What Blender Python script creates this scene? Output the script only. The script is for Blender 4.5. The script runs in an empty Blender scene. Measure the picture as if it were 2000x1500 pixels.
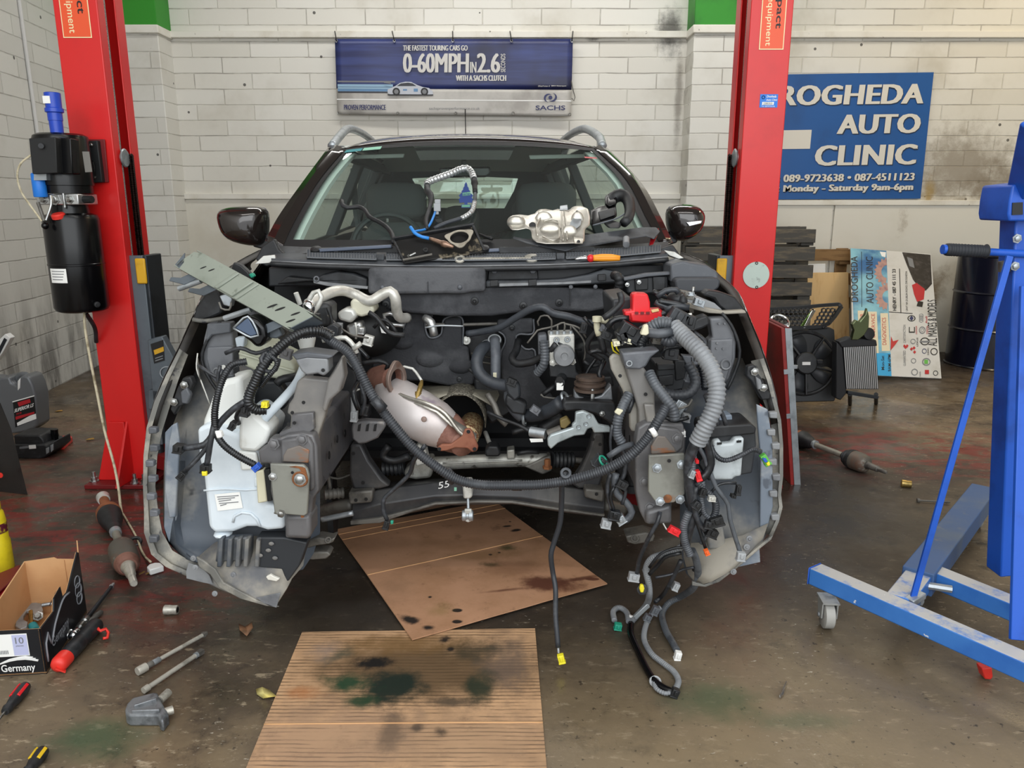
import bpy, bmesh, math, random
from mathutils import Vector, Matrix, noise as mnoise
random.seed(7)
S = bpy.context.scene
# ------------------------------------------------------------------ camera
CAM_H, PITCH, FPX = 1.28, math.radians(13.3), 1500.0
cd = bpy.data.cameras.new('camera'); cam = bpy.data.objects.new('camera', cd)
S.collection.objects.link(cam); S.camera = cam
cam.location = (0, 0, CAM_H); cam.rotation_euler = (math.pi/2 - PITCH, 0, 0)
cd.sensor_width = 36.0; cd.lens = 36.0*FPX/2000.0; cd.clip_start = 0.05
# ------------------------------------------------------------------ daylight and lamps
S.view_settings.view_transform = 'Standard'; S.view_settings.look = 'None'
S.view_settings.gamma = 1.0; S.view_settings.use_curve_mapping = False
S.view_settings.exposure = 0.32
wd = bpy.data.worlds.new('overcast_sky'); S.world = wd; wd.use_nodes = True
bgn = wd.node_tree.nodes['Background']; bgn.inputs[0].default_value = (0.93, 0.97, 1.0, 1); bgn.inputs[1].default_value = 1.15
def area(name, loc, rot, sx, sy, power, col):
    l = bpy.data.lights.new(name, 'AREA'); l.shape = 'RECTANGLE'; l.size = sx; l.size_y = sy
    l.energy = power; l.color = col
    o = bpy.data.objects.new(name, l); S.collection.objects.link(o); o.location = loc; o.rotation_euler = rot
    return o
# daylight falling in through the wide open roller door behind the camera, two unseen overhead fills added for brightness, and a warm lamp at the side
area('doorway_daylight', (0.2, -1.6, 2.7), (math.radians(62), 0, 0), 6.0, 3.0, 105, (0.95, 0.98, 1.0))
area('added_fill_rear', (0.2, 5.3, 4.1), (0, 0, 0), 4.5, 0.35, 62, (1.0, 0.98, 0.94))
area('added_fill_front', (0.0, 1.0, 4.1), (0, 0, 0), 4.5, 0.35, 40, (1.0, 0.98, 0.95))
area('ceiling_lamp_side', (4.1, 5.0, 3.9), (0, 0, 0), 0.35, 1.8, 30, (1.0, 0.80, 0.50))
# ------------------------------------------------------------------ pixel <-> place
CT, ST = math.cos(PITCH), math.sin(PITCH)
def ray(px, py):
    a = (px-1000)/FPX; b = (750-py)/FPX
    return Vector((a, CT+b*ST, -ST+b*CT))
def W(px, py, Y):
    r = ray(px, py); return Vector((0, 0, CAM_H)) + r*(Y/r.y)
def G(px, py, z=0.0):
    r = ray(px, py); return Vector((0, 0, CAM_H)) + r*((z-CAM_H)/r.z)
def V(*a): return Vector(a)
X3, Y3, Z3 = V(1,0,0), V(0,1,0), V(0,0,1)
def frame(o, yaw=0.0, pitch=0.0, roll=0.0):
    m = Matrix.Translation(o) @ Matrix.Rotation(yaw,4,'Z') @ Matrix.Rotation(pitch,4,'Y') @ Matrix.Rotation(roll,4,'X')
    return lambda x, y=0.0, z=0.0: m @ Vector((x, y, z))
# ------------------------------------------------------------------ materials
MATS = {}
def _mix(nt, fac, a, b, mode='MIX'):
    n = nt.nodes.new('ShaderNodeMix'); n.data_type = 'RGBA'; n.blend_type = mode
    for sock, v in ((n.inputs[0], fac), (n.inputs[6], a), (n.inputs[7], b)):
        if hasattr(v, 'is_output'): nt.links.new(v, sock)
        else: sock.default_value = v if not isinstance(v, tuple) else (v+(1,))[:4]
    return n.outputs[2]
def _noise(nt, vec, scale, detail=4.0, rough=0.55, dist=0.0):
    n = nt.nodes.new('ShaderNodeTexNoise'); n.inputs['Scale'].default_value = scale
    n.inputs['Detail'].default_value = detail; n.inputs['Roughness'].default_value = rough
    n.inputs['Distortion'].default_value = dist
    nt.links.new(vec, n.inputs['Vector']); return n.outputs[0]
def _ramp(nt, v, lo, hi, a=0.0, b=1.0):
    n = nt.nodes.new('ShaderNodeMapRange'); n.interpolation_type = 'SMOOTHSTEP'
    nt.links.new(v, n.inputs[0])
    for k, x in zip((1,2,3,4), (lo,hi,a,b)): n.inputs[k].default_value = x
    return n.outputs[0]
def _math(nt, op, a, b=0.0):
    n = nt.nodes.new('ShaderNodeMath'); n.operation = op
    for i, v in enumerate((a, b)):
        if hasattr(v, 'is_output'): nt.links.new(v, n.inputs[i])
        else: n.inputs[i].default_value = v
    return n.outputs[0]
def _map(nt, vec, scale=(1,1,1), rot=(0,0,0), loc=(0,0,0)):
    n = nt.nodes.new('ShaderNodeMapping'); n.inputs['Scale'].default_value = scale
    n.inputs['Rotation'].default_value = rot; n.inputs['Location'].default_value = loc
    nt.links.new(vec, n.inputs['Vector']); return n.outputs[0]
def _bump(nt, bs, h, strength, dist=0.01):
    n = nt.nodes.new('ShaderNodeBump'); n.inputs['Strength'].default_value = strength; n.inputs['Distance'].default_value = dist
    nt.links.new(h, n.inputs['Height']); nt.links.new(n.outputs[0], bs.inputs['Normal']); return n
def newmat(name):
    m = bpy.data.materials.new(name); m.use_nodes = True; nt = m.node_tree
    bs = nt.nodes['Principled BSDF']; tc = nt.nodes.new('ShaderNodeTexCoord')
    MATS[name] = m
    return m, nt, bs, tc.outputs['Object']
def mat(name, c, rough=0.5, metal=0.0, c2=None, sc=9.0, lo=0.45, hi=0.7, bump=0.0, bsc=60.0, c3=None, sc3=30.0, lo3=0.6, hi3=0.7, st=(1,1,1), coat=0.0, spec=0.5, r2=None):
    m, nt, bs, vec = newmat(name)
    bs.inputs['Roughness'].default_value = rough; bs.inputs['Metallic'].default_value = metal
    bs.inputs['Coat Weight'].default_value = coat; bs.inputs['Specular IOR Level'].default_value = spec
    bs.inputs['Base Color'].default_value = (*c, 1)
    v2 = _map(nt, vec, st) if st != (1,1,1) else vec
    col = None
    if c2:
        f = _ramp(nt, _noise(nt, v2, sc, 5.0, 0.6), lo, hi)
        col = _mix(nt, f, c, c2)
        if r2 is not None: nt.links.new(_ramp(nt, f, 0, 1, rough, r2), bs.inputs['Roughness'])
    if c3:
        f3 = _ramp(nt, _noise(nt, v2, sc3, 3.0, 0.6), lo3, hi3)
        col = _mix(nt, f3, col if col else c, c3)
    if col: nt.links.new(col, bs.inputs['Base Color'])
    if bump: _bump(nt, bs, _noise(nt, vec, bsc, 4.0), bump, 0.004)
    return m
# ------------------------------------------------------------------ mesh builder
def cr(pts, step):
    """Catmull-Rom resample at about step metres: points (with linear radius if tuples)."""
    P = [p[0] if isinstance(p, tuple) else p for p in pts]
    R = [p[1] if isinstance(p, tuple) else 1.0 for p in pts]
    if len(P) == 2:
        n = max(1, int((P[1]-P[0]).length/step)); return [P[0].lerp(P[1], i/n) for i in range(n+1)], [R[0]+(R[1]-R[0])*i/n for i in range(n+1)]
    out, rr = [], []
    for i in range(len(P)-1):
        p0 = P[i-1] if i else P[0]*2-P[1]; p1, p2 = P[i], P[i+1]
        p3 = P[i+2] if i+2 < len(P) else P[-1]*2-P[-2]
        n = max(1, int((p2-p1).length/step+0.5))
        for k in range(n):
            t = k/n
            out.append(0.5*((2*p1)+(p2-p0)*t+(2*p0-5*p1+4*p2-p3)*t*t+(3*p1-p0-3*p2+p3)*t*t*t)); rr.append(R[i]+(R[i+1]-R[i])*t)
    out.append(P[-1].copy()); rr.append(R[-1]); return out, rr
class B:
    def __init__(s): s.v = []; s.f = []
    def add(s, vs, fs):
        k = len(s.v); s.v += [Vector(p) for p in vs]; s.f += [tuple(i+k for i in f) for f in fs]; return s
    def ext(s, pts, vec):
        n = len(pts); vec = Vector(vec)
        return s.add(list(pts)+[p+vec for p in pts], [tuple(range(n)), tuple(range(2*n-1, n-1, -1))]+[(i, (i+1) % n, n+(i+1) % n, n+i) for i in range(n)])
    def slab(s, pix, Y, t):
        return s.ext([W(p[0], p[1], p[2] if len(p) > 2 else Y) for p in pix], (0, t, 0))
    def box(s, c, sz, fr=None, rot=None):
        x, y, z = sz[0]/2, sz[1]/2, sz[2]/2; c = Vector(c)
        q = [V(a, b, d) for d in (-z, z) for b in (-y, y) for a in (-x, x)]
        if rot is not None: q = [rot @ p for p in q]
        q = [p+c for p in q]
        if fr: q = [fr(*p) for p in q]
        return s.add(q, [(0,1,3,2),(4,6,7,5),(0,4,5,1),(2,3,7,6),(0,2,6,4),(1,5,7,3)])
    def beam(s, p0, p1, w, h, up=Z3, w2=None, h2=None):
        d = (p1-p0).normalized(); sd = d.cross(up).normalized(); u = sd.cross(d)
        w2 = w if w2 is None else w2; h2 = h if h2 is None else h2
        q = [p0+sd*a*w/2+u*b*h/2 for b in (-1,1) for a in (-1,1)]+[p1+sd*a*w2/2+u*b*h2/2 for b in (-1,1) for a in (-1,1)]
        return s.add(q, [(0,1,3,2),(4,6,7,5),(0,4,5,1),(2,3,7,6),(0,2,6,4),(1,5,7,3)])
    def lathe(s, p0, d, prof, seg=16, a0=0.0, cap=True):
        d = Vector(d).normalized(); u = d.orthogonal().normalized(); w = d.cross(u)
        vs = []; fs = []; n = len(prof)
        for r, h in prof:
            for k in range(seg):
                a = a0+2*math.pi*k/seg; vs.append(p0+d*h+(u*math.cos(a)+w*math.sin(a))*max(r, 1e-5))
        for i in range(n-1):
            for k in range(seg):
                fs.append((i*seg+k, i*seg+(k+1) % seg, (i+1)*seg+(k+1) % seg, (i+1)*seg+k))
        if cap: fs += [tuple(range(seg))[::-1], tuple((n-1)*seg+k for k in range(seg))]
        return s.add(vs, fs)
    def cyl(s, p0, p1, r, r2=None, seg=14):
        return s.lathe(p0, p1-p0, [(r, 0), (r if r2 is None else r2, (p1-p0).length)], seg)
    def ring(s, c, d, r, t, seg=24, ms=8):
        d = Vector(d).normalized(); u = d.orthogonal().normalized(); w = d.cross(u)
        p = [c+(u*math.cos(2*math.pi*k/seg)+w*math.sin(2*math.pi*k/seg))*r for k in range(seg)]
        vs = []; fs = []
        for k in range(seg):
            rad = (p[k]-c).normalized()
            for j in range(ms):
                a = 2*math.pi*j/ms; vs.append(p[k]+rad*math.cos(a)*t+d*math.sin(a)*t)
        for k in range(seg):
            for j in range(ms):
                fs.append((k*ms+j, ((k+1) % seg)*ms+j, ((k+1) % seg)*ms+(j+1) % ms, k*ms+(j+1) % ms))
        return s.add(vs, fs)
    def tube(s, pts, r, seg=8, corr=None, step=0.02, flat=None):
        if corr:
            pitch, amp = corr; P, R = cr(pts, pitch/4)
            R = [q*(r+(amp if (i % 4) in (0, 1) else 0.0)) for i, q in enumerate(R)]
        else:
            P, R = cr(pts, step); R = [q*r for q in R]
        n = len(P); vs = []; fs = []; u = None
        for i in range(n):
            t = (P[min(i+1, n-1)]-P[max(i-1, 0)])
            t = t.normalized() if t.length > 1e-9 else Z3
            if u is None: u = t.orthogonal().normalized() if flat is None else (flat-t*flat.dot(t)).normalized()
            else:
                u = u-t*u.dot(t); u = u.normalized() if u.length > 1e-6 else t.orthogonal().normalized()
            w = t.cross(u)
            for k in range(seg):
                a = 2*math.pi*k/seg; vs.append(P[i]+(u*math.cos(a)+w*math.sin(a))*R[i])
        for i in range(n-1):
            for k in range(seg):
                fs.append((i*seg+k, i*seg+(k+1) % seg, (i+1)*seg+(k+1) % seg, (i+1)*seg+k))
        fs += [tuple(range(seg))[::-1], tuple((n-1)*seg+k for k in range(seg))]
        return s.add(vs, fs)
    def loft(s, rows, closed=False, caps=False):
        n = len(rows[0]); vs = [p for r in rows for p in r]; fs = []
        for i in range(len(rows)-1):
            for k in range(n if closed else n-1):
                fs.append((i*n+k, i*n+(k+1) % n, (i+1)*n+(k+1) % n, (i+1)*n+k))
        if caps: fs += [tuple(range(n))[::-1], tuple((len(rows)-1)*n+k for k in range(n))]
        return s.add(vs, fs)
    def ball(s, c, r, seg=14, rings=8):
        r = (r, r, r) if not isinstance(r, tuple) else r
        return s.lathe_xyz(c, r, seg, rings)
    def lathe_xyz(s, c, r, seg, rings):
        vs = []; fs = []
        for i in range(rings+1):
            ph = math.pi*i/rings
            for k in range(seg):
                a = 2*math.pi*k/seg; vs.append(c+V(r[0]*math.sin(ph)*math.cos(a), r[1]*math.sin(ph)*math.sin(a), r[2]*math.cos(ph)))
        for i in range(rings):
            for k in range(seg): fs.append((i*seg+k, (i+1)*seg+k, (i+1)*seg+(k+1) % seg, i*seg+(k+1) % seg))
        return s.add(vs, fs)
    def bolt(s, p, n, r=0.009, h=None):
        n = Vector(n).normalized(); h = r*0.9 if h is None else h
        return s.lathe(p, n, [(r*1.5, 0), (r*1.5, h*0.3), (r, h*0.32), (r, h), (r*0.8, h*1.15)], 6)
    def wob(s, amp, sc):
        for p in s.v:
            p += Vector(mnoise.noise_vector(p*sc))*amp
        return s
# ------------------------------------------------------------------ objects
ROOTLOC = {}
def root_of(o):
    while o.parent: o = o.parent
    return o
def prop(o, label=None, cat=None, group=None, kind=None):
    for k, v in (('label', label), ('category', cat), ('group', group), ('kind', kind)):
        if v: o[k] = v
    return o
def thing(name, label, cat, loc, group=None):
    o = bpy.data.objects.new(name, None); S.collection.objects.link(o); o.empty_display_size = 0.05
    o.location = loc; ROOTLOC[o.name] = Vector(loc); return prop(o, label, cat, group)
def make(name, b, m, parent=None, bev=0.0, seg=2, sharp=38, solid=0.0, sub=0, label=None, cat=None, group=None, kind=None, origin=None, flat=False):
    if parent is not None: off = ROOTLOC[root_of(parent).name]
    elif origin is not None: off = Vector(origin)
    else:
        lo = [min(p[i] for p in b.v) for i in range(3)]; hi = [max(p[i] for p in b.v) for i in range(3)]
        off = V((lo[0]+hi[0])/2, (lo[1]+hi[1])/2, lo[2])
    me = bpy.data.meshes.new(name); me.from_pydata([p-off for p in b.v], [], b.f)
    bm = bmesh.new(); bm.from_mesh(me)
    if not flat: bmesh.ops.recalc_face_normals(bm, faces=bm.faces)
    bm.to_mesh(me); bm.free()
    me.materials.append(MATS[m] if isinstance(m, str) else m)
    me.polygons.foreach_set('use_smooth', [not flat]*len(me.polygons))
    if sharp < 180 and not flat: me.set_sharp_from_angle(angle=math.radians(sharp))
    o = bpy.data.objects.new(name, me); S.collection.objects.link(o)
    if parent is not None: o.parent = parent
    else:
        o.location = off; ROOTLOC[o.name] = off
    if solid:
        q = o.modifiers.new('solid', 'SOLIDIFY'); q.thickness = solid; q.offset = 0
    if sub:
        q = o.modifiers.new('sub', 'SUBSURF'); q.levels = sub; q.render_levels = sub
    if bev:
        q = o.modifiers.new('bev', 'BEVEL'); q.width = bev; q.segments = seg; q.limit_method = 'ANGLE'; q.angle_limit = math.radians(35)
        q.harden_normals = False
    return prop(o, label, cat, group, kind)
def text(name, s, parent, m, o, r, u, bold=0.0, shear=0.0, off=None, thick=0.0006, spacing=1.0, fat=0.0):
    """Lettering whose ink box fills the parallelogram at o with sides r (along the line) and u (up)."""
    cu = bpy.data.curves.new('lettering', 'FONT'); cu.body = s; cu.offset = bold; cu.shear = shear; cu.space_character = spacing
    cu.resolution_u = 3; cu.fill_mode = 'FRONT'
    to = bpy.data.objects.new('lettering_tmp', cu); S.collection.objects.link(to)
    dg = bpy.context.evaluated_depsgraph_get(); me0 = bpy.data.meshes.new_from_object(to.evaluated_get(dg))
    bpy.data.objects.remove(to); bpy.data.curves.remove(cu)
    vs = [v.co.copy() for v in me0.vertices]; fs = [tuple(p.vertices) for p in me0.polygons]; bpy.data.meshes.remove(me0)
    if not vs: return None
    x0 = min(v.x for v in vs); x1 = max(v.x for v in vs); y0 = min(v.y for v in vs); y1 = max(v.y for v in vs)
    n = r.cross(u).normalized() if off is None else off
    b = B(); b.add([o+r*((v.x-x0)/max(x1-x0, 1e-6))+u*((v.y-y0)/max(y1-y0, 1e-6))+n*thick for v in vs], fs)
    if fat:
        b0, f0, sh = list(b.v), list(b.f), r.normalized()*fat
        for k in (-1, 1): b.add([p+sh*k+n*(0.0005+0.0002*k) for p in b0], f0)
    for i, f in enumerate(b.f):
        q = [b.v[k] for k in f]; nn = sum(((q[j]).cross(q[(j+1) % len(q)]) for j in range(len(q))), V(0,0,0))
        if nn.dot(n) < 0: b.f[i] = f[::-1]
    return make(name, b, m, parent, flat=True)
def quadtext(name, s, parent, m, bl, br, tl, Y, **k):
    a = W(*bl, Y); return text(name, s, parent, m, a, W(*br, Y)-a, W(*tl, Y)-a, **k)
def H(h):
    return tuple(((c/12.92) if c <= 0.04045 else ((c+0.055)/1.055)**2.4) for c in (int(h[i:i+2], 16)/255 for i in (0,2,4)))
mat('red_lift', H('d3201f'), 0.32, c2=H('b51a1a'), sc=2.2, lo=0.5, hi=0.8, c3=H('5c1414'), sc3=7, lo3=0.74, hi3=0.85)
mat('red_dark', H('6d0f12'), 0.5)
mat('red_plastic', H('d8242a'), 0.35)
mat('red_bright', H('e0362c'), 0.4)
mat('red_board', H('8e2420'), 0.45, c2=H('6a1a18'), sc=6, bump=0.15, bsc=20)
mat('orange_sticker', H('e8552a'), 0.4)
mat('cream', H('f0dfae'), 0.5)
mat('black_ink', H('0d0d0f'), 0.5)
mat('grey_steel', H('5d656c'), 0.45, 0.2, c2=H('474d52'), sc=5)
mat('dark_steel', H('33373c'), 0.42, 0.5, c2=H('24272a'), sc=8)
mat('yellow_pad', H('d8a51e'), 0.55, c2=H('b88a1a'), sc=12)
mat('chain', H('3a2c28'), 0.38, 0.75, c2=H('1a1414'), sc=60)
mat('wire_rope', H('9b9a94'), 0.45, 0.5, c2=H('605f5b'), sc=300, lo=0.4, hi=0.6)
mat('gloss_black', H('08080a'), 0.24, spec=0.35)
mat('matte_black', H('141516'), 0.6)
mat('blue_plug', H('1f46b8'), 0.35)
mat('blue_label', H('1e78d8'), 0.45)
mat('alu', H('c6c7c6'), 0.34, 0.85, c2=H('98999a'), sc=14)
mat('chrome', H('dadde0'), 0.14, 1.0)
mat('bright_steel', H('a9aaa8'), 0.3, 0.9, c2=H('6f6c66'), sc=25)
mat('tool_steel', H('b9b5aa'), 0.33, 0.35, c2=H('8b877d'), sc=25)
mat('white', H('e9e9e6'), 0.5)
mat('white_paper', H('f2f2ee'), 0.6)
mat('ink_grey', H('77797c'), 0.6)
mat('cable_cream', H('cfc4a6'), 0.5, c2=H('8f8265'), sc=30)
mat('conduit', H('c9c9c6'), 0.45)
mat('green_paint', H('2a8a1e'), 0.5, c2=H('1c6a18'), sc=3)
# car
mat('car_paint', H('2b2523'), 0.16, 0.35, coat=0.9)
mat('car_paint_dull', H('262525'), 0.4, 0.2, c2=H('3a3a3a'), sc=20)
mat('car_black', H('0e0f10'), 0.4)
mat('trim_black', H('1a1b1d'), 0.5, c2=H('2e3033'), sc=16)
mat('cowl_plastic', H('45484c'), 0.55, c2=H('2c2e31'), sc=14)
mat('cowl_grille', H('5d6064'), 0.5)
mat('fender_back', H('17130f'), 0.5, c2=H('3a322a'), sc=5, lo=0.5, hi=0.8)
mat('fender_edge', H('6c6b66'), 0.6, c2=H('a39e92'), sc=12, c3=H('33343a'), sc3=30)
mat('liner', H('4c535c'), 0.55, c2=H('9a958a'), sc=3.6, lo=0.44, hi=0.70, bump=0.15, bsc=40, c3=H('23262b'), sc3=11, lo3=0.62, hi3=0.72)
mat('liner_dust', H('9a9488'), 0.75, c2=H('66676a'), sc=6.0, lo=0.45, hi=0.7, bump=0.2, bsc=50)
mat('grey_plastic', H('55585d'), 0.45, c2=H('707277'), sc=10)
mat('lamp_bracket', H('6a6c70'), 0.42, c2=H('54565a'), sc=9)
mat('mid_plastic', H('86888a'), 0.5, c2=H('5f6165'), sc=8)
mat('rail_paint', H('56565a'), 0.45, 0.15, c2=H('6b6866'), sc=6, c3=H('2f2f31'), sc3=25)
mat('rail_plate', H('6c6b6c'), 0.45, 0.2, c2=H('58585a'), sc=9, c3=H('8a8580'), sc3=18, lo3=0.62, hi3=0.75)
mat('horn_plate', H('8f9088'), 0.45, 0.35, c2=H('6f6e68'), sc=7, c3=H('8f5a34'), sc3=9, lo3=0.68, hi3=0.78)
mat('rust_plate', H('7b736c'), 0.6, 0.2, c2=H('96603a'), sc=26, lo=0.5, hi=0.66, st=(0.4,1,1.6))
mat('front_post', H('7a7876'), 0.45, 0.15, c2=H('9a958c'), sc=5, lo=0.4, hi=0.75)
mat('beam_paint', H('8c9287'), 0.42, 0.1, c2=H('787e73'), sc=5, c3=H('6a6f64'), sc3=25)
mat('tank_white', H('dde6ec'), 0.42, c2=H('c9d4dc'), sc=4, spec=0.4)
mat('tank_dirty', H('e4e6e2'), 0.45, c2=H('b6b2a4'), sc=6, lo=0.55, hi=0.8)
mat('coolant_tank', H('c2c4b0'), 0.4, c2=H('aaad98'), sc=6)
mat('brake_tank', H('cfccb8'), 0.4, c2=H('b3b09a'), sc=12)
mat('white_metal', H('d8d8d2'), 0.4, 0.3, c2=H('b5b4ac'), sc=16)
mat('insulation', H('3c3d40'), 0.85, c2=H('525356'), sc=9, bump=0.5, bsc=130, spec=0.25)
mat('insulation_grey', H('5e5f62'), 0.85, c2=H('424346'), sc=7, bump=0.4, bsc=120, spec=0.25)
mat('tunnel_shield', H('9c9788'), 0.5, 0.4, c2=H('6f6b60'), sc=8, bump=0.3, bsc=60)
mat('mesh_shield', H('8b8678'), 0.5, 0.4, c2=H('4e4a42'), sc=120, lo=0.45, hi=0.55, bump=0.6, bsc=160)
mat('rubber', H('1b1c1e'), 0.5, c2=H('2c2e31'), sc=20)
mat('hose', H('3c4046'), 0.45, c2=H('2a2d31'), sc=14)
mat('hose_grey', H('5e6268'), 0.5, c2=H('474a50'), sc=20)
mat('loom_black', H('17191c'), 0.28, c2=H('2c2f33'), sc=30)
mat('loom_dusty', H('2f3237'), 0.45, c2=H('55585c'), sc=12, lo=0.5, hi=0.8)
mat('loom_grey', H('84878a'), 0.4, c2=H('6c6f73'), sc=12)
mat('loom_tape', H('2b2d31'), 0.4, c2=H('43464b'), sc=40, bump=0.3, bsc=90)
mat('loom_mid', H('55595e'), 0.42, c2=H('3f4247'), sc=25)
mat('cat_shell', H('cfc8c6'), 0.42, 0.35, c2=H('b5a6a0'), sc=4, lo=0.45, hi=0.75, c3=H('a294a0'), sc3=9)
mat('cat_rust', H('8f6658'), 0.65, 0.2, c2=H('6d4438'), sc=14, bump=0.3, bsc=120)
mat('cat_flange', H('8f7d74'), 0.55, 0.5, c2=H('77574a'), sc=20)
mat('brass', H('b59a5c'), 0.35, 0.8, c2=H('8a7648'), sc=40)
mat('rack_alu', H('a9a8a1'), 0.42, 0.5, c2=H('7d7b73'), sc=10, c3=H('5a5750'), sc3=24)
mat('subframe', H('3a3a3c'), 0.42, 0.2, c2=H('5c5a57'), sc=5, c3=H('7c4a2a'), sc3=7, lo3=0.68, hi3=0.78)
mat('dirty_metal', H('6f6c66'), 0.55, 0.35, c2=H('4a4743'), sc=14, c3=H('94632f'), sc3=18, lo3=0.7, hi3=0.8)
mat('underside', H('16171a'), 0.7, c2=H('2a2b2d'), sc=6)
mat('galv', H('aab0b4'), 0.38, 0.6, c2=H('8c9296'), sc=18)
mat('connector_grey', H('9ea1a3'), 0.45)
mat('connector_yellow', H('e8d92e'), 0.45)
mat('connector_green', H('1f8f74'), 0.45)
mat('lime', H('5fae4a'), 0.45)
mat('connector_blue', H('2a57b8'), 0.45)
mat('connector_orange', H('e8652a'), 0.45)
mat('pale_plastic', H('d9d4b8'), 0.45)
mat('battery_box', H('26282b'), 0.45, c2=H('36393d'), sc=10)
mat('box_cover', H('b9c0c2'), 0.42, c2=H('8f9698'), sc=18, c3=H('6c7274'), sc3=60, lo3=0.66, hi3=0.72)
mat('seat_cloth', H('565b5c'), 0.9)
mat('headliner', H('d2d6d0'), 0.85)
mat('pillar_trim', H('e2e8e3'), 0.8)
mat('dash', H('3e4245'), 0.7)
mat('rubber_seal', H('101113'), 0.6)
mat('tyre', H('1c1c1d'), 0.8, c2=H('3a3936'), sc=12)
# benches, tools, loose things
mat('pine', H('d9b57e'), 0.6, c2=H('b9894e'), sc=3.5, lo=0.5, hi=0.75, st=(6,6,0.7))
mat('pallet_dark', H('4a4844'), 0.8, c2=H('6b6253'), sc=6, lo=0.45, hi=0.7, st=(1,6,6), bump=0.3, bsc=60)
mat('pallet_brown', H('8a6a42'), 0.75, c2=H('6a4c2c'), sc=5, st=(1,6,6), bump=0.3, bsc=60)
mat('drum_blue', H('080b1c'), 0.25, coat=0.15)
mat('fan_black', H('191b1e'), 0.5)
mat('fins', H('c9cbca'), 0.35, 0.7)
mat('core_dark', H('1d1f22'), 0.6)
mat('blue_old', H('3c5a86'), 0.5, c2=H('55677f'), sc=5, c3=H('7d7c78'), sc3=9, lo3=0.6, hi3=0.72)
mat('blue_crane', H('1f58bf'), 0.42, c2=H('1a49a0'), sc=6, c3=H('c8d0d8'), sc3=22, lo3=0.72, hi3=0.78)
mat('grip', H('23262b'), 0.7)
mat('caster', H('8f8f8b'), 0.6, c2=H('5f5f5c'), sc=20)
mat('box_brown', H('c79a6c'), 0.75, c2=H('bb8c5e'), sc=5)
mat('box_black', H('14171c'), 0.4, c2=H('2a2d33'), sc=14, lo=0.6, hi=0.8)
mat('lilac', H('bcc0e0'), 0.55)
mat('jug_grey', H('6d7073'), 0.38, 0.25)
mat('tool_black', H('1d1e20'), 0.5, c2=H('303134'), sc=30)
mat('bottle_yellow', H('e6d022'), 0.45, c2=H('c9b21e'), sc=10)
mat('tray_red', H('9a141c'), 0.3, c2=H('6d1016'), sc=8)
mat('tool_yellow', H('e0b81e'), 0.45)
mat('plier_orange', H('f09a28'), 0.4)
mat('cast_alu', H('84878a'), 0.4, 0.4, c2=H('55585b'), sc=22, bump=0.3, bsc=90)
mat('heat_shield', H('c8c4ba'), 0.33, 0.7, c2=H('9a948a'), sc=12, bump=0.25, bsc=45)
mat('foil_pipe', H('cdd0d0'), 0.3, 0.75, c2=H('a5a8a8'), sc=30)
mat('lid_black', H('1c1b1a'), 0.45, c2=H('7a705e'), sc=16, lo=0.56, hi=0.66, spec=0.3)
mat('leaf', H('8a6244'), 0.7, c2=H('5e4632'), sc=30)
mat('leaf_gold', H('b58a3c'), 0.7)
mat('paper_yellow', H('e6d98a'), 0.7, c2=H('d2bf60'), sc=30)
mat('sign_blue', H('0e5296'), 0.4, c2=H('0b4784'), sc=2)
mat('sign_white', H('d7d3c8'), 0.5)
mat('sign_shade', H('0a2440'), 0.5)
mat('banner_letters', H('c9c7c2'), 0.5)
mat('banner_navy', H('262c5c'), 0.5)
mat('poster_grey', H('c9c8c4'), 0.45, c2=H('b9b7b0'), sc=5)
mat('poster_cream', H('d8cdb0'), 0.5)
mat('poster_cyan', H('1f9bd0'), 0.45)
mat('gear', H('b08a80'), 0.5, c2=H('8a6a72'), sc=20)
mat('photo_black', H('1a1718'), 0.45, c2=H('3f393a'), sc=20)
mat('photo_red', H('b3202a'), 0.4)
mat('teal_sticker', H('2a8a90'), 0.5)
mat('green_sticker', H('8ec9ae'), 0.5)
mat('tail_red', H('7a1016'), 0.25)
mat('freshener', H('1d3fa8'), 0.5)
mat('navy_black', H('0c0f1c'), 0.35)
mat('wheel_white', H('a09e98'), 0.55, c2=H('6a6864'), sc=12)
# glass panes
def glass(name, tint, refl, alpha, veil=0.03):
    m, nt, bs, vec = newmat(name); nt.nodes.remove(bs)
    out = nt.nodes['Material Output']; t = nt.nodes.new('ShaderNodeBsdfTransparent'); t.inputs[0].default_value = (*tint, 1)
    g = nt.nodes.new('ShaderNodeBsdfGlossy'); g.inputs['Roughness'].default_value = 0.02; g.inputs[0].default_value = (refl, refl, refl, 1)
    ge = nt.nodes.new('ShaderNodeNewGeometry'); dp = nt.nodes.new('ShaderNodeVectorMath'); dp.operation = 'DOT_PRODUCT'
    nt.links.new(ge.outputs['Incoming'], dp.inputs[0]); nt.links.new(ge.outputs['Normal'], dp.inputs[1])
    sch = _math(nt, 'POWER', _math(nt, 'SUBTRACT', 1.0, _math(nt, 'ABSOLUTE', dp.outputs['Value'])), 5.0)
    frs = _math(nt, 'ADD', _math(nt, 'MULTIPLY', sch, 0.93), 0.07)
    mx = nt.nodes.new('ShaderNodeMixShader'); nt.links.new(_math(nt, 'MULTIPLY', frs, alpha), mx.inputs[0])
    df = nt.nodes.new('ShaderNodeBsdfDiffuse'); df.inputs[0].default_value = (0.55, 0.6, 0.58, 1); m2 = nt.nodes.new('ShaderNodeMixShader')
    m2.inputs[0].default_value = veil; nt.links.new(t.outputs[0], m2.inputs[1]); nt.links.new(df.outputs[0], m2.inputs[2])  # pale diffuse layer standing in for the veil of reflections on the panes
    nt.links.new(m2.outputs[0], mx.inputs[1]); nt.links.new(g.outputs[0], mx.inputs[2]); nt.links.new(mx.outputs[0], out.inputs[0])
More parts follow.
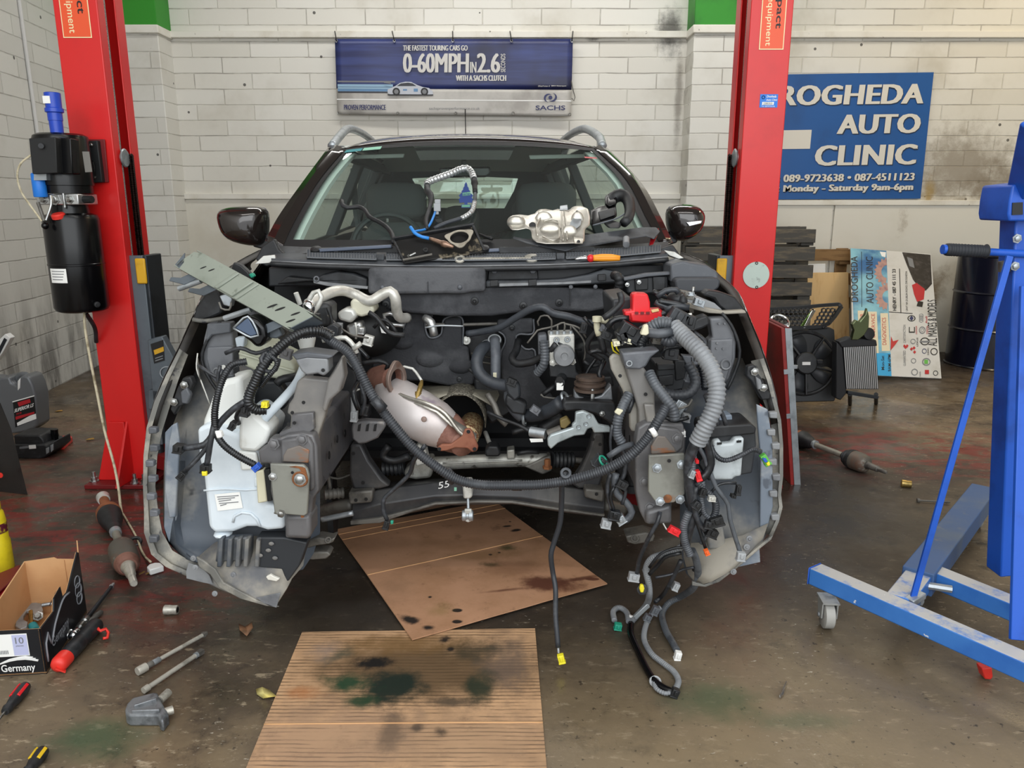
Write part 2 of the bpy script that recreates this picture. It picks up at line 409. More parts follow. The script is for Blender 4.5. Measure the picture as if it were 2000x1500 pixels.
glass('screen_glass', (0.83, 0.93, 0.88), 0.9, 1.0)
glass('side_glass', (0.88, 0.96, 0.93), 0.9, 0.9)
# ---- floor, walls and other surfaces with marks of their own
def blob(nt, vec, x, y, r0, r1, amp=0.25, sc=5.0, sx=1.0, sy=1.0, rot=0.0):
    """1 inside an irregular patch round (x, y) falling to 0 at its edge."""
    v = _map(nt, vec, (1,1,0), (0,0,0), (-x,-y,0))
    if rot: v = _map(nt, v, (1,1,1), (0,0,rot))
    v = _map(nt, v, (1/sx,1/sy,1))
    l = nt.nodes.new('ShaderNodeVectorMath'); l.operation = 'LENGTH'; nt.links.new(v, l.inputs[0])
    n = _math(nt, 'MULTIPLY', _math(nt, 'SUBTRACT', _noise(nt, vec, sc, 5.0, 0.65), 0.5), amp*2)
    return _ramp(nt, _math(nt, 'ADD', l.outputs[1], n), r1, r0)
def floor_material():
    m, nt, bs, vec = newmat('workshop_floor')
    base = _mix(nt, _ramp(nt, _noise(nt, vec, 1.3, 6.0, 0.62, 0.4), 0.36, 0.66), H('7e6d55'), H('4d4237'))
    base = _mix(nt, _ramp(nt, _noise(nt, vec, 7.0, 6.0, 0.7), 0.50, 0.72), base, H('352d26'))
    base = _mix(nt, _ramp(nt, _noise(nt, _map(nt, vec, (1.0,2.4,1), (0,0,0.5)), 16.0, 4.0, 0.7), 0.56, 0.70), base, H('a09078'))
    # paler concrete nearer the doorway, oil-dark towards the car, darker towards the wall
    near = blob(nt, vec, 0.9, 1.5, 0.2, 1.4, 0.35, 2.5)
    base = _mix(nt, _math(nt, 'MULTIPLY', near, 0.6), base, H('8a7a60'))
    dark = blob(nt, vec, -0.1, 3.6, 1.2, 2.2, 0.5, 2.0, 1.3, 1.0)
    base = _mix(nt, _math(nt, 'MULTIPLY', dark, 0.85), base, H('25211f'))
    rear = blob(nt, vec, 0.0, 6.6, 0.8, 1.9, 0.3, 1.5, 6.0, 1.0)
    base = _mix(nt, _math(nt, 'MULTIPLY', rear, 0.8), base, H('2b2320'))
    # worn red floor paint
    scr = _ramp(nt, _noise(nt, _map(nt, vec, (1.2,2.6,1)), 4.0, 7.0, 0.75, 0.6), 0.44, 0.58)
    for (x, y, r0, r1, sx, sy, a) in ((-1.9,2.9,0.2,0.75,1.3,1.0,0.7), (-1.3,2.95,0.05,0.35,1,1,0.8), (2.2,3.9,0.1,0.9,1.5,0.7,0.75), (-2.6,3.6,0.1,1.2,1,1.2,0.3), (-1.2,2.35,0.0,0.5,1.2,0.8,0.5), (3.0,3.3,0.1,0.9,1.2,0.8,0.4)):
        f = _math(nt, 'MULTIPLY', _math(nt, 'MULTIPLY', blob(nt, vec, x, y, r0, r1, 0.3, 3.0, sx, sy), scr), a)
        base = _mix(nt, f, base, H('7e2420'))
    # pale scuffs and flakes
    fl = _ramp(nt, _noise(nt, _map(nt, vec, (1,2.6,1), (0,0,0.3)), 34.0, 3.0, 0.7), 0.65, 0.69)
    fl = _math(nt, 'MULTIPLY', fl, _ramp(nt, _noise(nt, vec, 2.1, 3.0), 0.42, 0.62))
    base = _mix(nt, _math(nt, 'MULTIPLY', fl, 0.8), base, H('bdb4a4'))
    # dark oil specks
    sp = _ramp(nt, _noise(nt, vec, 46.0, 4.0, 0.65), 0.62, 0.68)
    base = _mix(nt, _math(nt, 'MULTIPLY', sp, 0.75), base, H('2a241e'))
    # green coolant
    for (x, y, r0, r1, sx, sy, a) in ((-1.02,1.63,0.02,0.14,1.3,0.8,0.75), (0.53,1.78,0.02,0.16,1.1,0.75,0.6), (0.72,1.70,0.0,0.12,1.6,0.5,0.45)):
        base = _mix(nt, _math(nt, 'MULTIPLY', blob(nt, vec, x, y, r0, r1, 0.09, 9.0, sx, sy), a), base, H('3c5238'))
    for (x, y, r0, r1, a) in ((-0.78,1.83,0.02,0.13,0.5), (-0.55,2.25,0.05,0.3,0.6), (0.45,2.5,0.1,0.35,0.5), (1.5,3.0,0.1,0.4,0.6)):
        base = _mix(nt, _math(nt, 'MULTIPLY', blob(nt, vec, x, y, r0, r1, 0.14, 9.0), a), base, H('2c261f'))
    nt.links.new(base, bs.inputs['Base Color'])
    wet = _ramp(nt, _noise(nt, vec, 1.6, 4.0, 0.6), 0.42, 0.6, 0.62, 0.22)
    nt.links.new(wet, bs.inputs['Roughness'])
    _bump(nt, bs, _noise(nt, vec, 45.0, 5.0, 0.7), 0.25, 0.004)
floor_material()
def brick_material(name, c1, c2, swap, bw=0.47, rh=0.121, stain=None, grime=0.0, zoff=0.0):
    """Painted block wall: swap True when the wall lies along y."""
    m, nt, bs, vec = newmat(name)
    sx = nt.nodes.new('ShaderNodeSeparateXYZ'); nt.links.new(vec, sx.inputs[0])
    cx = nt.nodes.new('ShaderNodeCombineXYZ')
    n1 = _math(nt, 'MULTIPLY', _math(nt, 'SUBTRACT', _noise(nt, vec, 3.0, 2.0), 0.5), 0.012)
    nt.links.new(_math(nt, 'ADD', sx.outputs[1 if swap else 0], n1), cx.inputs[0]); nt.links.new(_math(nt, 'ADD', _math(nt, 'ADD', sx.outputs[2], n1), zoff), cx.inputs[1])
    bt = nt.nodes.new('ShaderNodeTexBrick'); nt.links.new(cx.outputs[0], bt.inputs['Vector'])
    for k, v in (('Scale', 1.0), ('Mortar Size', 0.0055), ('Mortar Smooth', 0.6), ('Brick Width', bw), ('Row Height', rh), ('Bias', 0.0)): bt.inputs[k].default_value = v
    bt.offset = 0.5
    bt.inputs['Color1'].default_value = (*c1, 1); bt.inputs['Color2'].default_value = (*c2, 1); bt.inputs['Mortar'].default_value = (c2[0]*0.93, c2[1]*0.93, c2[2]*0.92, 1)
    col = bt.outputs['Color']
    crk = _math(nt, 'MULTIPLY', bt.outputs['Fac'], _ramp(nt, _noise(nt, vec, 2.3, 4.0, 0.7), 0.46, 0.62))
    col = _mix(nt, _math(nt, 'MULTIPLY', crk, 0.6), col, H('86807a'))
    col = _mix(nt, _ramp(nt, _noise(nt, vec, 1.6, 5.0, 0.6), 0.5, 0.85), col, (c2[0]*0.8, c2[1]*0.78, c2[2]*0.74))
    vo = nt.nodes.new('ShaderNodeTexVoronoi'); vo.inputs['Scale'].default_value = 4.2; nt.links.new(vec, vo.inputs['Vector'])
    dots = _math(nt, 'LESS_THAN', vo.outputs['Distance'], 0.05)
    col = _mix(nt, _math(nt, 'MULTIPLY', dots, 0.85), col, H('2c2926'))
    if grime:
        g = _math(nt, 'MULTIPLY', _ramp(nt, sx.outputs[2], 0.95, 0.1), _ramp(nt, _noise(nt, _map(nt, vec, (3,3,0.7)), 2.0, 5.0, 0.7), 0.40, 0.66))
        col = _mix(nt, _math(nt, 'MULTIPLY', g, grime), col, H('4c4844'))
    for (x, z, r0, r1, c, a, stx, stz) in (stain or ()):
        v = _map(nt, vec, (1,0,1), (0,0,0), (-x,0,-z)); v = _map(nt, v, (1/stx,1,1/stz))
        l = nt.nodes.new('ShaderNodeVectorMath'); l.operation = 'LENGTH'; nt.links.new(v, l.inputs[0])
        nn = _math(nt, 'MULTIPLY', _math(nt, 'SUBTRACT', _noise(nt, vec, 9.0, 5.0, 0.7), 0.5), r1*1.3)
        f = _ramp(nt, _math(nt, 'ADD', l.outputs[1], nn), r1, r0)
        col = _mix(nt, _math(nt, 'MULTIPLY', f, a), col, c)
    nt.links.new(col, bs.inputs['Base Color']); bs.inputs['Roughness'].default_value = 0.55
    hgt = _math(nt, 'SUBTRACT', _math(nt, 'MULTIPLY', _noise(nt, vec, 14.0, 4.0), 0.25), bt.outputs['Fac'])
    _bump(nt, bs, hgt, 0.6, 0.007)
brick_material('brick_rear', H('dcdad2'), H('d3d0c6'), False, stain=(
    (1.27, 2.62, 0.03, 0.16, H('2e2a24'), 0.85, 1.0, 1.5), (0.66, 2.58, 0.015, 0.06, H('15110e'), 0.95, 1.3, 0.8),
    (1.36, 2.1, 0.01, 0.06, H('5d5346'), 0.6, 0.7, 8.0), (3.75, 1.55, 0.1, 0.5, H('7d715e'), 0.75, 1.2, 0.9),
    (3.5, 1.33, 0.0, 0.14, H('9a7e3a'), 0.8, 0.5, 1.6), (4.2, 1.4, 0.1, 0.5, H('807564'), 0.7, 1.2, 0.6)))
brick_material('brick_side', H('d2d1cb'), H('c7c6c0'), True, bw=0.47, rh=0.13, grime=0.75)
brick_material('brick_pier', H('d9d8d1'), H('d0cec6'), False, bw=0.47, rh=0.121, grime=0.5)
mat('plaster', H('d6d3c8'), 0.6, c2=H('cbc6b8'), sc=1.5, c3=H('8a8272'), sc3=9, lo3=0.72, hi3=0.8)
mat('ledge', H('dfdcd2'), 0.55, c2=H('cfcabc'), sc=4, c3=H('6b655a'), sc3=20, lo3=0.7, hi3=0.76)
mat('ceiling_paint', H('8f8e8a'), 0.8)
m_, nt_, bs_, vec_ = newmat('plaster_stained')
c_ = _mix(nt_, _ramp(nt_, _noise(nt_, vec_, 1.5, 5.0), 0.45, 0.7), H('d6d3c8'), H('cbc6b8'))
for x_, z_, r_, q_, sx_, sz_, ro_, a_ in ((3.62,0.52,0.0,0.20,0.7,1.6,-0.5,0.85),(3.5,0.25,0.0,0.16,0.5,1.6,-0.4,0.6),(3.3,1.12,0.0,0.1,0.5,1.5,0,0.4)):
    v_ = _map(nt_, _map(nt_, vec_, (1,0,1), (0,0,0), (-x_,0,-z_)), (1,1,1), (0,ro_,0)); v_ = _map(nt_, v_, (1/sx_,1,1/sz_))
    l_ = nt_.nodes.new('ShaderNodeVectorMath'); l_.operation = 'LENGTH'; nt_.links.new(v_, l_.inputs[0])
    f_ = _ramp(nt_, _math(nt_, 'ADD', l_.outputs[1], _math(nt_, 'MULTIPLY', _math(nt_, 'SUBTRACT', _noise(nt_, vec_, 11.0, 5.0, 0.7), 0.5), 0.3)), q_, r_)
    c_ = _mix(nt_, _math(nt_, 'MULTIPLY', f_, a_), c_, H('6d552f'))
nt_.links.new(c_, bs_.inputs['Base Color']); bs_.inputs['Roughness'].default_value = 0.6
# ------------------------------------------------------------------ the building
YW = 6.65
def struct(name, b, m, **k): return make(name, b, m, kind='structure', origin=(0,0,0), **k)
b = B().box((0.8, 2.2, -0.05), (9.6, 9.6, 0.1)); struct('floor', b, 'workshop_floor')
b = B().box((0.8, YW+0.1, 2.3), (9.6, 0.2, 4.6)); struct('wall_back', b, 'brick_rear')
lw = lambda y: -3.214-0.11*(y-5.02)
b = B(); b.ext([V(lw(-1), -1, -0.0), V(lw(YW+0.1), YW+0.1, 0), V(lw(YW+0.1), YW+0.1, 4.6), V(lw(-1), -1, 4.6)], (-0.2, 0, 0)); struct('wall_left', b, 'brick_side')
b = B().box((5.3, 2.85, 2.3), (0.2, 7.7, 4.6)); struct('wall_right', b, 'brick_side')
b = B().box((0.8, 3.2, 4.35), (9.6, 7.2, 0.1)); struct('ceiling', b, 'ceiling_paint')
# piers, ledges and the plain boarded lower wall
zt = W(308, 49, 6.41).z
for i, (x0, x1) in enumerate(((-3.45, W(308, 66, 6.41).x), (W(1356, 66, 6.41).x, 2.02))):
    b = B().box(((x0+x1)/2, 6.535, zt/2), (x1-x0, 0.25, zt)); struct('trim_%d' % (1+3*i), b, 'brick_pier', bev=0.006)
    b = B().box(((x0+x1)/2, 6.53, (zt+4.35)/2), (x1-x0+0.012, 0.262, 4.35-zt)); struct('trim_%d' % (2+3*i), b, 'green_paint', bev=0.004)
    b = B().box(((x0+x1)/2, 6.525, zt-0.03), (x1-x0+0.03, 0.28, 0.06)); struct('trim_%d' % (3+3*i), b, 'ledge', bev=0.006)
z1 = W(900, 62, YW).z; z2 = W(900, 75, YW).z
segs = ((-2.745, W(1356, 66, 6.41).x), (2.02, 5.2))
for i, (x0, x1) in enumerate(segs):
    b = B().box(((x0+x1)/2, YW-0.012, (z1+z2)/2), (x1-x0, 0.05, z1-z2)); struct('trim_%d' % (7+i), b, 'ledge', bev=0.004)
za = W(500, 378, YW).z; zb = W(500, 389, YW).z
zc = W(1750, 391, YW).z; zd = W(1750, 401, YW).z
for i, (x0, x1, a, c) in enumerate(((-2.745, segs[0][1], za, zb), (2.02, 5.2, zc, zd))):
    b = B().box(((x0+x1)/2, YW-0.012, (a+c)/2), (x1-x0, 0.05, a-c)); struct('trim_%d' % (9+i), b, 'ledge', bev=0.004)
    if i == 0:
        b = B().box(((x0+x1)/2, YW-0.004, c/2), (x1-x0, 0.03, c)); struct('trim_11', b, 'plaster')
    else:
        xs = W(1624, 440, YW).x
        b = B().box(((x0+xs)/2-0.004, YW-0.006, c/2), (xs-x0-0.008, 0.034, c)); struct('trim_12', b, 'plaster', bev=0.003)
        b = B().box(((xs+x1)/2+0.004, YW-0.006, c/2), (x1-xs-0.008, 0.034, c)); struct('trim_13', b, 'plaster_stained', bev=0.003)
# electrical conduit clipped up the side wall
p0 = W(33, 0, 4.0)
def onwall(px, py):
    r = ray(px, py); t = (-3.214+0.11*5.02)/(r.x+0.11*r.y); return V(0,0,CAM_H)+r*t
q = [onwall(28, -120), onwall(47, 100), onwall(70, 265), onwall(71, 275)]
q = [p+V(0.014, 0, 0) for p in q]
b = B().tube([V(q[0].x, q[2].y, 4.2), V(q[2].x, q[2].y, q[2].z)], 0.013, 10)
c = make('conduit', b, 'conduit', label='pale grey electrical conduit running up the white brick side wall', cat='pipe')
# ------------------------------------------------------------------ two post vehicle lift
def lift(side, x_web, x_in, label, y0=3.40):
    s = 1 if x_in > x_web else -1           # direction the channel opens to
    t = thing('lift_post', label, 'vehicle lift', (x_web, y0+0.1, 0), 'posts of the two post lift')
    b = B(); y1 = y0+0.226; k = 0.008
    prof = [V(x_in, y0+0.058, 0), V(x_in, y0, 0), V(x_web, y0, 0), V(x_web, y1, 0), V(x_in, y1, 0), V(x_in, y1-0.075, 0)]
    inn = [V(x_in-s*k, y0+0.058, 0), V(x_in-s*k, y0+k, 0), V(x_web+s*k, y0+k, 0), V(x_web+s*k, y1-k, 0), V(x_in-s*k, y1-k, 0), V(x_in-s*k, y1-0.075, 0)]
    b.ext(prof+inn[::-1], (0, 0, 4.0)); b.v = [p+V(0, 0, 0.02) for p in b.v]
    make('column', b, 'red_lift', t, bev=0.006, seg=3)
    xc = (x_web+x_in)/2
    b = B().box((xc-s*0.03, y0+0.105, 0.01), (0.30, 0.38, 0.02)); make('base_plate', b, 'red_dark', t, bev=0.003)
    for (gx, sx) in ((x_web-s*0.0, -s),):
        b = B(); b.ext([V(x_web+s*0.09, y0, 0.02), V(x_web+s*0.09, y0, 0.30), V(x_web+s*0.075, y0-0.13, 0.02)], (s*0.012, 0, 0)); make('gusset', b, 'red_lift', t, bev=0.002)
        b = B(); b.ext([V(x_web+s*0.09, y0-0.004, 0.30), V(x_web+s*0.02, y0-0.004, 0.30), V(x_web-s*0.06, y0-0.004, 0.02), V(x_web+s*0.09, y0-0.004, 0.02)], (0, -0.012, 0)); make('gusset', b, 'red_lift', t, bev=0.002)
    for (dx, dy) in ((-0.16, -0.03), (0.04, -0.055), (0.085, -0.06), (0.11, -0.03)):
        b = B().lathe(V(xc-s*0.0+s*dx, y0+dy, 0.02), Z3, [(0.022, 0), (0.022, 0.004), (0.014, 0.005), (0.014, 0.02), (0.008, 0.021), (0.008, 0.045)], 8); make('anchor_bolt', b, 'bright_steel', t)
    b = B().tube([V(x_in-s*0.008, y0+0.072, 1.02), V(x_in-s*0.008, y0+0.072, 4.0)], 0.0055, 8); make('wire_rope', b, 'wire_rope', t)
    # leaf chain with its pulley
    b = B(); zc0, zc1 = W(275, 500, 3.52).z, W(255, 305, 3.52).z; n = 46; xch = x_in+s*0.012; ych = y0+0.11
    for i in range(n):
        z = zc0+(zc1-zc0)*i/(n-1)
        b.lathe(V(xch-s*0.011, ych, z), V(s, 0, 0), [(0.0065, 0), (0.0065, 0.026)], 6)
        b.box((xch+s*0.009, ych, z), (0.003, 0.014, 0.02)); b.box((xch-s*0.004, ych, z), (0.003, 0.014, 0.02))
    make('leaf_chain', b, 'chain', t)
    b = B().lathe(V(xch-s*0.03, ych-0.035, zc1-0.01), V(s, 0, 0), [(0.035, 0), (0.04, 0.005), (0.03, 0.012), (0.03, 0.02), (0.04, 0.026), (0.035, 0.03)], 18); make('chain_pulley', b, 'galv', t)
    # carriage
    zt_, zb_ = W(290, 497, 3.5).z, W(305, 860, 3.5).z
    b = B().box((x_in+s*0.02, y0+0.035, (zt_+zb_)/2), (0.075, 0.012, zt_-zb_)); c = make('carriage', b, 'grey_steel', t, bev=0.003)
    b = B().box((x_in+s*0.055, y0+0.115, (zt_+zb_)/2), (0.03, 0.15, zt_-zb_)); make('carriage_side', b, 'dark_steel', c, bev=0.004)
    b = B().box((x_in+s*0.048, y0+0.024, zt_-0.068), (0.045, 0.012, 0.112)); make('rubber_pad', b, 'yellow_pad', c, bev=0.006)
    b = B().cyl(V(x_in+s*0.03, y0+0.05, zb_), V(x_in+s*0.03, y0+0.05, 0.10), 0.02); make('carriage_rod', b, 'dark_steel', c)
    return t, c
lp, lpc = lift('l', -1.870, -1.690, 'red lift post carrying the black hydraulic power unit')
rp, rpc = lift('r', 1.148, 0.975, 'red lift post with a pale round disc stuck below the blue sticker')
# arm bracket on the carriage beside the power unit
Yb = 3.40
b = B().slab([(288,664),(316,657),(343,706),(330,772),(312,800),(300,800)], Yb, 0.05); make('arm_bracket', b, 'grey_steel', lpc, bev=0.004)
b = B().slab([(294,672),(318,664),(321,704),(301,710)], Yb-0.004, 0.004); make('warning_label', b, 'black_ink', lpc)
b = B().slab([(300,684),(319,677),(320,686),(302,693)], Yb-0.006, 0.003); make('warning_label', b, 'yellow_pad', lpc, label='yellow warning strip')
for k in range(2):
    b = B().slab([(303,699+k*5),(318,694+k*5),(318,696+k*5),(303,701+k*5)], Yb-0.006, 0.003); make('label_text', b, 'ink_grey', lpc)
b = B().ring(W(326, 728, Yb), V(0.3,-1,0), 0.028, 0.003, 20, 6); make('release_ring', b, 'galv', lpc)
b = B().slab([(289,762),(309,762),(309,800),(289,800)], Yb, 0.06); make('arm_pivot', b, 'grey_steel', lpc, bev=0.004)
# swing arms reaching under the car
for (tt, p, q) in ((lpc, V(-1.65, 3.46, 0.10), V(-0.86, 2.98, 0.09)), (lpc, V(-1.65, 3.54, 0.10), V(-0.78, 4.5, 0.09)), (rpc, V(0.95, 3.46, 0.10), V(0.50, 3.0, 0.09)), (rpc, V(0.95, 3.54, 0.10), V(0.42, 4.5, 0.09))):
    b = B().beam(p, q, 0.10, 0.07); a = make('swing_arm', b, 'red_dark', tt, bev=0.004)
    b = B().lathe(q+V(0,0,0.03), Z3, [(0.05, 0), (0.05, 0.03), (0.035, 0.03), (0.035, 0.08), (0.055, 0.08), (0.055, 0.1)], 14); make('lifting_pad', b, 'rubber', a)
# stickers on the posts
yf = 3.40-0.002
def poststicker(t, x0, x1, yb, l1, l2, y1e, y2e):
    zb = W(x0, yb, yf).z; h = 0.42
    a, c = W(x0, yb, yf).x, W(x1, yb, yf).x
    b = B().box(((a+c)/2, yf, zb+h/2), (c-a, 0.001, h)); st = make('sticker', b, 'cream', t)
    b = B().box(((a+c)/2, yf-0.001, zb+h/2), (c-a-0.008, 0.001, h-0.008)); make('sticker_face', b, 'orange_sticker', st)
    wd_ = c-a
    p = V(a+wd_*0.58, yf-0.0018, 0)
    z1, z2 = W((x0+x1)/2, y1e, yf).z, W((x0+x1)/2, y2e, yf).z
    text('lettering', l1, st, 'black_ink', V(a+wd_*0.53, yf-0.0018, z1+0.175), V(0, 0, -0.175), V(wd_*0.34, 0, 0), bold=0.012, off=V(0,-1,0))
    text('lettering', l2, st, 'cream', V(a+wd_*0.17, yf-0.0018, z2+0.185), V(0, 0, -0.185), V(wd_*0.30, 0, 0), bold=0.006, off=V(0,-1,0))
poststicker(lp, 124, 180, 74, 'Impact', 'equipment', 27, 65)
poststicker(rp, 1482, 1530, 97, 'Impact', 'equipment', 56, 90)
b = B().slab([(1485,184),(1520,184),(1518,210),(1483,210)], yf, 0.001); st = make('sticker', b, 'blue_label', rp, bev=0.0)
quadtext('lettering', 'Drogheda', st, 'white', (1497,192), (1516,192), (1497.5,186), yf, shear=0.2, bold=0.02, off=V(0,-1,0))
quadtext('lettering', 'Auto Clinic', st, 'white', (1496,197), (1518,197), (1496.5,193), yf, shear=0.2, bold=0.02, off=V(0,-1,0))
b = B().slab([(1489,199),(1512,199),(1511,205),(1488,205)], yf-0.001, 0.001); make('sticker_patch', b, 'white', st)
quadtext('lettering', '238353', st, 'black_ink', (1491,204.4), (1508,204.4), (1491,200), yf-0.001, off=V(0,-1,0))
quadtext('lettering', 'Tel: 0879723638', st, 'white', (1487,209), (1513,209), (1487,206.5), yf, off=V(0,-1,0))
b = B().ring(W(1491, 190, yf-0.001), Y3, 0.006, 0.0012, 14, 4); make('sticker_logo', b, 'navy_black', st)
b = B().lathe(W(1476.5, 537, yf), V(0,-1,0), [(0.058, 0), (0.058, 0.003)], 32); dsc = make('round_disc', b, 'green_sticker', rp); dsc.data.materials[0] = mat('disc_grey', H('bccac0'), 0.5, c2=H('8d958e'), sc=30, lo=0.55, hi=0.7)
for py in (514, 561):
    b = B().ring(W(1478, py, yf-0.003), Y3, 0.005, 0.0018, 12, 4); make('disc_clip', b, 'black_ink', rp)
# ------------------------------------------------------------------ hydraulic power unit on the post
PX, PY = -1.842, 3.28
zz = lambda py, px=130: W(px, py, PY).z
pu = thing('hydraulic_power_unit', 'black hydraulic pump unit with upright oil tank bolted to the red lift post', 'hydraulic pump', (PX, PY, zz(607, 150)))
zt0, zt1 = zz(607, 150), zz(418, 140)
b = B().lathe(V(PX, PY, zt0), Z3, [(0.085, 0), (0.1, 0.006), (0.107, 0.02), (0.107, (zt1-zt0)*0.48), (0.109, (zt1-zt0)*0.485), (0.109, (zt1-zt0)*0.5), (0.107, (zt1-zt0)*0.505), (0.107, zt1-zt0-0.02), (0.1, zt1-zt0-0.004), (0.075, zt1-zt0+0.004), (0.07, zz(398)-zt0)], 36); tk = make('oil_tank', b, 'gloss_black', pu)
# printed label wrapped on the tank
def wrap(r, a0, a1, z0, z1, n=8): return B().loft([[V(PX+r*math.sin(a0+(a1-a0)*i/n), PY-r*math.cos(a0+(a1-a0)*i/n), z) for i in range(n+1)] for z in (z0, z1)])
b = wrap(0.1085, -0.62, 0.12, zz(548), zz(521)); make('tank_label', b, 'white_paper', tk)
for k in range(4):
    zl = zz(526+5.2*k); b = wrap(0.1092, -0.52, 0.05-0.03*k, zl-0.0016, zl+0.0016); make('label_text', b, 'ink_grey', tk)
b = B().lathe(V(PX+0.095, PY-0.06, zz(600)+0.02), V(0.7,-0.7,0), [(0.012, 0), (0.012, 0.012), (0.006, 0.013), (0.006, 0.02)], 10); make('drain_plug', b, 'rubber', tk)
b = B().lathe(V(PX+0.002, PY-0.088, zz(426)), V(-0.05,-0.3,1), [(0.018, -0.02), (0.018, 0), (0.026, 0.002), (0.027, 0.016), (0.022, 0.021)], 16); make('filler_cap', b, 'red_bright', tk)
zv0, zv1 = zz(400), zz(379)
b = B().box((PX, PY-0.005, (zv0+zv1)/2), (0.17, 0.15, zv1-zv0)); vb = make('valve_block', b, 'alu', pu, bev=0.004)
for dx, r in ((-0.055, 0.012), (-0.012, 0.016), (0.05, 0.012)):
    b = B().bolt(V(PX+dx, PY-0.08, (zv0+zv1)/2), V(0,-1,0), r, 0.012); make('valve_plug', b, 'bright_steel', vb)
b = B().cyl(V(PX+0.085, PY-0.04, (zv0+zv1)/2), V(PX+0.125, PY-0.05, (zv0+zv1)/2), 0.015, seg=8); make('valve_cap', b, 'matte_black', vb)
b = B().cyl(V(PX+0.03, PY-0.085, zv0-0.01), V(PX+0.03, PY-0.085, zv1+0.03), 0.006); make('relief_valve', b, 'bright_steel', vb)
zm0, zm1 = zz(378), zz(262)
b = B().lathe(V(PX, PY, zm0), Z3, [(0.098, 0), (0.098, 0.03), (0.104, 0.032), (0.104, zm1-zm0-0.02), (0.1, zm1-zm0-0.008), (0.085, zm1-zm0)], 36); mo = make('motor', b, 'gloss_black', pu)
b = B().slab([(153,295),(165,295),(171,335),(159,336)], PY-0.085, 0.002); b.v = [p+V(0, abs(p.x-PX)*0.25, 0) for p in b.v]; make('rating_plate', b, 'dirty_metal', mo)
b = B().slab([(56,270),(108,268),(112,338),(63,340)], PY-0.155, 0.135); cb = make('switch_box', b, 'matte_black', pu, bev=0.003)
b = B().cyl(W(80, 285, PY-0.156), W(80, 285, PY-0.17), 0.010); make('push_button', b, 'rubber', cb)
b = B().slab([(113,268),(138,270),(142,340),(113,340)], PY-0.115, 0.06); make('capacitor_box', b, 'gloss_black', pu, bev=0.004)
b = B().slab([(66,330),(90,330),(91,352),(66,352)], PY-0.13, 0.03); make('cable_gland', b, 'galv', cb)
b = B().lathe(W(80, 385, PY-0.10), Z3, [(0.024, 0), (0.026, 0.004), (0.026, 0.088), (0.022, 0.094)], 20); make('capacitor', b, 'blue_label', pu)
zs = zz(262, 112)
b = B().lathe(V(W(112,262,PY-0.06).x, PY-0.06, zs), Z3, [(0.024, 0), (0.025, 0.045), (0.027, 0.046), (0.027, 0.075), (0.034, 0.078), (0.034, 0.092), (0.029, 0.095), (0.03, 0.15), (0.026, 0.152)], 20); pl = make('mains_plug', b, 'blue_plug', pu)
b = B().box((W(112,262,PY-0.06).x-0.008, PY-0.0895, zs+0.122), (0.028, 0.004, 0.028)); make('plug_label', b, 'white_paper', pl)
b = B().tube([W(61, 303, PY-0.14), W(40, 320, PY-0.14), W(34, 345, PY-0.14), W(42, 375, PY-0.14), W(60, 402, PY-0.13), W(82, 432, PY-0.12)], 0.004, 8); make('signal_cable', b, 'cable_cream', pu)
b = B().tube([W(99, 382, PY-0.11), W(100, 400, PY-0.12), W(90, 430, PY-0.13)], 0.0055, 8); lv = make('release_lever', b, 'bright_steel', pu)
b = B().tube([W(74, 395, PY-0.12), W(80, 412, PY-0.12), W(87, 432, PY-0.13)], 0.007, 8); make('lever_grip', b, 'dirty_metal', lv)
b = B().ball(W(88, 441, PY-0.13), 0.014); make('lever_knob', b, 'gloss_black', lv)
b = B().slab([(166,276),(190,274),(200,356),(176,358)], PY+0.085, 0.026); mb = make('mounting_bracket', b, 'matte_black', pu, bev=0.004)
b = B().slab([(166,272),(204,272),(212,356),(174,358)], PY+0.108, 0.006); make('bracket_plate', b, 'red_dark', mb, bev=0.002)
for p in ((178,283),(184,345)):
    b = B().ball(W(*p, PY+0.08), (0.008, 0.005, 0.008), 10, 6); make('bolt', b, 'bright_steel', mb)
b = B().tube([W(172,314,PY+0.09), W(181,318,PY+0.075), W(183,345,PY+0.075)], 0.008, 8); make('hose_stub', b, 'gloss_black', mb)
b = B().tube([W(165, 608, PY), W(166, 640, PY-0.02), W(176, 700, PY-0.03), W(190, 770, PY-0.05), W(204, 840, PY-0.08), W(222, 905, PY-0.13), W(231, 950, PY-0.17), W(235, 985, PY-0.2), G(238, 1003, 0.006)], 0.0055, 8); mc = make('mains_cable', b, 'cable_cream', pu)
b = B().tube([W(168, 612, PY), W(185, 640, PY+0.06), W(188, 668, PY+0.1)], 0.009, 8); make('oil_hose', b, 'rubber', pu)
# ------------------------------------------------------------------ banner
YB = YW-0.055
def bq(px, py, d=0.0): return W(px, py, YB-d)
TLb, TRb, BLb, BRb = (654,76), (1119,76), (659,223), (1115,227)
def bpt(u, v, d=0.0):
    px = (TLb[0]*(1-u)+TRb[0]*u)*(1-v)+(BLb[0]*(1-u)+BRb[0]*u)*v; py = (TLb[1]*(1-u)+TRb[1]*u)*(1-v)+(BLb[1]*(1-u)+BRb[1]*u)*v
    sag = 0.006*math.sin(u*math.pi*4)**2*(1-v)+0.008*math.sin(u*9+v*5)*v
    return W(px, py, YB-d-sag)
def bfromin(px, py):
    u = (px-TLb[0])/(TRb[0]-TLb[0]); v = (py-TLb[1])/150.0
    return u, v
ban = thing('banner', 'navy and grey advertising banner tied up on the white block wall above the car', 'banner', W(887, 227, YB), None)
def bgrid(u0, u1, v0, v1, d, nu=40, nv=8): return B().loft([[bpt(u0+(u1-u0)*i/nu, v0+(v1-v0)*j/nv, d) for i in range(nu+1)] for j in range(nv+1)])
m_, nt_, bs_, vec_ = newmat('banner_print')
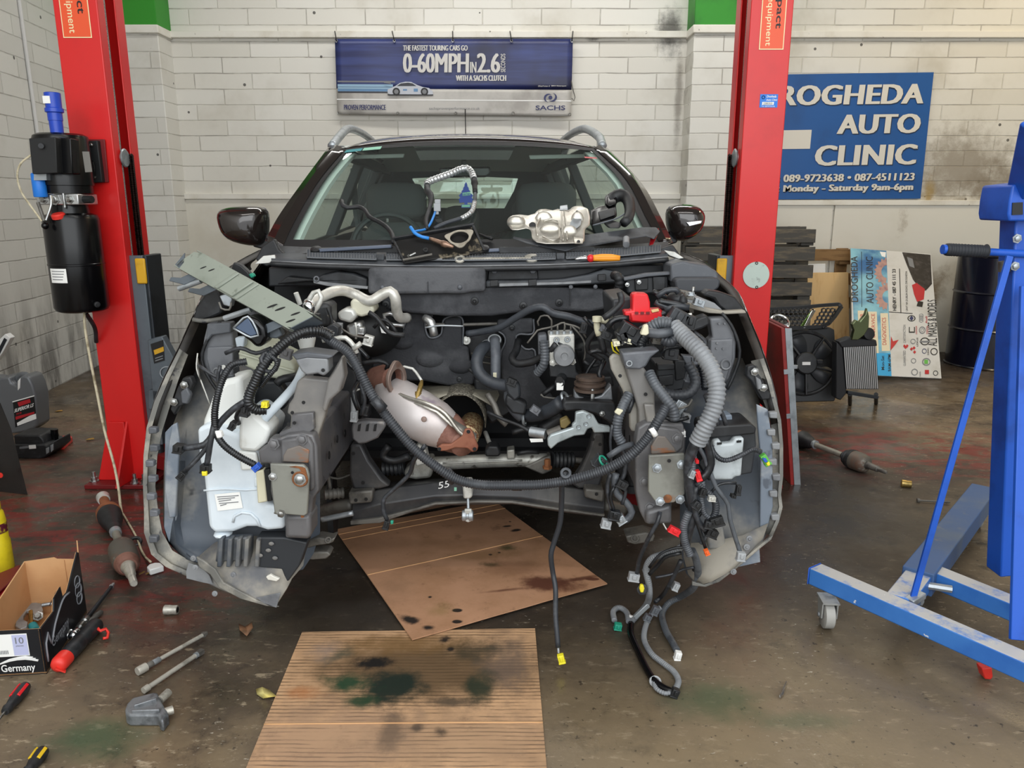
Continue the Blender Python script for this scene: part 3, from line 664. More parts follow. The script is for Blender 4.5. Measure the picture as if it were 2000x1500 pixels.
sx_ = nt_.nodes.new('ShaderNodeSeparateXYZ'); nt_.links.new(vec_, sx_.inputs[0])
c_ = _mix(nt_, _ramp(nt_, _noise(nt_, _map(nt_, vec_, (0.35,1,6)), 3.0, 5.0), 0.35, 0.7), H('232a58'), H('35427c'))
c_ = _mix(nt_, _ramp(nt_, _noise(nt_, _map(nt_, vec_, (1,1,1)), 1.3, 3.0), 0.45, 0.62), c_, H('1f2140'))
nt_.links.new(c_, bs_.inputs['Base Color']); bs_.inputs['Roughness'].default_value = 0.4
b = bgrid(0, 1, 0, 0.66, 0.0); bn = make('navy_field', b, 'banner_print', ban, solid=0.002, sharp=180)
b = bgrid(0, 1, 0.66, 1.0, 0.0); bl_ = make('grey_field', b, mat('banner_grey', H('b9b6b0'), 0.45, c2=H('9a9690'), sc=3), ban, solid=0.002, sharp=180)
b = bgrid(0.0, 1, 0.795, 0.81, 0.0025); make('white_line', b, 'white', bl_, sharp=180)
for v0, v1, u1, mm in ((0.555,0.575,0.25,'ink_grey'),(0.60,0.635,0.24,mat('streak', H('8fb0c8'), 0.5)),(0.64,0.662,0.24,'streak'),(0.665,0.695,0.26,mat('streak_b', H('5e86ac'), 0.5)),(0.698,0.715,0.26,'navy_black')):
    b = bgrid(0.005, u1, v0, v1, 0.003, 20, 1); make('speed_streak', b, mm, bn, sharp=180)
# the printed racing car, a plain silver coupe
def bsl(pix, d=0.006):
    return B().ext([W(x, y, YB-0.012-d) for x, y in pix], (0, 0.0006, 0))
car_ = [(757,181),(757,175),(765,171),(772,168),(781,162),(792,159.5),(803,160),(815,166),(826,170),(838,172),(845,178),(846,184),(840,185),(800,186),(762,185)]
b = bsl(car_, 0.002); pc = make('printed_car', b, mat('print_silver', H('b8bcc4'), 0.5), ban)
b = bsl([(775,168),(783,163),(797,161.5),(806,163),(813,168)], 0.003); make('printed_window', b, 'navy_black', pc)
b = bsl([(750,160),(763,161.5),(764,164),(750,162)], 0.003); make('printed_spoiler', b, 'ink_grey', pc)
for x in (774, 829):
    b = B().lathe(W(x, 179, YB-0.016), V(0,-1,0), [(0.03, 0), (0.03, 0.0006)], 20); make('printed_wheel', b, 'black_ink', pc)
    b = B().lathe(W(x, 179, YB-0.017), V(0,-1,0), [(0.018, 0), (0.018, 0.0006)], 16); make('printed_hub', b, 'ink_grey', pc)
b = bsl([(757,184),(846,184.5),(846,186.5),(757,186)], 0.003); make('printed_skirt', b, 'black_ink', pc)
for q in ([(787,174),(795,174),(795,177),(787,177)], [(808,173),(816,173),(816,179),(808,179)]):
    b = bsl(q, 0.003); make('printed_decal', b, 'streak_b', pc)
def btext(s, x0, x1, yt, yb, m, **k):
    a = W(x0, yb, YB-0.018); return text('lettering', s, ban, m, a, W(x1, yb, YB-0.018)-a, W(x0, yt, YB-0.018)-a, off=V(0,-1,0), **k)
btext('THE FASTEST TOURING CARS GO', 787.5, 913, 88.5, 99, 'banner_letters', fat=0.002)
btext('0-60MPH', 788.5, 914, 104, 142, 'banner_letters', fat=0.0065)
btext('IN', 918.5, 930, 121, 142, 'banner_letters', fat=0.002)
btext('2.6', 933, 975.5, 104, 142, 'banner_letters', fat=0.0065)
a_ = W(987, 141, YB-0.018); text('lettering', 'SECONDS', ban, 'banner_letters', a_, W(987, 105, YB-0.018)-a_, W(978, 141, YB-0.018)-a_, off=V(0,-1,0), bold=0.012)
btext('WITH A SACHS CLUTCH', 891, 988, 147, 158, 'banner_letters', fat=0.003)
btext('PROVEN PERFORMANCE', 672, 753, 204.5, 214.5, 'banner_navy', fat=0.0014)
btext('sachsprovenperformance.co.uk', 838, 937, 209, 216, 'ink_grey')
btext('SACHS', 1046, 1104, 206, 215, 'banner_navy', bold=0.02)
btext('Official Partner of', 1051, 1074, 166.5, 169.5, 'banner_letters')
btext('BMW Motorsport', 1077, 1106, 166.5, 169.5, 'banner_letters', bold=0.02)
def arc(cx, cy, rx, ry, a0, a1, w0, n=14):
    o, i = [], []
    for k in range(n+1):
        t = k/n; a = math.radians(a0+(a1-a0)*t); w = w0*math.sin(math.pi*min(max(t, 0.03), 0.97))
        o.append((cx+(rx+w)*math.cos(a), cy-(ry+w)*math.sin(a))); i.append((cx+(rx-w)*math.cos(a), cy-(ry-w)*math.sin(a)))
    return o+i[::-1]
b = bsl(arc(1073, 192, 9, 8, 60, 250, 2.0), 0.006); bsa = make('logo', b, 'banner_navy', ban)
b = bsl(arc(1077, 189.5, 9, 8, 240, 430, 2.0), 0.006); make('logo_swirl', b, 'banner_navy', bsa)
b = B().lathe(W(1075, 190.5, YB-0.018), V(0,-1,0), [(0.016, 0), (0.016, 0.0006)], 16); make('logo_dot', b, 'banner_navy', bsa)
for i, (x, xt) in enumerate(((657, 654), (770, 766), (884.5, 884), (999, 996), (1117, 1119))):
    b = B().ring(W(x, 80, YB-0.016), Y3, 0.009, 0.003, 14, 5); make('eyelet', b, 'bright_steel', ban)
    b = B().tube([W(x, 80, YB-0.016), W((x+xt)/2, 70, YB-0.03), W(xt, 61, YW-0.04)], 0.004, 6); make('tie_cord', b, 'black_ink', ban)
for x in (661, 777, 890, 1002, 1113):
    b = B().ring(W(x, 221 if x < 1100 else 223, YB-0.02), Y3, 0.009, 0.003, 14, 5); make('eyelet', b, 'bright_steel', ban)
b = B().tube([W(1116, 158, YB-0.01), W(1119, 175, YB-0.02), W(1123, 190, YB-0.02), W(1121, 197, YB-0.02), W(1117, 192, YB-0.01)], 0.004, 6); make('loose_cord', b, 'dirty_metal', ban)
b = B().tube([W(908.5, 213, YB-0.025), W(909, 240, YB-0.02), W(909.5, 262, YB-0.03)], 0.004, 6); make('hanging_string', b, 'black_ink', ban)
# ------------------------------------------------------------------ blue wall sign
YS = YW-0.03
SQ = ((1475,146), (1824,141), (1798,388), (1449,390))     # corners, the near edge hidden behind the post
sg = thing('wall_sign', 'big blue workshop sign with white lettering and phone numbers on the rear wall', 'sign', W(1640, 389, YS))
b = B().slab(SQ, YS, 0.012); face = make('sign_board', b, 'sign_blue', sg, bev=0.001)
YL = YS-0.003
def stext(s, x0, x1, y0, y1, base_slope=-0.0143, lean=-0.105, **k):
    bl, br = (x0+(y0-y1)*lean*0, y1), (x1, y1+(x1-x0)*base_slope)
    a = W(*bl, YL); u = W(bl[0]+(y1-y0)*0.105, y0, YL)-a
    for (dx, dz, mm, dd, bb) in ((0.006, -0.006, 'sign_shade', 0.0004, 0.004), (0, 0, 'sign_white', 0.0024, -0.004)):
        text('lettering' if mm == 'sign_white' else 'letter_shadow', s, sg, mm, a+V(dx, 0, dz), W(*br, YL)-a, u, off=V(0,-1,0), thick=dd, bold=0.008+bb, spacing=1.06, fat=(y1-y0)*0.0003, shear=k.get('shear', 0.0))
stext('DROGHEDA', 1478, 1800, 168, 207, bold=0.035)
stext('AUTO', 1636, 1793, 224, 262, bold=0.035)
stext('CLINIC', 1592, 1785, 284, 324, bold=0.035)
stext('T: 089-9723638 \u2022 087-4511123', 1505, 1784, 341.5, 356, bold=0.025)
stext('O: Monday - Saturday 9am-6pm', 1500, 1781, 362, 379, bold=0.025)
b = B().slab([(1500,255),(1585.5,253.5),(1582,290.5),(1496,291.5)], YL-0.001, 0.001); make('sign_patch', b, 'sign_white', sg)
# ------------------------------------------------------------------ pallets and boards stacked at the wall
def pallet(label, x0, x1, ztop, y, lean, m, nb, gap, boards, group):
    t = thing('pallet', label, 'pallet', ((x0+x1)/2, y, 0), group)
    up = V(0, math.sin(lean), math.cos(lean)); nrm = V(0, -math.cos(lean), math.sin(lean)); o = V((x0+x1)/2, y, 0)
    w = x1-x0; bh = (ztop-gap*(nb-1))/nb
    for i in range(nb):
        c = o+up*(bh/2+i*(bh+gap)); b = B().box((0,0,0), (w+random.uniform(-0.015, 0.015), 0.02, bh*random.uniform(0.93, 1.0)), rot=Matrix((X3, -nrm, up)).transposed()); b.v = [p+c+nrm*0.0 for p in b.v]
        make('deck_board', b, m, t, bev=0.003)
    for k in range(3):
        xx = -w/2+0.06+k*(w-0.12)/2
        for j, zz_ in enumerate((0.07, ztop/2, ztop-0.07)):
            b = B().box((0,0,0), (0.1, 0.08, 0.12), rot=Matrix((X3, -nrm, up)).transposed()); b.v = [p+o+V(xx,0,0)+up*zz_-nrm*0.052 for p in b.v]; make('spacer_block', b, m, t, bev=0.003)
        b = B().box((0,0,0), (0.1, 0.02, ztop), rot=Matrix((X3, -nrm, up)).transposed()); b.v = [p+o+V(xx,0,0)+up*ztop/2-nrm*0.104 for p in b.v]; make('bottom_board', b, m, t, bev=0.003)
    return t
x0 = W(1338, 560, 6.10).x; x1 = W(1590, 560, 6.10).x
pallet('dark weathered wooden pallet leaning upright behind the red lift post', x0, x1, W(1560, 452, 6.12).z+0.02, 6.10, 0.05, 'pallet_dark', 8, 0.028, 8, 'pallets against the rear wall')
pallet('second grey pallet leaning behind the dark weathered one, its end board showing', W(1330, 560, 6.3).x, W(1567, 560, 6.3).x, W(1560, 444, 6.33).z+0.01, 6.29, 0.04, 'pallet_dark', 8, 0.03, 8, 'pallets against the rear wall')
pallet('brown pallet standing against the wall behind the pine sheet and poster board', W(1340, 500, 6.5).x, W(1668, 500, 6.5).x, W(1640, 486, 6.5).z, 6.495, 0.005, 'pallet_brown', 5, 0.10, 5, 'pallets against the rear wall')
b = B().slab([(1577,533,6.42),(1657,532,6.42),(1660,706,6.30),(1581,706,6.30)], 6.1, 0.018); make('plywood_sheet', b, 'pine', bev=0.002, label='bare pine plywood sheet leaning beside the upright poster board', cat='board')
b = B().slab([(1576,516,6.455),(1612,515,6.455),(1612,660,6.455),(1577,660,6.455)], 6.3, 0.006); make('white_panel', b, 'white', bev=0.001, label='small white panel tucked between the brown pallet and pine sheet', cat='board')
# ------------------------------------------------------------------ poster board lying on its side against the wall
PQ = [W(1661,484,6.44), W(1818,496,6.44), G(1839,739,0.012), None]
pn = (PQ[1]-PQ[0]).cross(PQ[2]-PQ[1]).normalized()
if pn.y > 0: pn = -pn
_r = ray(1666, 731); PQ[3] = V(0,0,CAM_H)+_r*((PQ[0]-V(0,0,CAM_H)).dot(pn)/_r.dot(pn))
po = thing('poster_board', 'scuffed workshop poster board with rotated print resting against the wall by the drum', 'sign', (PQ[2]+PQ[3])/2)
b = B().ext(PQ, -pn*0.008); make('board', b, 'poster_grey', po, bev=0.001)
# pixel on the board plane
def pp(px, py, d=0.0):
    r = ray(px, py); o = V(0,0,CAM_H); t = (PQ[0]-o).dot(pn)/r.dot(pn); return o+r*t+pn*d
def pslab(name, pix, m, d=0.001, par=None, **k): return make(name, B().ext([pp(x, y, d) for x, y in pix], pn*0.0006), m, par or po, **k)
m_, nt_, bs_, vec_ = newmat('poster_blue')
c_ = _mix(nt_, _ramp(nt_, _noise(nt_, vec_, 3.5, 4.0), 0.35, 0.6), H('1c5f96'), H('7fb8c8'))
nt_.links.new(c_, bs_.inputs['Base Color']); bs_.inputs['Roughness'].default_value = 0.45
bp = pslab('blue_print', [(1661,485),(1731,490),(1741,735),(1672,730)], 'poster_blue')
pslab('cyan_print', [(1672,690),(1739,690),(1741,735),(1674,731)], 'poster_cyan', 0.0018, bp)
for q in ([(1675,607),(1690,607),(1692,690),(1678,690)], [(1692,609),(1712,609),(1716,690),(1696,690)], [(1719,612),(1734,612),(1738,686),(1722,686)]): pslab('cream_strip', q, 'poster_cream', 0.0022, bp)
def gearpts(cx, cy, ro, ri, n, a0, a1):
    o = []
    for k in range(n*4+1):
        a = math.radians(a0+(a1-a0)*k/(n*4)); r = ro if k % 4 in (0,1) else ro*0.87; o.append((cx+r*math.cos(a), cy-r*math.sin(a)*1.05))
    i = [(cx+ri*math.cos(math.radians(a0+(a1-a0)*k/16)), cy-ri*math.sin(math.radians(a0+(a1-a0)*k/16))*1.05) for k in range(17)]
    return o+i[::-1]
pslab('gear_print', gearpts(1733, 531, 26, 12, 9, 95, 262), 'gear', 0.0026, bp)
pslab('gear_print', gearpts(1735, 580, 26, 12, 9, 95, 262), 'gear', 0.0026, bp)
pslab('photo_print', [(1762,493),(1817,498),(1820,555),(1808,568),(1797,565),(1783,546),(1770,515)], 'photo_black', 0.0018)
pslab('red_car_print', [(1781,557),(1790,553),(1806,565),(1804,585),(1791,590),(1785,575)], 'photo_red', 0.0024)
pslab('pickup_print', [(1793,588),(1803,590),(1801,600),(1790,598)], 'black_ink', 0.0024)
pslab('lamp_print', [(1771,502),(1782,506),(1786,524),(1776,520)], 'ink_grey', 0.0024)
pslab('rule_line', [(1682,492),(1683,492),(1683.5,600),(1682.5,600)], 'black_ink', 0.0024)
pslab('rule_line', [(1756,525),(1757.3,525),(1760,612),(1758.7,612)], 'black_ink', 0.0024)
pslab('rule_line', [(1735,609),(1782,612),(1782,613),(1735,610)], 'black_ink', 0.0024)
pslab('red_arrow', [(1740,657),(1744,667),(1755,664),(1748,674),(1739,685)], 'photo_red', 0.0024)
def ptext(s, x0, x1, y0, y1, m, **k):
    """reads upwards: starts at the lower end y1, capitals point to x0."""
    a = pp(x1, y1, 0.0032); return text('lettering', s, po, m, a, pp(x1-2.2*(y1-y0)/120, y0, 0.0032)-a, pp(x0, y1, 0.0032)-a, off=pn, **k)
ptext('DROGHEDA', 1662, 1676, 501, 590, 'navy_black', bold=0.004)
ptext('AUTO CLINIC', 1692, 1706, 502, 593, 'navy_black', bold=0.0)
ptext('HENRY - 087 45 111 23', 1743.5, 1750.5, 526, 607, 'black_ink', bold=0.015)
ptext('UNIT 4A DUBLIN ROAD, DROGHEDA', 1769, 1773.5, 530, 608, 'black_ink')
ptext('ALL MAKES & MODELS', 1812, 1830, 586, 676, 'black_ink', bold=0.0)
ptext('DIAGNOSTICS', 1723, 1731, 621, 674, 'photo_red')
ptext('& SERVICE', 1702, 1709, 613, 660, 'photo_red')
ptext('REPAIR', 1680, 1686, 613, 640, 'photo_red')
ptext('Mon-Sat', 1721, 1727, 695, 723, 'black_ink', bold=0.01)
ptext('9AM-6PM', 1734, 1740, 693, 726, 'black_ink', bold=0.01)
ptext('GUARANTEED', 1764, 1769, 685, 715, 'ink_grey')
ptext('CARTISFACTION', 1764, 1769, 635, 670, 'ink_grey')
pslab('heart', [(1768,682),(1764,677),(1764.5,674),(1767,673.5),(1768.5,676),(1771,673),(1774,674.5),(1773,678)], 'photo_red', 0.0026)
for s, x0, x1, y0, y1, m in (('Audi',1807,1811,618,632,'photo_red'),('TOYOTA',1809,1813,637,653,'photo_red'),('HONDA',1788,1791,637,653,'photo_red'),('LEXUS',1790,1793,660,677,'black_ink'),('SUBARU',1811,1814,680,694,'black_ink'),('mazda',1795,1798,726,736,'ink_grey')):
    ptext(s, x0, x1, y0, y1, m, bold=0.01)
def emb(x, y, r, sx, m='black_ink', t=0.0035):
    c = pp(x, y, 0.003); u = (pp(x+1, y)-pp(x, y)); v = (pp(x, y-1)-pp(x, y)); n = 18; P_ = []
    b = B(); vs = []
    for k in range(n):
        a = 2*math.pi*k/n
        for f in (1.0, 0.78): vs.append(c+u*r*sx*f*math.cos(a)+v*r*f*math.sin(a))
    b.add(vs, [(2*k, 2*((k+1) % n), 2*((k+1) % n)+1, 2*k+1) for k in range(n)]); return make('emblem', b, m, po, sharp=180)
emb(1780,622,6,1.3); pslab('emblem_dot', [(1776,622),(1780,617),(1784,622),(1780,627)], 'banner_navy', 0.0028)
for k in range(4): emb(1799, 616+k*3.6, 3, 1.4, 'ink_grey')
emb(1801,645,7,0.9,'ink_grey'); emb(1801,645,3.4,0.9,'ink_grey'); emb(1783,667,5,1,'ink_grey'); emb(1806,667,7.5,1.2); pslab('emblem_bar', [(1796,666),(1816,666),(1816,669),(1796,669)], 'ink_grey', 0.0034)
pslab('emblem_frame', [(1775,639),(1776.5,639),(1776.5,648),(1785,648),(1785,639),(1786.5,639),(1786.5,650),(1775,650)], 'black_ink', 0.0026)
for c in ((1780,682),(1786,688),(1785,680)): pslab('emblem_diamond', [(c[0]-3,c[1]),(c[0],c[1]-3.5),(c[0]+3,c[1]),(c[0],c[1]+3.5)], 'photo_red', 0.0026)
emb(1805,686,5,0.9,'banner_navy'); emb(1824,687,7,1.0); emb(1784,705,5,1,'ink_grey'); emb(1809,707,7.5,1.1,'ink_grey'); emb(1786,727,6.5,1.0,'ink_grey'); emb(1827,729,5,1.0)
pslab('emblem_dot', [(1805,703),(1812,703),(1812,711),(1805,711)], 'lime', 0.003)
pslab('emblem_frame', [(1806,723),(1814,723),(1814,731),(1806,731)], 'photo_red', 0.003)
pslab('thumb_print', [(1718,492),(1730,493),(1729,503),(1722,501)], 'white', 0.0026)
# ------------------------------------------------------------------ oil drum
dx, dy, dr = W(1938, 600, 6.12).x, 6.12, 0.285
dr_ = thing('oil_drum', 'dark navy steel drum standing by the rear wall behind the blue crane', 'drum', (dx, dy, 0))
b = B().lathe(V(dx, dy, 0), Z3, [(dr, 0), (dr+0.008, 0.006), (dr, 0.015), (dr, 0.29), (dr+0.01, 0.30), (dr, 0.31), (dr, 0.58), (dr+0.01, 0.59), (dr, 0.60), (dr, 0.865), (dr+0.008, 0.875), (dr-0.004, 0.885), (dr-0.012, 0.87), (0.0, 0.87)], 48); make('drum_body', b, 'drum_blue', dr_)
b = B().lathe(V(dx-0.15, dy-0.05, 0.87), Z3, [(0.035, 0), (0.035, 0.012), (0.02, 0.013)], 14); make('bung', b, 'bright_steel', dr_)
# ------------------------------------------------------------------ the half dismantled car
car = thing('car', 'dark brown crossover car with its nose, bumper, radiator and engine stripped out', 'car', (-0.2, 3.2, 0))
cxo = lambda Y: -0.133-0.055*(Y-2.1)
def sl(name, pix, Y, t, m, par=None, bev=0.004, seg=2, **k):
    return make(name, B().slab(pix, Y, t), m, par or car, bev=bev, seg=seg, **k)
def pw(p, Y=None): return W(p[0], p[1], p[2] if len(p) > 2 else Y)
def tb(name, pts, r, m, par=None, Y=2.0, corr=None, seg=8, step=0.015, **k):
    return make(name, B().tube([pw(p, Y) for p in pts], r, seg, corr, step), m, par or car, sharp=180 if not corr else 60, **k)
def bolts(pix, Y, r, m='bright_steel', par=None, name='bolt'):
    for p in pix: make(name, B().bolt(pw(p, Y), V(0,-1,0.1), r), m, par or car)
def conn(p, Y, w, h, d, m, par, ang=0.0, name='connector', grooves=True):
    """moulded plug body with a latch and a lip."""
    R = Matrix.Rotation(ang, 3, 'Y'); c = pw(p, Y); b = B()
    b.box(c, (w, d, h), rot=R); b.box(c+R @ V(0, -d*0.55, h*0.12), (w*0.4, d*0.3, h*0.6), rot=R); b.box(c+R @ V(0, 0, -h*0.5), (w*1.12, d*1.1, h*0.2), rot=R)
    return make(name, b, m, par, bev=min(w, h)*0.08)
# ---- windscreen and cabin
Lc = [(549,489,2.95),(577,430,3.10),(623,353,3.32),(674,292,3.50)]
Rc = [(1291,481,2.95),(1262,425,3.10),(1222,350,3.32),(1161,290,3.50)]
Cc = [(912,497,2.80),(908,420,3.01),(906,345,3.23),(905,277,3.43)]
def along(c, v):
    x = min(max(v, 0), 1)*3; i = min(int(x), 2); f = x-i; p = [W(*q) for q in c]
    p0 = p[i-1] if i else p[0]*2-p[1]; p1, p2 = p[i], p[i+1]; p3 = p[i+2] if i < 2 else p[3]*2-p[2]
    return 0.5*((2*p1)+(p2-p0)*f+(2*p0-5*p1+4*p2-p3)*f*f+(3*p1-p0-3*p2+p3)*f**3)
def ws(u, v, off=0.0):
    l, r, c = along(Lc, v), along(Rc, v), along(Cc, v)
    return l*(1-u)+r*u+(c-(l+r)/2)*(4*u*(1-u))+V(0, -off*0.75, off*0.66)
def wsgrid(u0, u1, v0, v1, off, nu=24, nv=10): return B().loft([[ws(u0+(u1-u0)*i/nu, v0+(v1-v0)*j/nv, off) for i in range(nu+1)] for j in range(nv+1)])
wsc = make('windscreen', wsgrid(0, 1, 0, 1, 0), 'screen_glass', car, sharp=180)
for q in ((0, 0.022, 0, 1), (0.978, 1, 0, 1)): make('screen_border', wsgrid(*q, 0.002, 3, 14), 'rubber_seal', wsc, sharp=180)
make('screen_border', wsgrid(0, 1, 0, 0.12, 0.002, 24, 2), 'rubber_seal', wsc, sharp=180)
make('screen_border', wsgrid(0, 1, 0.965, 1, 0.002, 24, 2), 'rubber_seal', wsc, sharp=180)
b = B().loft([[ws(0.30+0.40*i/10+(0.045*(1-j/4))*(1-2*i/10), 0.835+0.15*j/4, -0.006) for i in range(11)] for j in range(5)]); make('sensor_shroud', b, 'black_ink', wsc, sharp=180)
b = B().loft([[ws(0.012+0.075*i/4, 0.955+0.03*j, 0.003) for i in range(5)] for j in range(2)]); make('screen_sticker', b, 'teal_sticker', wsc, sharp=180)
b = B().loft([[ws(0.092+0.078*i/4, 0.955+0.03*j, 0.003) for i in range(5)] for j in range(2)]); make('screen_sticker', b, 'green_sticker', wsc, sharp=180)
b = B().loft([[ws(0.925+0.042*i/3, 0.87+0.016*j, 0.003) for i in range(4)] for j in range(2)]); make('screen_sticker', b, 'photo_red', wsc, sharp=180)
# a pillars outside the glass
OL = [(519,470,2.98),(547,419,3.10),(596,350,3.33),(645,284,3.56)]
OR = [(1313,474,2.98),(1290,425,3.10),(1250,355,3.33),(1180,284,3.56)]
for ed, oc in ((0, OL), (1, OR)):
    rows = []
    for j in range(15):
        v = j/14; a = ws(ed, v, 0.004); o = along(oc, v); mid = (a+o)/2+V(0, -0.012, 0.006); rows.append([a+V(0,0.03,0), a, mid, o, o+V(0, 0.07, -0.01)])
    make('a_pillar', B().loft(rows), 'car_paint', car, solid=0.004)
# roof skin: front header then back to the tailgate
rows = []
for Y, dz, dw in ((3.44, 0.0, 0.0), (3.50, 0.022, 0.0), (3.7, 0.05, 0.005), (4.2, 0.075, 0.01), (4.8, 0.07, 0.0), (5.4, 0.03, -0.02), (5.75, -0.02, -0.05)):
    r = []
    for i in range(21):
        u = i/20; s_ = abs(2*u-1)
        p = ws(u, 1.0, 0.004); x = p.x+cxo(Y)-cxo(3.45)
        x = cxo(Y)+(p.x-cxo(3.45))*(1.035+dw)
        r.append(V(x, Y+(p.y-3.43 if Y < 3.6 else 0.0), p.z+dz*(1-0.45*s_**3)-0.008*s_**8))
    rows.append(r)
make('roof', B().loft(rows), 'car_paint', car, solid=0.006)
zr = W(905, 277, 3.43).z
# roof rails
for s in (-1, 1):
    fx = W(648, 281, 3.58) if s < 0 else W(1177, 281, 3.58)
    def rp_(Y, x, z): return V(cxo(Y)+s*x, Y, z)
    x0 = abs(fx.x-cxo(3.58)); top = W(692, 254, 4.15).z
    pts = [fx+V(0,0,-0.01), fx+V(0, 0.16, 0.042), rp_(3.98, x0-0.01, top-0.012), rp_(4.2, x0-0.02, top+0.004), rp_(4.7, x0-0.02, top+0.01), rp_(5.2, x0-0.03, top-0.02), rp_(5.38, x0-0.03, top-0.075)]
    make('roof_rail', B().tube(pts, 0.02, 10), 'galv', car, sharp=180)
# body sides, belt line down to the sills, and the glass houses above
belt = lambda Y: 1.075+0.025*(Y-3.0)
for s in (-1, 1):
    rows = []
    for Y in (2.98, 3.3, 3.8, 4.4, 5.0, 5.5, 5.9):
        k = 1.0 if Y < 5.4 else 1.0-(Y-5.4)*0.14
        rows.append([V(cxo(Y)+s*x*k, Y, z) for x, z in ((0.765, belt(Y)), (0.84, 0.98), (0.885, 0.8), (0.875, 0.55), (0.85, 0.34))])
    make('body_side', B().loft(rows), 'car_paint', car, solid=0.01)
    rows = []
    for Y in (3.02, 3.25, 3.56, 4.0, 4.6, 5.2, 5.6):
        tz = min(zr-0.02, belt(Y)+(Y-2.99)*0.83) if Y < 3.6 else zr+0.01-max(0, Y-5.0)*0.06
        f = (tz-belt(Y))/(zr-belt(Y)); rows.append([V(cxo(Y)+s*(0.755-0.175*f*q), Y, belt(Y)+(tz-belt(Y))*q) for q in (0, 0.5, 1)])
    make('side_window', B().loft(rows), 'side_glass', car, sharp=180)
    for Y, w in ((4.22, 0.08), (5.10, 0.08), (5.55, 0.30)):
        b = B(); b.ext([V(cxo(Y)+s*0.75, Y-w/2, belt(Y)), V(cxo(Y)+s*0.75, Y+w/2, belt(Y)), V(cxo(Y)+s*0.575, Y+w/2+0.06, zr-0.01), V(cxo(Y)+s*0.575, Y-w/2+0.06, zr-0.01)], (-s*0.05, 0, 0)); make('side_pillar', b, 'dash', car, bev=0.006)
    # inner pillar trim and window frame, pale
    rows = []
    for j in range(9):
        v = 0.06+0.92*j/8; a = ws(0.5+s*0.495, v, -0.01); rows.append([a+V(s*0.004, 0.008, 0), a+V(-s*0.040, 0.0, -0.002), a+V(-s*0.046, 0.03, -0.004), a+V(-s*0.005, 0.06, 0)])
    make('pillar_trim', B().loft(rows), 'pillar_trim', car, solid=0.003)
    b = B().beam(V(cxo(3.5)+s*0.565, 3.60, zr-0.03), V(cxo(5.6)+s*0.55, 5.6, zr-0.04), 0.05, 0.05); make('cant_rail', b, 'dash', car, bev=0.008)
# headliner, parcel of dark rear structure and tail
rows = [[V(cxo(Y)+x, Y, zr-0.012-dz-0.02*abs(x)**2) for x in (-0.6,-0.4,-0.2,0,0.2,0.4,0.6)] for Y, dz in ((3.52, 0.0), (3.8, -0.03), (4.4, -0.045), (5.0, -0.02), (5.5, 0.03))]
make('headliner', B().loft(rows), 'headliner', car, sharp=180)
YT = 5.72
win = [(803,348),(905,343),(1012,348),(1004,372),(985,407),(905,407),(832,405),(816,372)]
out = [(714,304),(905,294),(1096,304),(1112,350),(1120,420),(905,470),(692,420),(700,350)]
b = B()
n_ = len(win); pv = [W(x, y, YT) for x, y in out]+[W(x, y, YT) for x, y in win]
b.add(pv+[p+V(0, 0.06, 0) for p in pv], [(i, (i+1) % n_, n_+(i+1) % n_, n_+i) for i in range(n_)]+[(2*n_+i, 3*n_+i, 3*n_+(i+1) % n_, 2*n_+(i+1) % n_) for i in range(n_)]+[(n_+i, n_+(i+1) % n_, 3*n_+(i+1) % n_, 3*n_+i) for i in range(n_)]+[((i+1) % n_, i, 2*n_+i, 2*n_+(i+1) % n_) for i in range(n_)])
tg = make('tailgate', b, 'dash', car, bev=0.006)
make('rear_window', B().ext([W(x, y, YT+0.02) for x, y in win], (0, 0.005, 0)), 'side_glass', tg, sharp=30)
b = B().box((cxo(5.75), 5.80, 0.74), (1.5, 0.12, 0.72)); make('tail_panel', b, 'car_paint', tg, bev=0.03)
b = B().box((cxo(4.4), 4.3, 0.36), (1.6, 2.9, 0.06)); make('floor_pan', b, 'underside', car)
# seats
def seat(px, Y, w, ztop, hw, par=None):
    X = W(px, 400, Y).x; b = B()
    rows = []
    for z, k, dy in ((0.55, 0.9, -0.02), (0.75, 1.0, 0), (0.95, 1.0, 0.02), (ztop-0.06, 0.9, 0.05), (ztop, 0.62, 0.06)):
        rows.append([V(X+w/2*k*math.cos(a), Y+dy+0.07*math.sin(a), z) for a in [2*math.pi*i/16 for i in range(16)]])
    st = make('seat', b.loft(rows, True, True), 'seat_cloth', car, sharp=180)
    rows = []
    for z, k in ((ztop+0.02, 0.8), (ztop+0.05, 1.0), (ztop+0.15, 1.0), (ztop+0.19, 0.8), (ztop+0.2, 0.4)):
        rows.append([V(X+hw/2*k*math.cos(a), Y+0.07+0.055*k*math.sin(a), z) for a in [2*math.pi*i/16 for i in range(16)]])
    make('headrest', B().loft(rows, True, True), 'seat_cloth', st, sharp=180)
    for d in (-0.05, 0.05): make('headrest_post', B().cyl(V(X+d, Y+0.06, ztop-0.02), V(X+d, Y+0.06, ztop+0.04), 0.006, seg=8), 'chrome', st)
seat(771, 4.0, 0.40, 1.18, 0.31); seat(1068, 4.0, 0.40, 1.18, 0.31)
seat(745, 4.95, 0.50, 1.10, 0.26); seat(900, 4.95, 0.42, 1.06, 0.22); seat(1040, 4.95, 0.50, 1.10, 0.26)
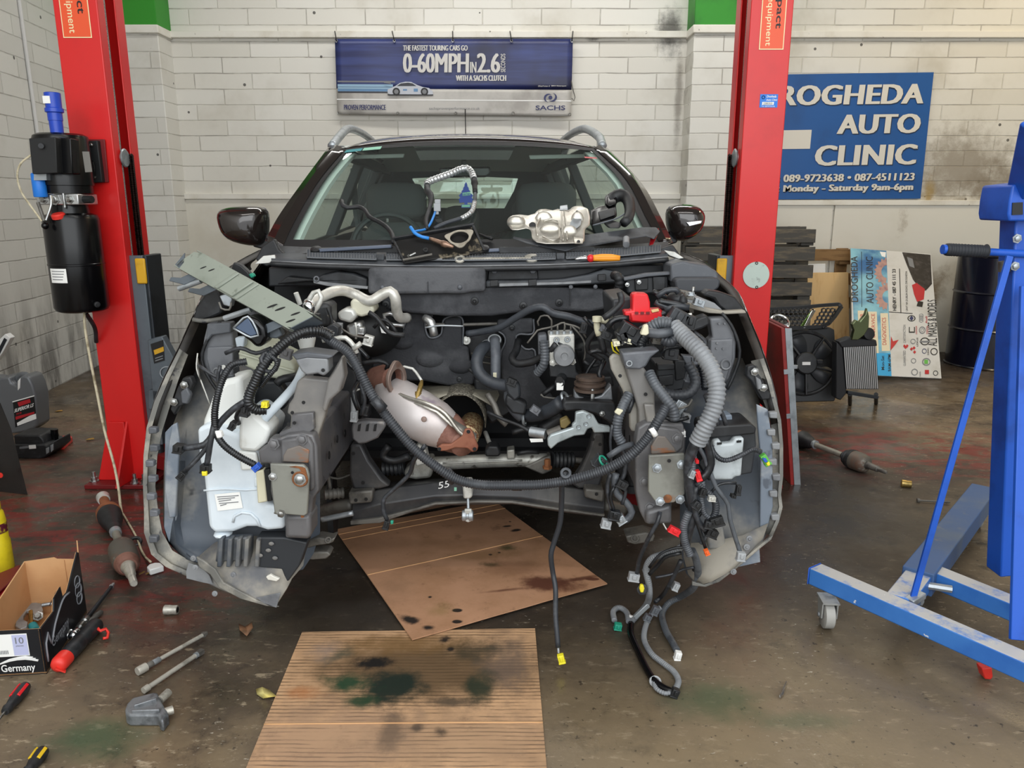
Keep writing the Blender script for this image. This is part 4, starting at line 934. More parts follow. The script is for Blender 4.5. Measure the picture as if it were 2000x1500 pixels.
# dashboard, steering wheel, mirror
rows = [[V(cxo(Y)+x, Y-0.10*(1-(x/0.75)**2)*k, z) for x in [-0.74+1.48*i/14 for i in range(15)]] for Y, z, k in ((2.99, 1.055, 1), (3.10, 1.07, 1), (3.35, 1.06, 0.6), (3.5, 1.03, 0.3), (3.55, 0.95, 0.2), (3.5, 0.6, 0.2))]
make('dashboard', B().loft(rows), 'dash', car, sharp=60)
b = B().ring(W(757, 486, 3.60), V(0.03,-1,0.35), 0.165, 0.014, 36, 8); sw = make('steering_wheel', b, mat('wheel_rim', H('2c3234'), 0.5), car)
b = B().ball(W(757, 486, 3.62), (0.07, 0.03, 0.06)); make('horn_pad', b, 'dash', sw)
b = B().slab([(857,327),(957,325),(958,340),(950,346),(868,347),(858,341)], 3.42, 0.03); rm = make('rear_view_mirror', b, 'gloss_black', car, bev=0.008)
b = B().cyl(W(906, 328, 3.43), W(906, 312, 3.41), 0.012); make('mirror_stem', b, 'dash', rm)
for px in (728, 1095):
    b = B().slab([(px-62,303),(px+62,300),(px+60,308),(px-60,311)], 3.62, 0.012); make('sun_visor', b, 'headliner', car, bev=0.004)
for s_, px in ((-1, 690), (1, 1120)):
    b = B().tube([W(px, 330, 4.36), W(px+s_*-4, 400, 4.3), W(px+s_*-14, 470, 4.2)], 0.018, 6); make('seat_belt', b, 'seat_cloth', car)
# door mirrors
def mirror(pix, Y, stem, flip):
    b = B(); c0 = V(0,0,0); pts = [W(x, y, Y) for x, y in pix]; n = len(pts)
    for p in pts: c0 += p/n
    rows = []
    for k, dy in ((0.25, -0.075), (0.6, -0.068), (0.85, -0.045), (0.97, -0.015), (1.0, 0.02), (0.97, 0.05), (0.9, 0.055)):
        rows.append([c0+(p-c0)*k+V(0, dy, 0) for p in pts])
    b.loft(rows, True, True); m = make('door_mirror', b, 'car_paint', car, sub=1, sharp=180)
    b = B().loft([[W(x, y, Y+dy) for x, y in stem] for dy in (-0.0, 0.05)], True, True); make('mirror_arm', b, 'trim_black', m, bev=0.006)
    return m
mirror([(421,420),(427,410),(440,404),(470,401),(505,401),(517,406),(522,418),(523,440),(521,470),(512,481),(490,482),(455,475),(437,463),(428,448)], 3.2, [(492,472),(522,456),(536,470),(545,480),(515,487),(495,482)], 1)
mirror([(1377,417),(1378,425),(1374,445),(1362,460),(1340,472),(1322,473),(1308,462),(1302,440),(1301,415),(1306,402),(1322,397),(1350,397),(1368,403)], 3.2, [(1301,452),(1325,466),(1322,474),(1303,480),(1290,468)], -1)
b = B().slab([(1340,434),(1372,430),(1370,437),(1346,443)], 3.115, 0.02); make('mirror_indicator', b, 'chrome', car, bev=0.003)
# wipers
def wiper(a, b_, Y0, Y1):
    w_ = make('wiper_arm', B().beam(W(*a, Y0), W(*b_, Y1), 0.028, 0.012, w2=0.012), mat('wiper_grey', H('5a6272'), 0.35), car, bev=0.003)
    make('wiper_blade', B().beam(W(a[0]+40, a[1]-2, Y0), W(b_[0]+60, b_[1]+6, Y1), 0.012, 0.02), 'rubber', w_)
wiper((622,489), (765,481), 2.80, 2.76); wiper((935,490), (1100,482), 2.75, 2.80)
b = B().lathe(W(618, 491, 2.80), V(0,-0.5,1), [(0.02, 0), (0.02, 0.012), (0.012, 0.016)], 12); make('wiper_pivot', b, 'trim_black', car)
b = B().lathe(W(945, 489, 2.75), V(0,-0.5,1), [(0.02, 0), (0.02, 0.012), (0.012, 0.016)], 12); make('wiper_pivot', b, 'trim_black', car)
# ---- cowl top with its mesh
lip = [(527,513),(620,518),(760,522),(910,523),(1060,521),(1200,515),(1305,505)]
def lipat(px):
    for (a, b2), (c, d) in zip(lip, lip[1:]):
        if a <= px <= c or (c, d) == lip[-1]: return b2+(d-b2)*(px-a)/(c-a)
    return lip[0][1]
YLIP = 2.66
xs = [530+775*i/24 for i in range(25)]
rows = [[W(x, lipat(x)-1, YLIP) for x in xs], [W(x, lipat(x)-10, YLIP+0.03) for x in xs], [W(x, lipat(x)-26+6*((x-915)/390)**2, 2.80+0.1*((x-915)/390)**2) for x in xs], [W(x, lipat(x)-36+4*((x-915)/390)**2, 2.84+0.1*((x-915)/390)**2) for x in xs]]
cw = make('cowl_panel', B().loft(rows), 'cowl_plastic', car, solid=0.006)
def cmesh(x0, x1):
    """raised grille of crossing ribs over a dark well."""
    b = B()
    top = lambda x: lipat(x)-27+6*((x-915)/390)**2; bot = lambda x: lipat(x)-9
    Yt = lambda x: 2.80+0.1*((x-915)/390)**2-0.012; Yb_ = lambda x: YLIP+0.032-0.012
    n = int((x1-x0)/5.4)
    for i in range(n+1):
        x = x0+(x1-x0)*i/n; p, q = W(x, bot(x), Yb_(x))+V(0,0,0.010), W(x, top(x), Yt(x))+V(0,0,0.010); b.beam(p, q, 0.0022, 0.005)
    for j in range(6):
        f = j/5; P_ = [W(x0+(x1-x0)*i/8, bot(x0+(x1-x0)*i/8)*(1-f)+top(x0+(x1-x0)*i/8)*f, Yb_(x0+(x1-x0)*i/8)*(1-f)+Yt(x0+(x1-x0)*i/8)*f)+V(0,0,0.010) for i in range(9)]
        for p, q in zip(P_, P_[1:]): b.beam(p, q, 0.0022, 0.005)
    make('cowl_grille', b, 'cowl_grille', cw)
    d = B().loft([[W(x0+(x1-x0)*i/8, bot(x0+(x1-x0)*i/8), Yb_(x0+(x1-x0)*i/8))+V(0,0,0.0065) for i in range(9)], [W(x0+(x1-x0)*i/8, top(x0+(x1-x0)*i/8), Yt(x0+(x1-x0)*i/8))+V(0,0,0.0065) for i in range(9)]]); make('grille_well', d, 'black_ink', cw, sharp=180)
cmesh(600, 735); cmesh(755, 1085); cmesh(1106, 1290)
for x in (742, 1095): sl('cowl_clip', [(x-8,lipat(x)-25),(x+8,lipat(x)-25),(x+8,lipat(x)-13),(x-8,lipat(x)-13)], 2.70, 0.01, 'cowl_plastic', cw, 0.002)
make('cowl_seal', B().tube([W(x, lipat(x)+2, YLIP-0.006) for x in xs], 0.010, 8), 'rubber', car, sharp=180)
make('cowl_lip', B().loft([[W(x, lipat(x)-4+k, YLIP-0.008+0.001*k) for x in xs] for k in (0, 5)]), 'mid_plastic', car, solid=0.003)
# windscreen corner covers
sl('corner_cover', [(498,507),(512,480),(535,466),(545,488),(560,500),(598,494),(600,510),(540,516),(520,522)], 2.82, 0.03, 'trim_black', bev=0.006)
sl('hinge_plate', [(497,516),(514,500),(536,498),(538,505),(526,514)], 2.68, 0.012, 'white_metal', bev=0.002)
sl('corner_cover', [(1285,488),(1315,478),(1330,500),(1362,515),(1385,523),(1375,527),(1338,512),(1305,500),(1290,498)], 2.80, 0.03, 'trim_black', bev=0.006)
sl('hinge_plate', [(1297,489),(1318,492),(1336,504),(1326,506),(1307,499)], 2.68, 0.012, 'white_metal', bev=0.002)
# ---- bulkhead behind the empty bay
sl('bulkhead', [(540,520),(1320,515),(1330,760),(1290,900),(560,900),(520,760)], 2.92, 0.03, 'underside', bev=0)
sl('cowl_box', [(524,522),(1306,516),(1306,560),(1200,556),(524,560)], 2.72, 0.08, 'battery_box', bev=0.006)
sl('insulation_roll', [(740,574),(790,566),(900,563),(1010,560),(1110,562),(1180,566),(1189,575),(1190,592),(1184,604),(1150,610),(1050,606),(960,618),(870,618),(800,612),(750,604)], 2.66, 0.10, 'insulation', bev=0.022, seg=4)
sl('insulation_flap', [(718,524),(740,522),(860,524),(948,523),(948,570),(920,571),(905,575),(870,574),(780,575),(718,575)], 2.63, 0.05, 'insulation_grey', bev=0.012, seg=3)
sl('fold_line', [(835,550),(836,550),(836.5,573),(835,573)], 2.625, 0.004, 'insulation', bev=0)
sl('fold_line', [(1113,560),(1114.5,560),(1114,596),(1112.5,596)], 2.655, 0.004, 'rubber', bev=0)
for q in ((747,562),(898,561)): make('clip', B().ball(W(*q, 2.63), (0.009,0.006,0.009), 12, 6), 'grey_plastic', car)
for q in ((754,594),(927,588),(1022,597),(1092,591)):
    c = make('clip', B().lathe(W(*q, 2.66), V(0,-1,0), [(0.014,0),(0.013,0.004),(0.006,0.006),(0.004,0.012)], 12), 'trim_black', car)
# ledges under the cowl
sl('drain_ledge', [(540,556),(560,540),(612,546),(630,536),(660,530),(690,534),(718,545),(718,565),(690,558),(640,556),(600,551)], 2.66, 0.05, 'trim_black', bev=0.006)
sl('ledge_flange', [(612,548),(640,552),(718,560),(718,565),(640,559),(612,553)], 2.63, 0.02, 'mid_plastic', bev=0.002)
make('ledge_grommet', B().ring(W(618, 545, 2.63), V(0,-1,0.2), 0.008, 0.003, 14, 6), 'grey_plastic', car)
sl('drain_ledge', [(948,549),(1040,548),(1100,545),(1150,536),(1180,526),(1200,530),(1215,535),(1225,545),(1200,552),(1150,556),(1090,560),(948,562)], 2.66, 0.05, 'cowl_plastic', bev=0.006)
sl('ledge_flange', [(975,554),(1100,551),(1155,548),(1155,553),(1100,556),(975,560)], 2.63, 0.02, 'mid_plastic', bev=0.002)
for x, y in ((965,556),(1040,555),(1176,545)): sl('ledge_clip', [(x-8,y-8),(x+8,y-9),(x+8,y+3),(x-8,y+4)], 2.625, 0.02, 'rubber', bev=0.002)
sl('cowl_plate', [(953,528),(1050,527),(1052,546),(952,548)], 2.70, 0.02, 'trim_black', bev=0.004)
for x in (965, 1040): sl('plate_tab', [(x-6,527),(x+8,527),(x+4,534),(x-3,534)], 2.69, 0.01, 'grey_plastic', bev=0.001)
# corner box at the far wing
cbx = sl('corner_box', [(1222,545),(1266,540),(1305,538),(1306,570),(1260,575),(1225,573)], 2.58, 0.12, 'battery_box', bev=0.006)
for q in ([(1240,545),(1266,543),(1266,566),(1241,568)], [(1275,541),(1300,540),(1300,566),(1276,568)]): sl('box_rib', q, 2.57, 0.02, 'trim_black', cbx, 0.003)
sl('box_rim', [(1218,543),(1262,534),(1310,531),(1311,537),(1264,541),(1219,549)], 2.565, 0.03, 'grey_plastic', cbx, 0.003)
bolts([(1248,551),(1225,556)], 2.56, 0.005)
# wiring grommet over the bulkhead
tb('drain_hose', [(1200,538,2.62),(1207,541,2.58),(1210,555,2.58),(1205,575,2.6),(1203,600,2.6)], 0.014, 'rubber', corr=(0.012, 0.002))
# grey foam wing block
sl('wing_block', [(1310,516),(1335,510),(1350,514),(1380,518),(1400,530),(1404,540),(1402,548),(1318,548),(1310,552)], 2.55, 0.14, 'grey_plastic', bev=0.008)
sl('wing_block', [(1318,548),(1325,543),(1402,543),(1408,548),(1405,562),(1395,570),(1340,572),(1320,566)], 2.50, 0.14, mat('wing_dark', H('3e4044'), 0.5), bev=0.008)
# ---- wings
FL = [(508,492,2.95),(470,512,2.80),(430,540,2.62),(400,575,2.45),(379,620,2.30),(348,688,2.20),(322,740,2.15),(302,790,2.12),(290,835,2.11)]
FR = [(1330,497,2.95),(1375,516,2.80),(1408,545,2.62),(1440,575,2.45),(1462,625,2.30),(1488,690,2.20),(1504,740,2.15),(1515,785,2.12),(1521,825,2.11)]
def wing(E_, s):
    pts, _ = cr([W(*p) for p in E_], 0.04); rows = []
    rows = [[p+V(-s*0.022, -0.002, -0.006) for p in pts], [p for p in pts], [p+V(s*0.006, 0.03, 0.006) for p in pts]]
    for f in (0.35, 0.7, 1.0): rows.append([V(p.x+(cxo(3.0)+s*0.885-p.x)*f*(0.5 if p.z < 1.0 else 0.4)+s*0.0, p.y+(3.02-p.y)*f, p.z+(min(p.z+0.1, 1.04)-p.z)*f*0.6) for p in pts])
    return make('wing', B().loft(rows), 'fender_back', car, solid=0.004, sharp=60)
wl = wing(FL, -1); wr = wing(FR, 1)
# outer painted skin just outside
def skin(E_, s):
    pts, _ = cr([W(*p) for p in E_], 0.05); rows = []
    for f in (0.0, 0.35, 0.7, 1.0): rows.append([V(p.x+s*0.006+(cxo(3.0)+s*0.892-p.x)*f*(0.5 if p.z < 1.0 else 0.4), p.y+0.01+(3.02-p.y)*f, p.z+0.006+(min(p.z+0.1, 1.04)-p.z)*f*0.6) for p in pts])
    make('wing_skin', B().loft(rows), 'car_paint', wl if s < 0 else wr, solid=0.002, sharp=60)
skin(FL, -1); skin(FR, 1)
# arch edge strips with their clips
def strip(o, i, Y0, Y1, s):
    n = len(o); rows = []
    def y_(k): return Y0+(Y1-Y0)*k/(n-1)
    rows = [[W(*p, y_(k)+0.03) for k, p in enumerate(o)], [W(*p, y_(k)) for k, p in enumerate(o)], [W(p[0]+(q[0]-p[0])*0.25, p[1]+(q[1]-p[1])*0.25, y_(k)) for k, (p, q) in enumerate(zip(o, i))], [W(p[0]+(q[0]-p[0])*0.32, p[1]+(q[1]-p[1])*0.32, y_(k)+0.02) for k, (p, q) in enumerate(zip(o, i))], [W(*q, y_(k)+0.025) for k, q in enumerate(i)], [W(*q, y_(k)+0.05) for k, q in enumerate(i)]]
    return make('arch_strip', B().loft(rows), 'fender_edge', car, solid=0.005, bev=0.0)
oL = [(352,682),(325,735),(303,785),(288,835),(282,890),(281,950),(283,1000),(283,1040),(297,1082),(325,1106),(388,1134)]
iL = [(366,692),(346,745),(330,795),(316,840),(306,890),(302,950),(308,1000),(316,1040),(336,1076),(360,1090),(398,1104)]
al = strip(oL, iL, 2.14, 2.02, -1)
oR = [(1490,700),(1505,742),(1514,778),(1524,820),(1528,870),(1528,930),(1524,966),(1527,990),(1520,1018),(1507,1048)]
iR = [(1468,705),(1482,745),(1492,782),(1506,820),(1510,860),(1510,930),(1509,966),(1510,990),(1504,1014),(1492,1040)]
ar = strip(oR, iR, 2.14, 2.04, 1)
for x, y in ((297,842),(299,877),(291,907),(296,937),(293,972),(299,1004),(298,1055)): sl('strip_clip', [(x-8,y-7),(x+8,y-6),(x+9,y+5),(x-7,y+6)], 2.04, 0.02, 'grey_plastic', al, 0.003)
for x, y in ((1511,812),(1507,846),(1516,873),(1510,904),(1517,934),(1511,966),(1515,1012)): sl('strip_clip', [(x-8,y-6),(x+8,y-7),(x+8,y+6),(x-7,y+5)], 2.05, 0.02, 'mid_plastic', ar, 0.003)
# bumper corner brackets on the wings
for pix, par in (([(332,800),(345,760),(357,738),(372,736),(378,750),(370,765),(362,790),(350,795),(340,812)], wl), ([(1460,716),(1474,712),(1480,728),(1492,745),(1494,758),(1506,768),(1505,780),(1488,782),(1478,765),(1468,745),(1458,735)], wr)):
    c = sl('bumper_bracket', pix, 2.10, 0.025, 'trim_black', par, 0.004)
for q, par in (((360,752),wl),((340,785),wl),((1474,726),wr),((1491,757),wr)): make('bracket_screw', B().bolt(W(*q, 2.095), V(0,-1,0), 0.008), 'bright_steel', par)
sl('bracket_arm', [(352,766),(364,756),(372,772),(366,790),(354,788)], 2.09, 0.02, 'grey_plastic', wl, 0.004)
sl('bracket_arm', [(1476,735),(1486,742),(1492,760),(1480,762)], 2.09, 0.02, 'mid_plastic', wr, 0.004)
# ---- wheel arch liners
def panel(name, rows, m, solid=0.004, par=None, **k):
    return make(name, B().loft([[W(*p) for p in r] for r in rows]), m, par or car, solid=solid, **k)
panel('wheel_arch_liner', [[(398,690,2.42),(430,690,2.40),(480,690,2.40),(560,700,2.42),(610,700,2.45)],
    [(362,770,2.30),(400,770,2.28),(470,770,2.28),(560,770,2.30),(615,780,2.34)], [(335,840,2.22),(365,835,2.19),(455,835,2.20),(560,840,2.22),(625,850,2.26)],
    [(322,900,2.18),(352,900,2.13),(362,900,2.16),(560,910,2.17),(625,910,2.2)], [(320,960,2.15),(345,960,2.10),(358,962,2.14),(560,975,2.14),(625,980,2.18)],
    [(320,1020,2.12),(340,1022,2.08),(352,1025,2.11),(560,1040,2.12),(625,1040,2.15)], [(328,1058,2.10),(345,1062,2.06),(360,1068,2.08),(560,1085,2.10),(612,1082,2.12)],
    [(360,1090,2.06),(385,1098,2.03),(420,1108,2.04),(560,1120,2.06),(592,1112,2.08)]], 'liner', sharp=50)
panel('liner_tray', [[(383,1092,2.05),(420,1060,2.08),(470,1045,2.09),(555,1052,2.08),(600,1060,2.10)], [(390,1110,2.03),(430,1100,2.02),(480,1095,2.03),(550,1100,2.02),(592,1105,2.04)],
    [(398,1135,2.0),(440,1150,1.98),(490,1160,1.98),(540,1172,1.98),(570,1130,2.02)], [(430,1150,1.99),(460,1163,1.97),(500,1170,1.97),(541,1180,1.97),(560,1150,2.0)]], 'liner_dust', sharp=60)
sl('liner_flap', [(363,1117),(368,1100),(392,1108),(408,1124),(416,1142),(396,1138),(364,1130)], 1.99, 0.004, 'mid_plastic', bev=0.001)
sl('liner_flap', [(500,1168),(548,1158),(540,1187),(520,1182)], 1.965, 0.004, 'mid_plastic', bev=0.001)
sl('liner_edge', [(383,1088),(398,1096),(420,1112),(436,1138),(500,1172),(545,1186),(520,1184),(470,1170),(428,1148),(410,1122),(388,1108)], 1.965, 0.008, 'fender_edge', bev=0.002)
for q in ((378,1090),(382,1108),(420,1159),(456,1122)): make('liner_rivet', B().lathe(W(*q, 1.96), V(0,-1,0.2), [(0.008,0),(0.008,0.003),(0.004,0.004),(0.003,0.006)], 10), 'mid_plastic', car)
for x in (427, 445, 462, 478, 500): sl('liner_rib', [(x,1054),(x+8,1053),(x+5,1108),(x-4,1108)], 2.0, 0.03, 'liner', bev=0.003)
sl('liner_step', [(425,1052),(490,1050),(488,1095),(420,1098)], 2.02, 0.03, 'liner', bev=0.004)
sl('splash_shield', [(500,1050),(555,1050),(600,1060),(585,1105),(560,1140),(550,1112),(505,1108)], 2.01, 0.05, mat('shield_dark', H('2c2f33'), 0.5, c2=H('6f6c64'), sc=9, lo=0.55, hi=0.65), bev=0.004)
for q in ((524,1075),(530,1062),(508,1085),(537,1090)): make('mud_splash', B().ball(W(*q, 2.005), (0.008,0.003,0.006), 8, 5), 'liner_dust', car)
sl('mud_lump', [(519,1127),(528,1122),(534,1126),(546,1131),(540,1136),(523,1133)], 1.975, 0.01, 'ledge', bev=0.002)
# liner seam and side flange
sl('liner_flange', [(336,830),(345,826),(350,860),(346,940),(342,1010),(330,1012),(322,960),(324,900)], 2.07, 0.012, mat('liner_blue', H('727c88'), 0.5, c2=H('a3a6a8'), sc=7, c3=H('555c66'), sc3=16), bev=0.003)
sl('lamp_side_plate', [(322,845),(336,830),(344,838),(345,1010),(330,1060),(320,1030)], 2.085, 0.008, 'liner_blue', bev=0.002)
panel('wheel_arch_liner', [[(1340,700,2.45),(1390,700,2.42),(1440,700,2.40),(1462,700,2.42)], [(1330,780,2.34),(1390,775,2.30),(1450,770,2.26),(1478,770,2.28)], [(1330,830,2.26),(1400,830,2.22),(1470,825,2.19),(1492,822,2.21)],
    [(1330,900,2.20),(1400,900,2.18),(1480,900,2.12),(1508,900,2.15)], [(1328,980,2.16),(1400,985,2.14),(1485,985,2.08),(1509,985,2.12)], [(1328,1035,2.13),(1400,1050,2.11),(1485,1040,2.06),(1503,1030,2.1)],
    [(1330,1080,2.10),(1390,1085,2.08),(1455,1078,2.05),(1486,1062,2.06)], [(1340,1120,2.07),(1385,1120,2.04),(1425,1105,2.03),(1455,1090,2.04)], [(1362,1142,2.05),(1390,1136,2.01),(1412,1125,2.0),(1430,1112,2.01)]], 'liner', sharp=50)
sl('liner_edge', [(1352,1136),(1375,1143),(1400,1132),(1430,1112),(1455,1090),(1486,1064),(1510,1046),(1507,1054),(1482,1074),(1440,1110),(1405,1137),(1378,1147),(1352,1144)], 2.0, 0.01, 'fender_edge', bev=0.002)
sl('liner_flap', [(1424,1104),(1483,1066),(1485,1098),(1440,1108)], 2.02, 0.004, 'liner_blue', bev=0.001)
sl('liner_side', [(1478,790),(1500,800),(1509,860),(1510,990),(1500,1030),(1484,1040),(1486,900),(1480,830)], 2.06, 0.01, 'liner_blue', bev=0.003)
for q in ((1432,1116),(1458,1068),(1463,1052)): make('liner_rivet', B().lathe(W(*q, 1.995), V(0,-1,0.2), [(0.009,0),(0.009,0.003),(0.005,0.004),(0.003,0.007)], 10), 'mid_plastic', car)
sl('liner_pocket', [(1380,1030),(1412,1028),(1420,1072),(1384,1074)], 2.03, 0.03, 'liner', bev=0.006)
panel('liner_tray', [[(1335,1062,2.08),(1390,1058,2.05),(1450,1046,2.03),(1500,1022,2.06)], [(1336,1090,2.06),(1390,1092,2.02),(1450,1074,2.0),(1490,1052,2.03)], [(1345,1122,2.04),(1388,1122,1.99),(1432,1100,1.985),(1462,1080,2.0)], [(1364,1143,2.02),(1390,1136,1.985),(1412,1124,1.98),(1432,1110,1.985)]], 'liner_dust', sharp=60)
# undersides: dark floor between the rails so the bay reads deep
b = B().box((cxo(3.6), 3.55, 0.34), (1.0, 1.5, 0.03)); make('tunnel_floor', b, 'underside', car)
# ---- chassis rails
def rail(px0, px1, py0, py1, Y0, Y1, name='chassis_rail'):
    a, c = W(px0, py0, Y0), W(px1, py1, Y0); b = B()
    b.box(((a.x+c.x)/2, (Y0+Y1)/2, (a.z+c.z)/2), (abs(c.x-a.x), Y1-Y0, abs(a.z-c.z))); return make(name, b, 'rail_paint', car, bev=0.01, seg=3)
rl = rail(545, 622, 842, 968, 2.03, 2.88); rr = rail(1256, 1334, 838, 980, 2.03, 2.88)
for k in range(6):
    x = W(621, 880, 2.03).x; z = 0.56+0.015*(k % 2)
    make('rail_hole', B().lathe(V(x+0.002, 2.14+k*0.11, z), V(1,0,0), [(0.012,0),(0.012,0.002)], 12), 'black_ink', rl)
    x = W(1256, 880, 2.03).x
    make('rail_hole', B().lathe(V(x-0.002, 2.14+k*0.11, z), V(-1,0,0), [(0.012,0),(0.012,0.002)], 12), 'black_ink', rr)
rfl = sl('rail_flange', [(504,882),(511,875),(523,868),(526,856),(548,855),(560,849),(590,846),(612,850),(619,872),(623,958),(611,975),(607,1020),(607,1049),(600,1053),(557,1051),(556,1004),(536,1000),(528,960),(527,906),(507,906)], 1.985, 0.045, 'rail_plate', bev=0.006, seg=3)
sl('rail_inner_step', [(548,860),(600,852),(611,868),(614,955),(604,962),(602,905),(548,905)], 1.973, 0.03, 'rail_plate', rfl, 0.006)
sl('rust_patch', [(553,890),(560,878),(585,870),(604,880),(602,905),(552,902)], 1.969, 0.01, 'rust_plate', rfl, 0.003)
hl = sl('crash_plate', [(527,906),(592,908),(600,916),(604,928),(600,1004),(594,1008),(536,1003),(530,950)], 1.93, 0.012, 'horn_plate', rfl, 0.003)
bolts([(586,936)], 1.93, 0.012, par=hl); bolts([(533,931),(549,1003)], 1.93, 0.008, par=hl); bolts([(535,867),(590,858)], 1.972, 0.011, 'rail_plate', rfl)
make('plate_hole', B().lathe(W(571, 923, 1.928), V(0,-1,0), [(0.004,0),(0.004,0.001)], 10), 'black_ink', hl)
make('rust_ring', B().ring(W(586, 936, 1.927), Y3, 0.019, 0.003, 16, 5), mat('rust', H('84522e'), 0.8, c2=H('5e3a22'), sc=40), hl)
make('rust_streak', B().slab([(565,912),(578,910),(596,914),(600,928),(592,926),(584,915)], 1.9285, 0.002), 'rust', hl)
b = B().tube([W(536,1000,1.94), W(548,1003,1.94)], 0.005, 6); make('stud', b, 'bright_steel', hl)
b = B().tube([W(590,1000,1.94), W(591,1010,1.94)], 0.005, 6); make('stud', b, 'rust', hl)
sl('rail_foot', [(556,1006),(606,1006),(607,1050),(600,1053),(557,1051)], 1.96, 0.09, 'rail_plate', rfl, 0.012, 3)
rfr = sl('rail_flange', [(1246,836),(1262,826),(1335,828),(1338,850),(1337,880),(1330,888),(1312,900),(1312,1020),(1262,1024),(1250,1000),(1242,960),(1240,880)], 1.985, 0.045, 'rail_plate', bev=0.006, seg=3)
sl('rail_inner_step', [(1280,832),(1325,838),(1336,850),(1334,875),(1320,888),(1272,888)], 1.973, 0.03, 'rail_plate', rfr, 0.006)
sl('rust_patch', [(1272,872),(1284,852),(1300,853),(1318,876),(1322,884),(1272,888)], 1.969, 0.01, 'rust_plate', rfr, 0.003)
hr = sl('crash_plate', [(1267,890),(1337,886),(1338,965),(1330,975),(1316,982),(1290,984),(1278,978),(1266,960)], 1.93, 0.012, 'horn_plate', rfr, 0.003)
bolts([(1283,914),(1289,979),(1328,975),(1331,907)], 1.93, 0.009, 'galv', hr); bolts([(1322,856)], 1.972, 0.010, 'rail_plate', rfr); bolts([(1258,940),(1269,990)], 1.985, 0.010, 'rail_plate', rfr)
make('plate_hole', B().lathe(W(1307, 900, 1.928), V(0,-1,0), [(0.005,0),(0.005,0.001)], 10), 'black_ink', hr)
make('rust_spot', B().lathe(W(1304, 974, 1.9285), V(0,-1,0), [(0.012,0),(0.010,0.001)], 12), 'rust', hr)
sl('rail_foot', [(1262,1000),(1312,985),(1313,1024),(1262,1026)], 1.96, 0.08, 'rail_plate', rfr, 0.01, 3)
# towing eyes and lower brackets
for pix in ([(607,1055),(622,1050),(644,1054),(655,1050),(650,1060),(635,1064),(618,1066),(600,1072),(596,1062)], [(598,1082),(620,1078),(640,1078),(646,1084),(636,1092),(610,1094),(590,1092)]):
    c = sl('lower_bracket', pix, 2.12, 0.05, 'dirty_metal', bev=0.004)
make('bracket_eye', B().ring(W(641, 1055, 2.115), V(0,-1,1), 0.008, 0.003, 14, 6), 'dirty_metal', car)
sl('lower_bracket', [(1222,1048),(1262,1040),(1280,1046),(1276,1058),(1240,1064),(1226,1060)], 2.12, 0.06, 'dirty_metal', bev=0.004)
make('bracket_eye', B().ring(W(1240, 1052, 2.115), V(0,-1,1), 0.01, 0.003, 14, 6), 'dirty_metal', car)
# ---- radiator uprights
ul = sl('radiator_upright', [(580,745),(592,737),(640,742),(668,694),(673,735),(664,765),(640,785),(634,815),(622,850),(618,868),(560,872),(545,862),(545,846),(566,838),(568,812),(560,808),(564,790),(572,778)], 2.03, 0.035, 'front_post', bev=0.006, seg=3)
sl('upright_web', [(640,742),(655,720),(668,696),(673,735),(664,765),(645,782),(636,806),(628,800),(634,770)], 2.005, 0.05, 'front_post', ul, 0.008, 3)
sl('upright_bracket', [(545,846),(568,836),(570,810),(612,806),(614,838),(600,848),(560,856),(546,860)], 2.01, 0.02, 'rail_plate', ul, 0.003)
ut = sl('upright_cap', [(576,702),(600,697),(640,700),(642,727),(632,735),(620,730),(598,733),(588,725)], 1.99, 0.06, 'mid_plastic', ul, 0.005)
sl('cap_top', [(568,692),(600,688),(652,695),(642,702),(600,700),(578,704)], 1.99, 0.08, 'grey_plastic', ul, 0.004)
for q in ((631,723),(593,786),(571,806),(564,828),(575,826)): make('hole', B().lathe(W(q[0], q[1], 1.985 if q[1] < 740 else 2.0), V(0,-1,0), [(0.005,0),(0.005,0.0015)], 10), 'black_ink', ul)
ur = sl('radiator_upright', [(1222,716),(1256,716),(1270,735),(1278,760),(1280,800),(1278,880),(1258,888),(1250,868),(1247,800),(1236,765),(1226,735)], 2.02, 0.035, 'front_post', bev=0.006, seg=3)
sl('upright_flange', [(1190,700),(1198,692),(1212,694),(1222,722),(1238,762),(1246,800),(1246,845),(1234,843),(1230,835),(1229,800),(1216,762),(1194,722)], 2.05, 0.02, mat('post_pale', H('a39f96'), 0.5, c2=H('8a867c'), sc=8), ur, 0.006, 3)
sl('upright_cap', [(1214,690),(1262,686),(1290,684),(1272,698),(1262,716),(1250,722),(1222,721)], 1.98, 0.07, 'grey_plastic', ur, 0.005)
make('cap_washer', B().ring(W(1229, 710, 1.975), Y3, 0.007, 0.002, 12, 6), 'galv', ur)
for q in ((1211,734),(1261,770)): make('hole', B().lathe(W(*q, 2.015), V(0,-1,0), [(0.005,0),(0.005,0.0015)], 10), 'black_ink', ur)
sl('upright_step', [(1258,790),(1278,790),(1282,824),(1264,830)], 2.0, 0.02, 'front_post', ur, 0.004)
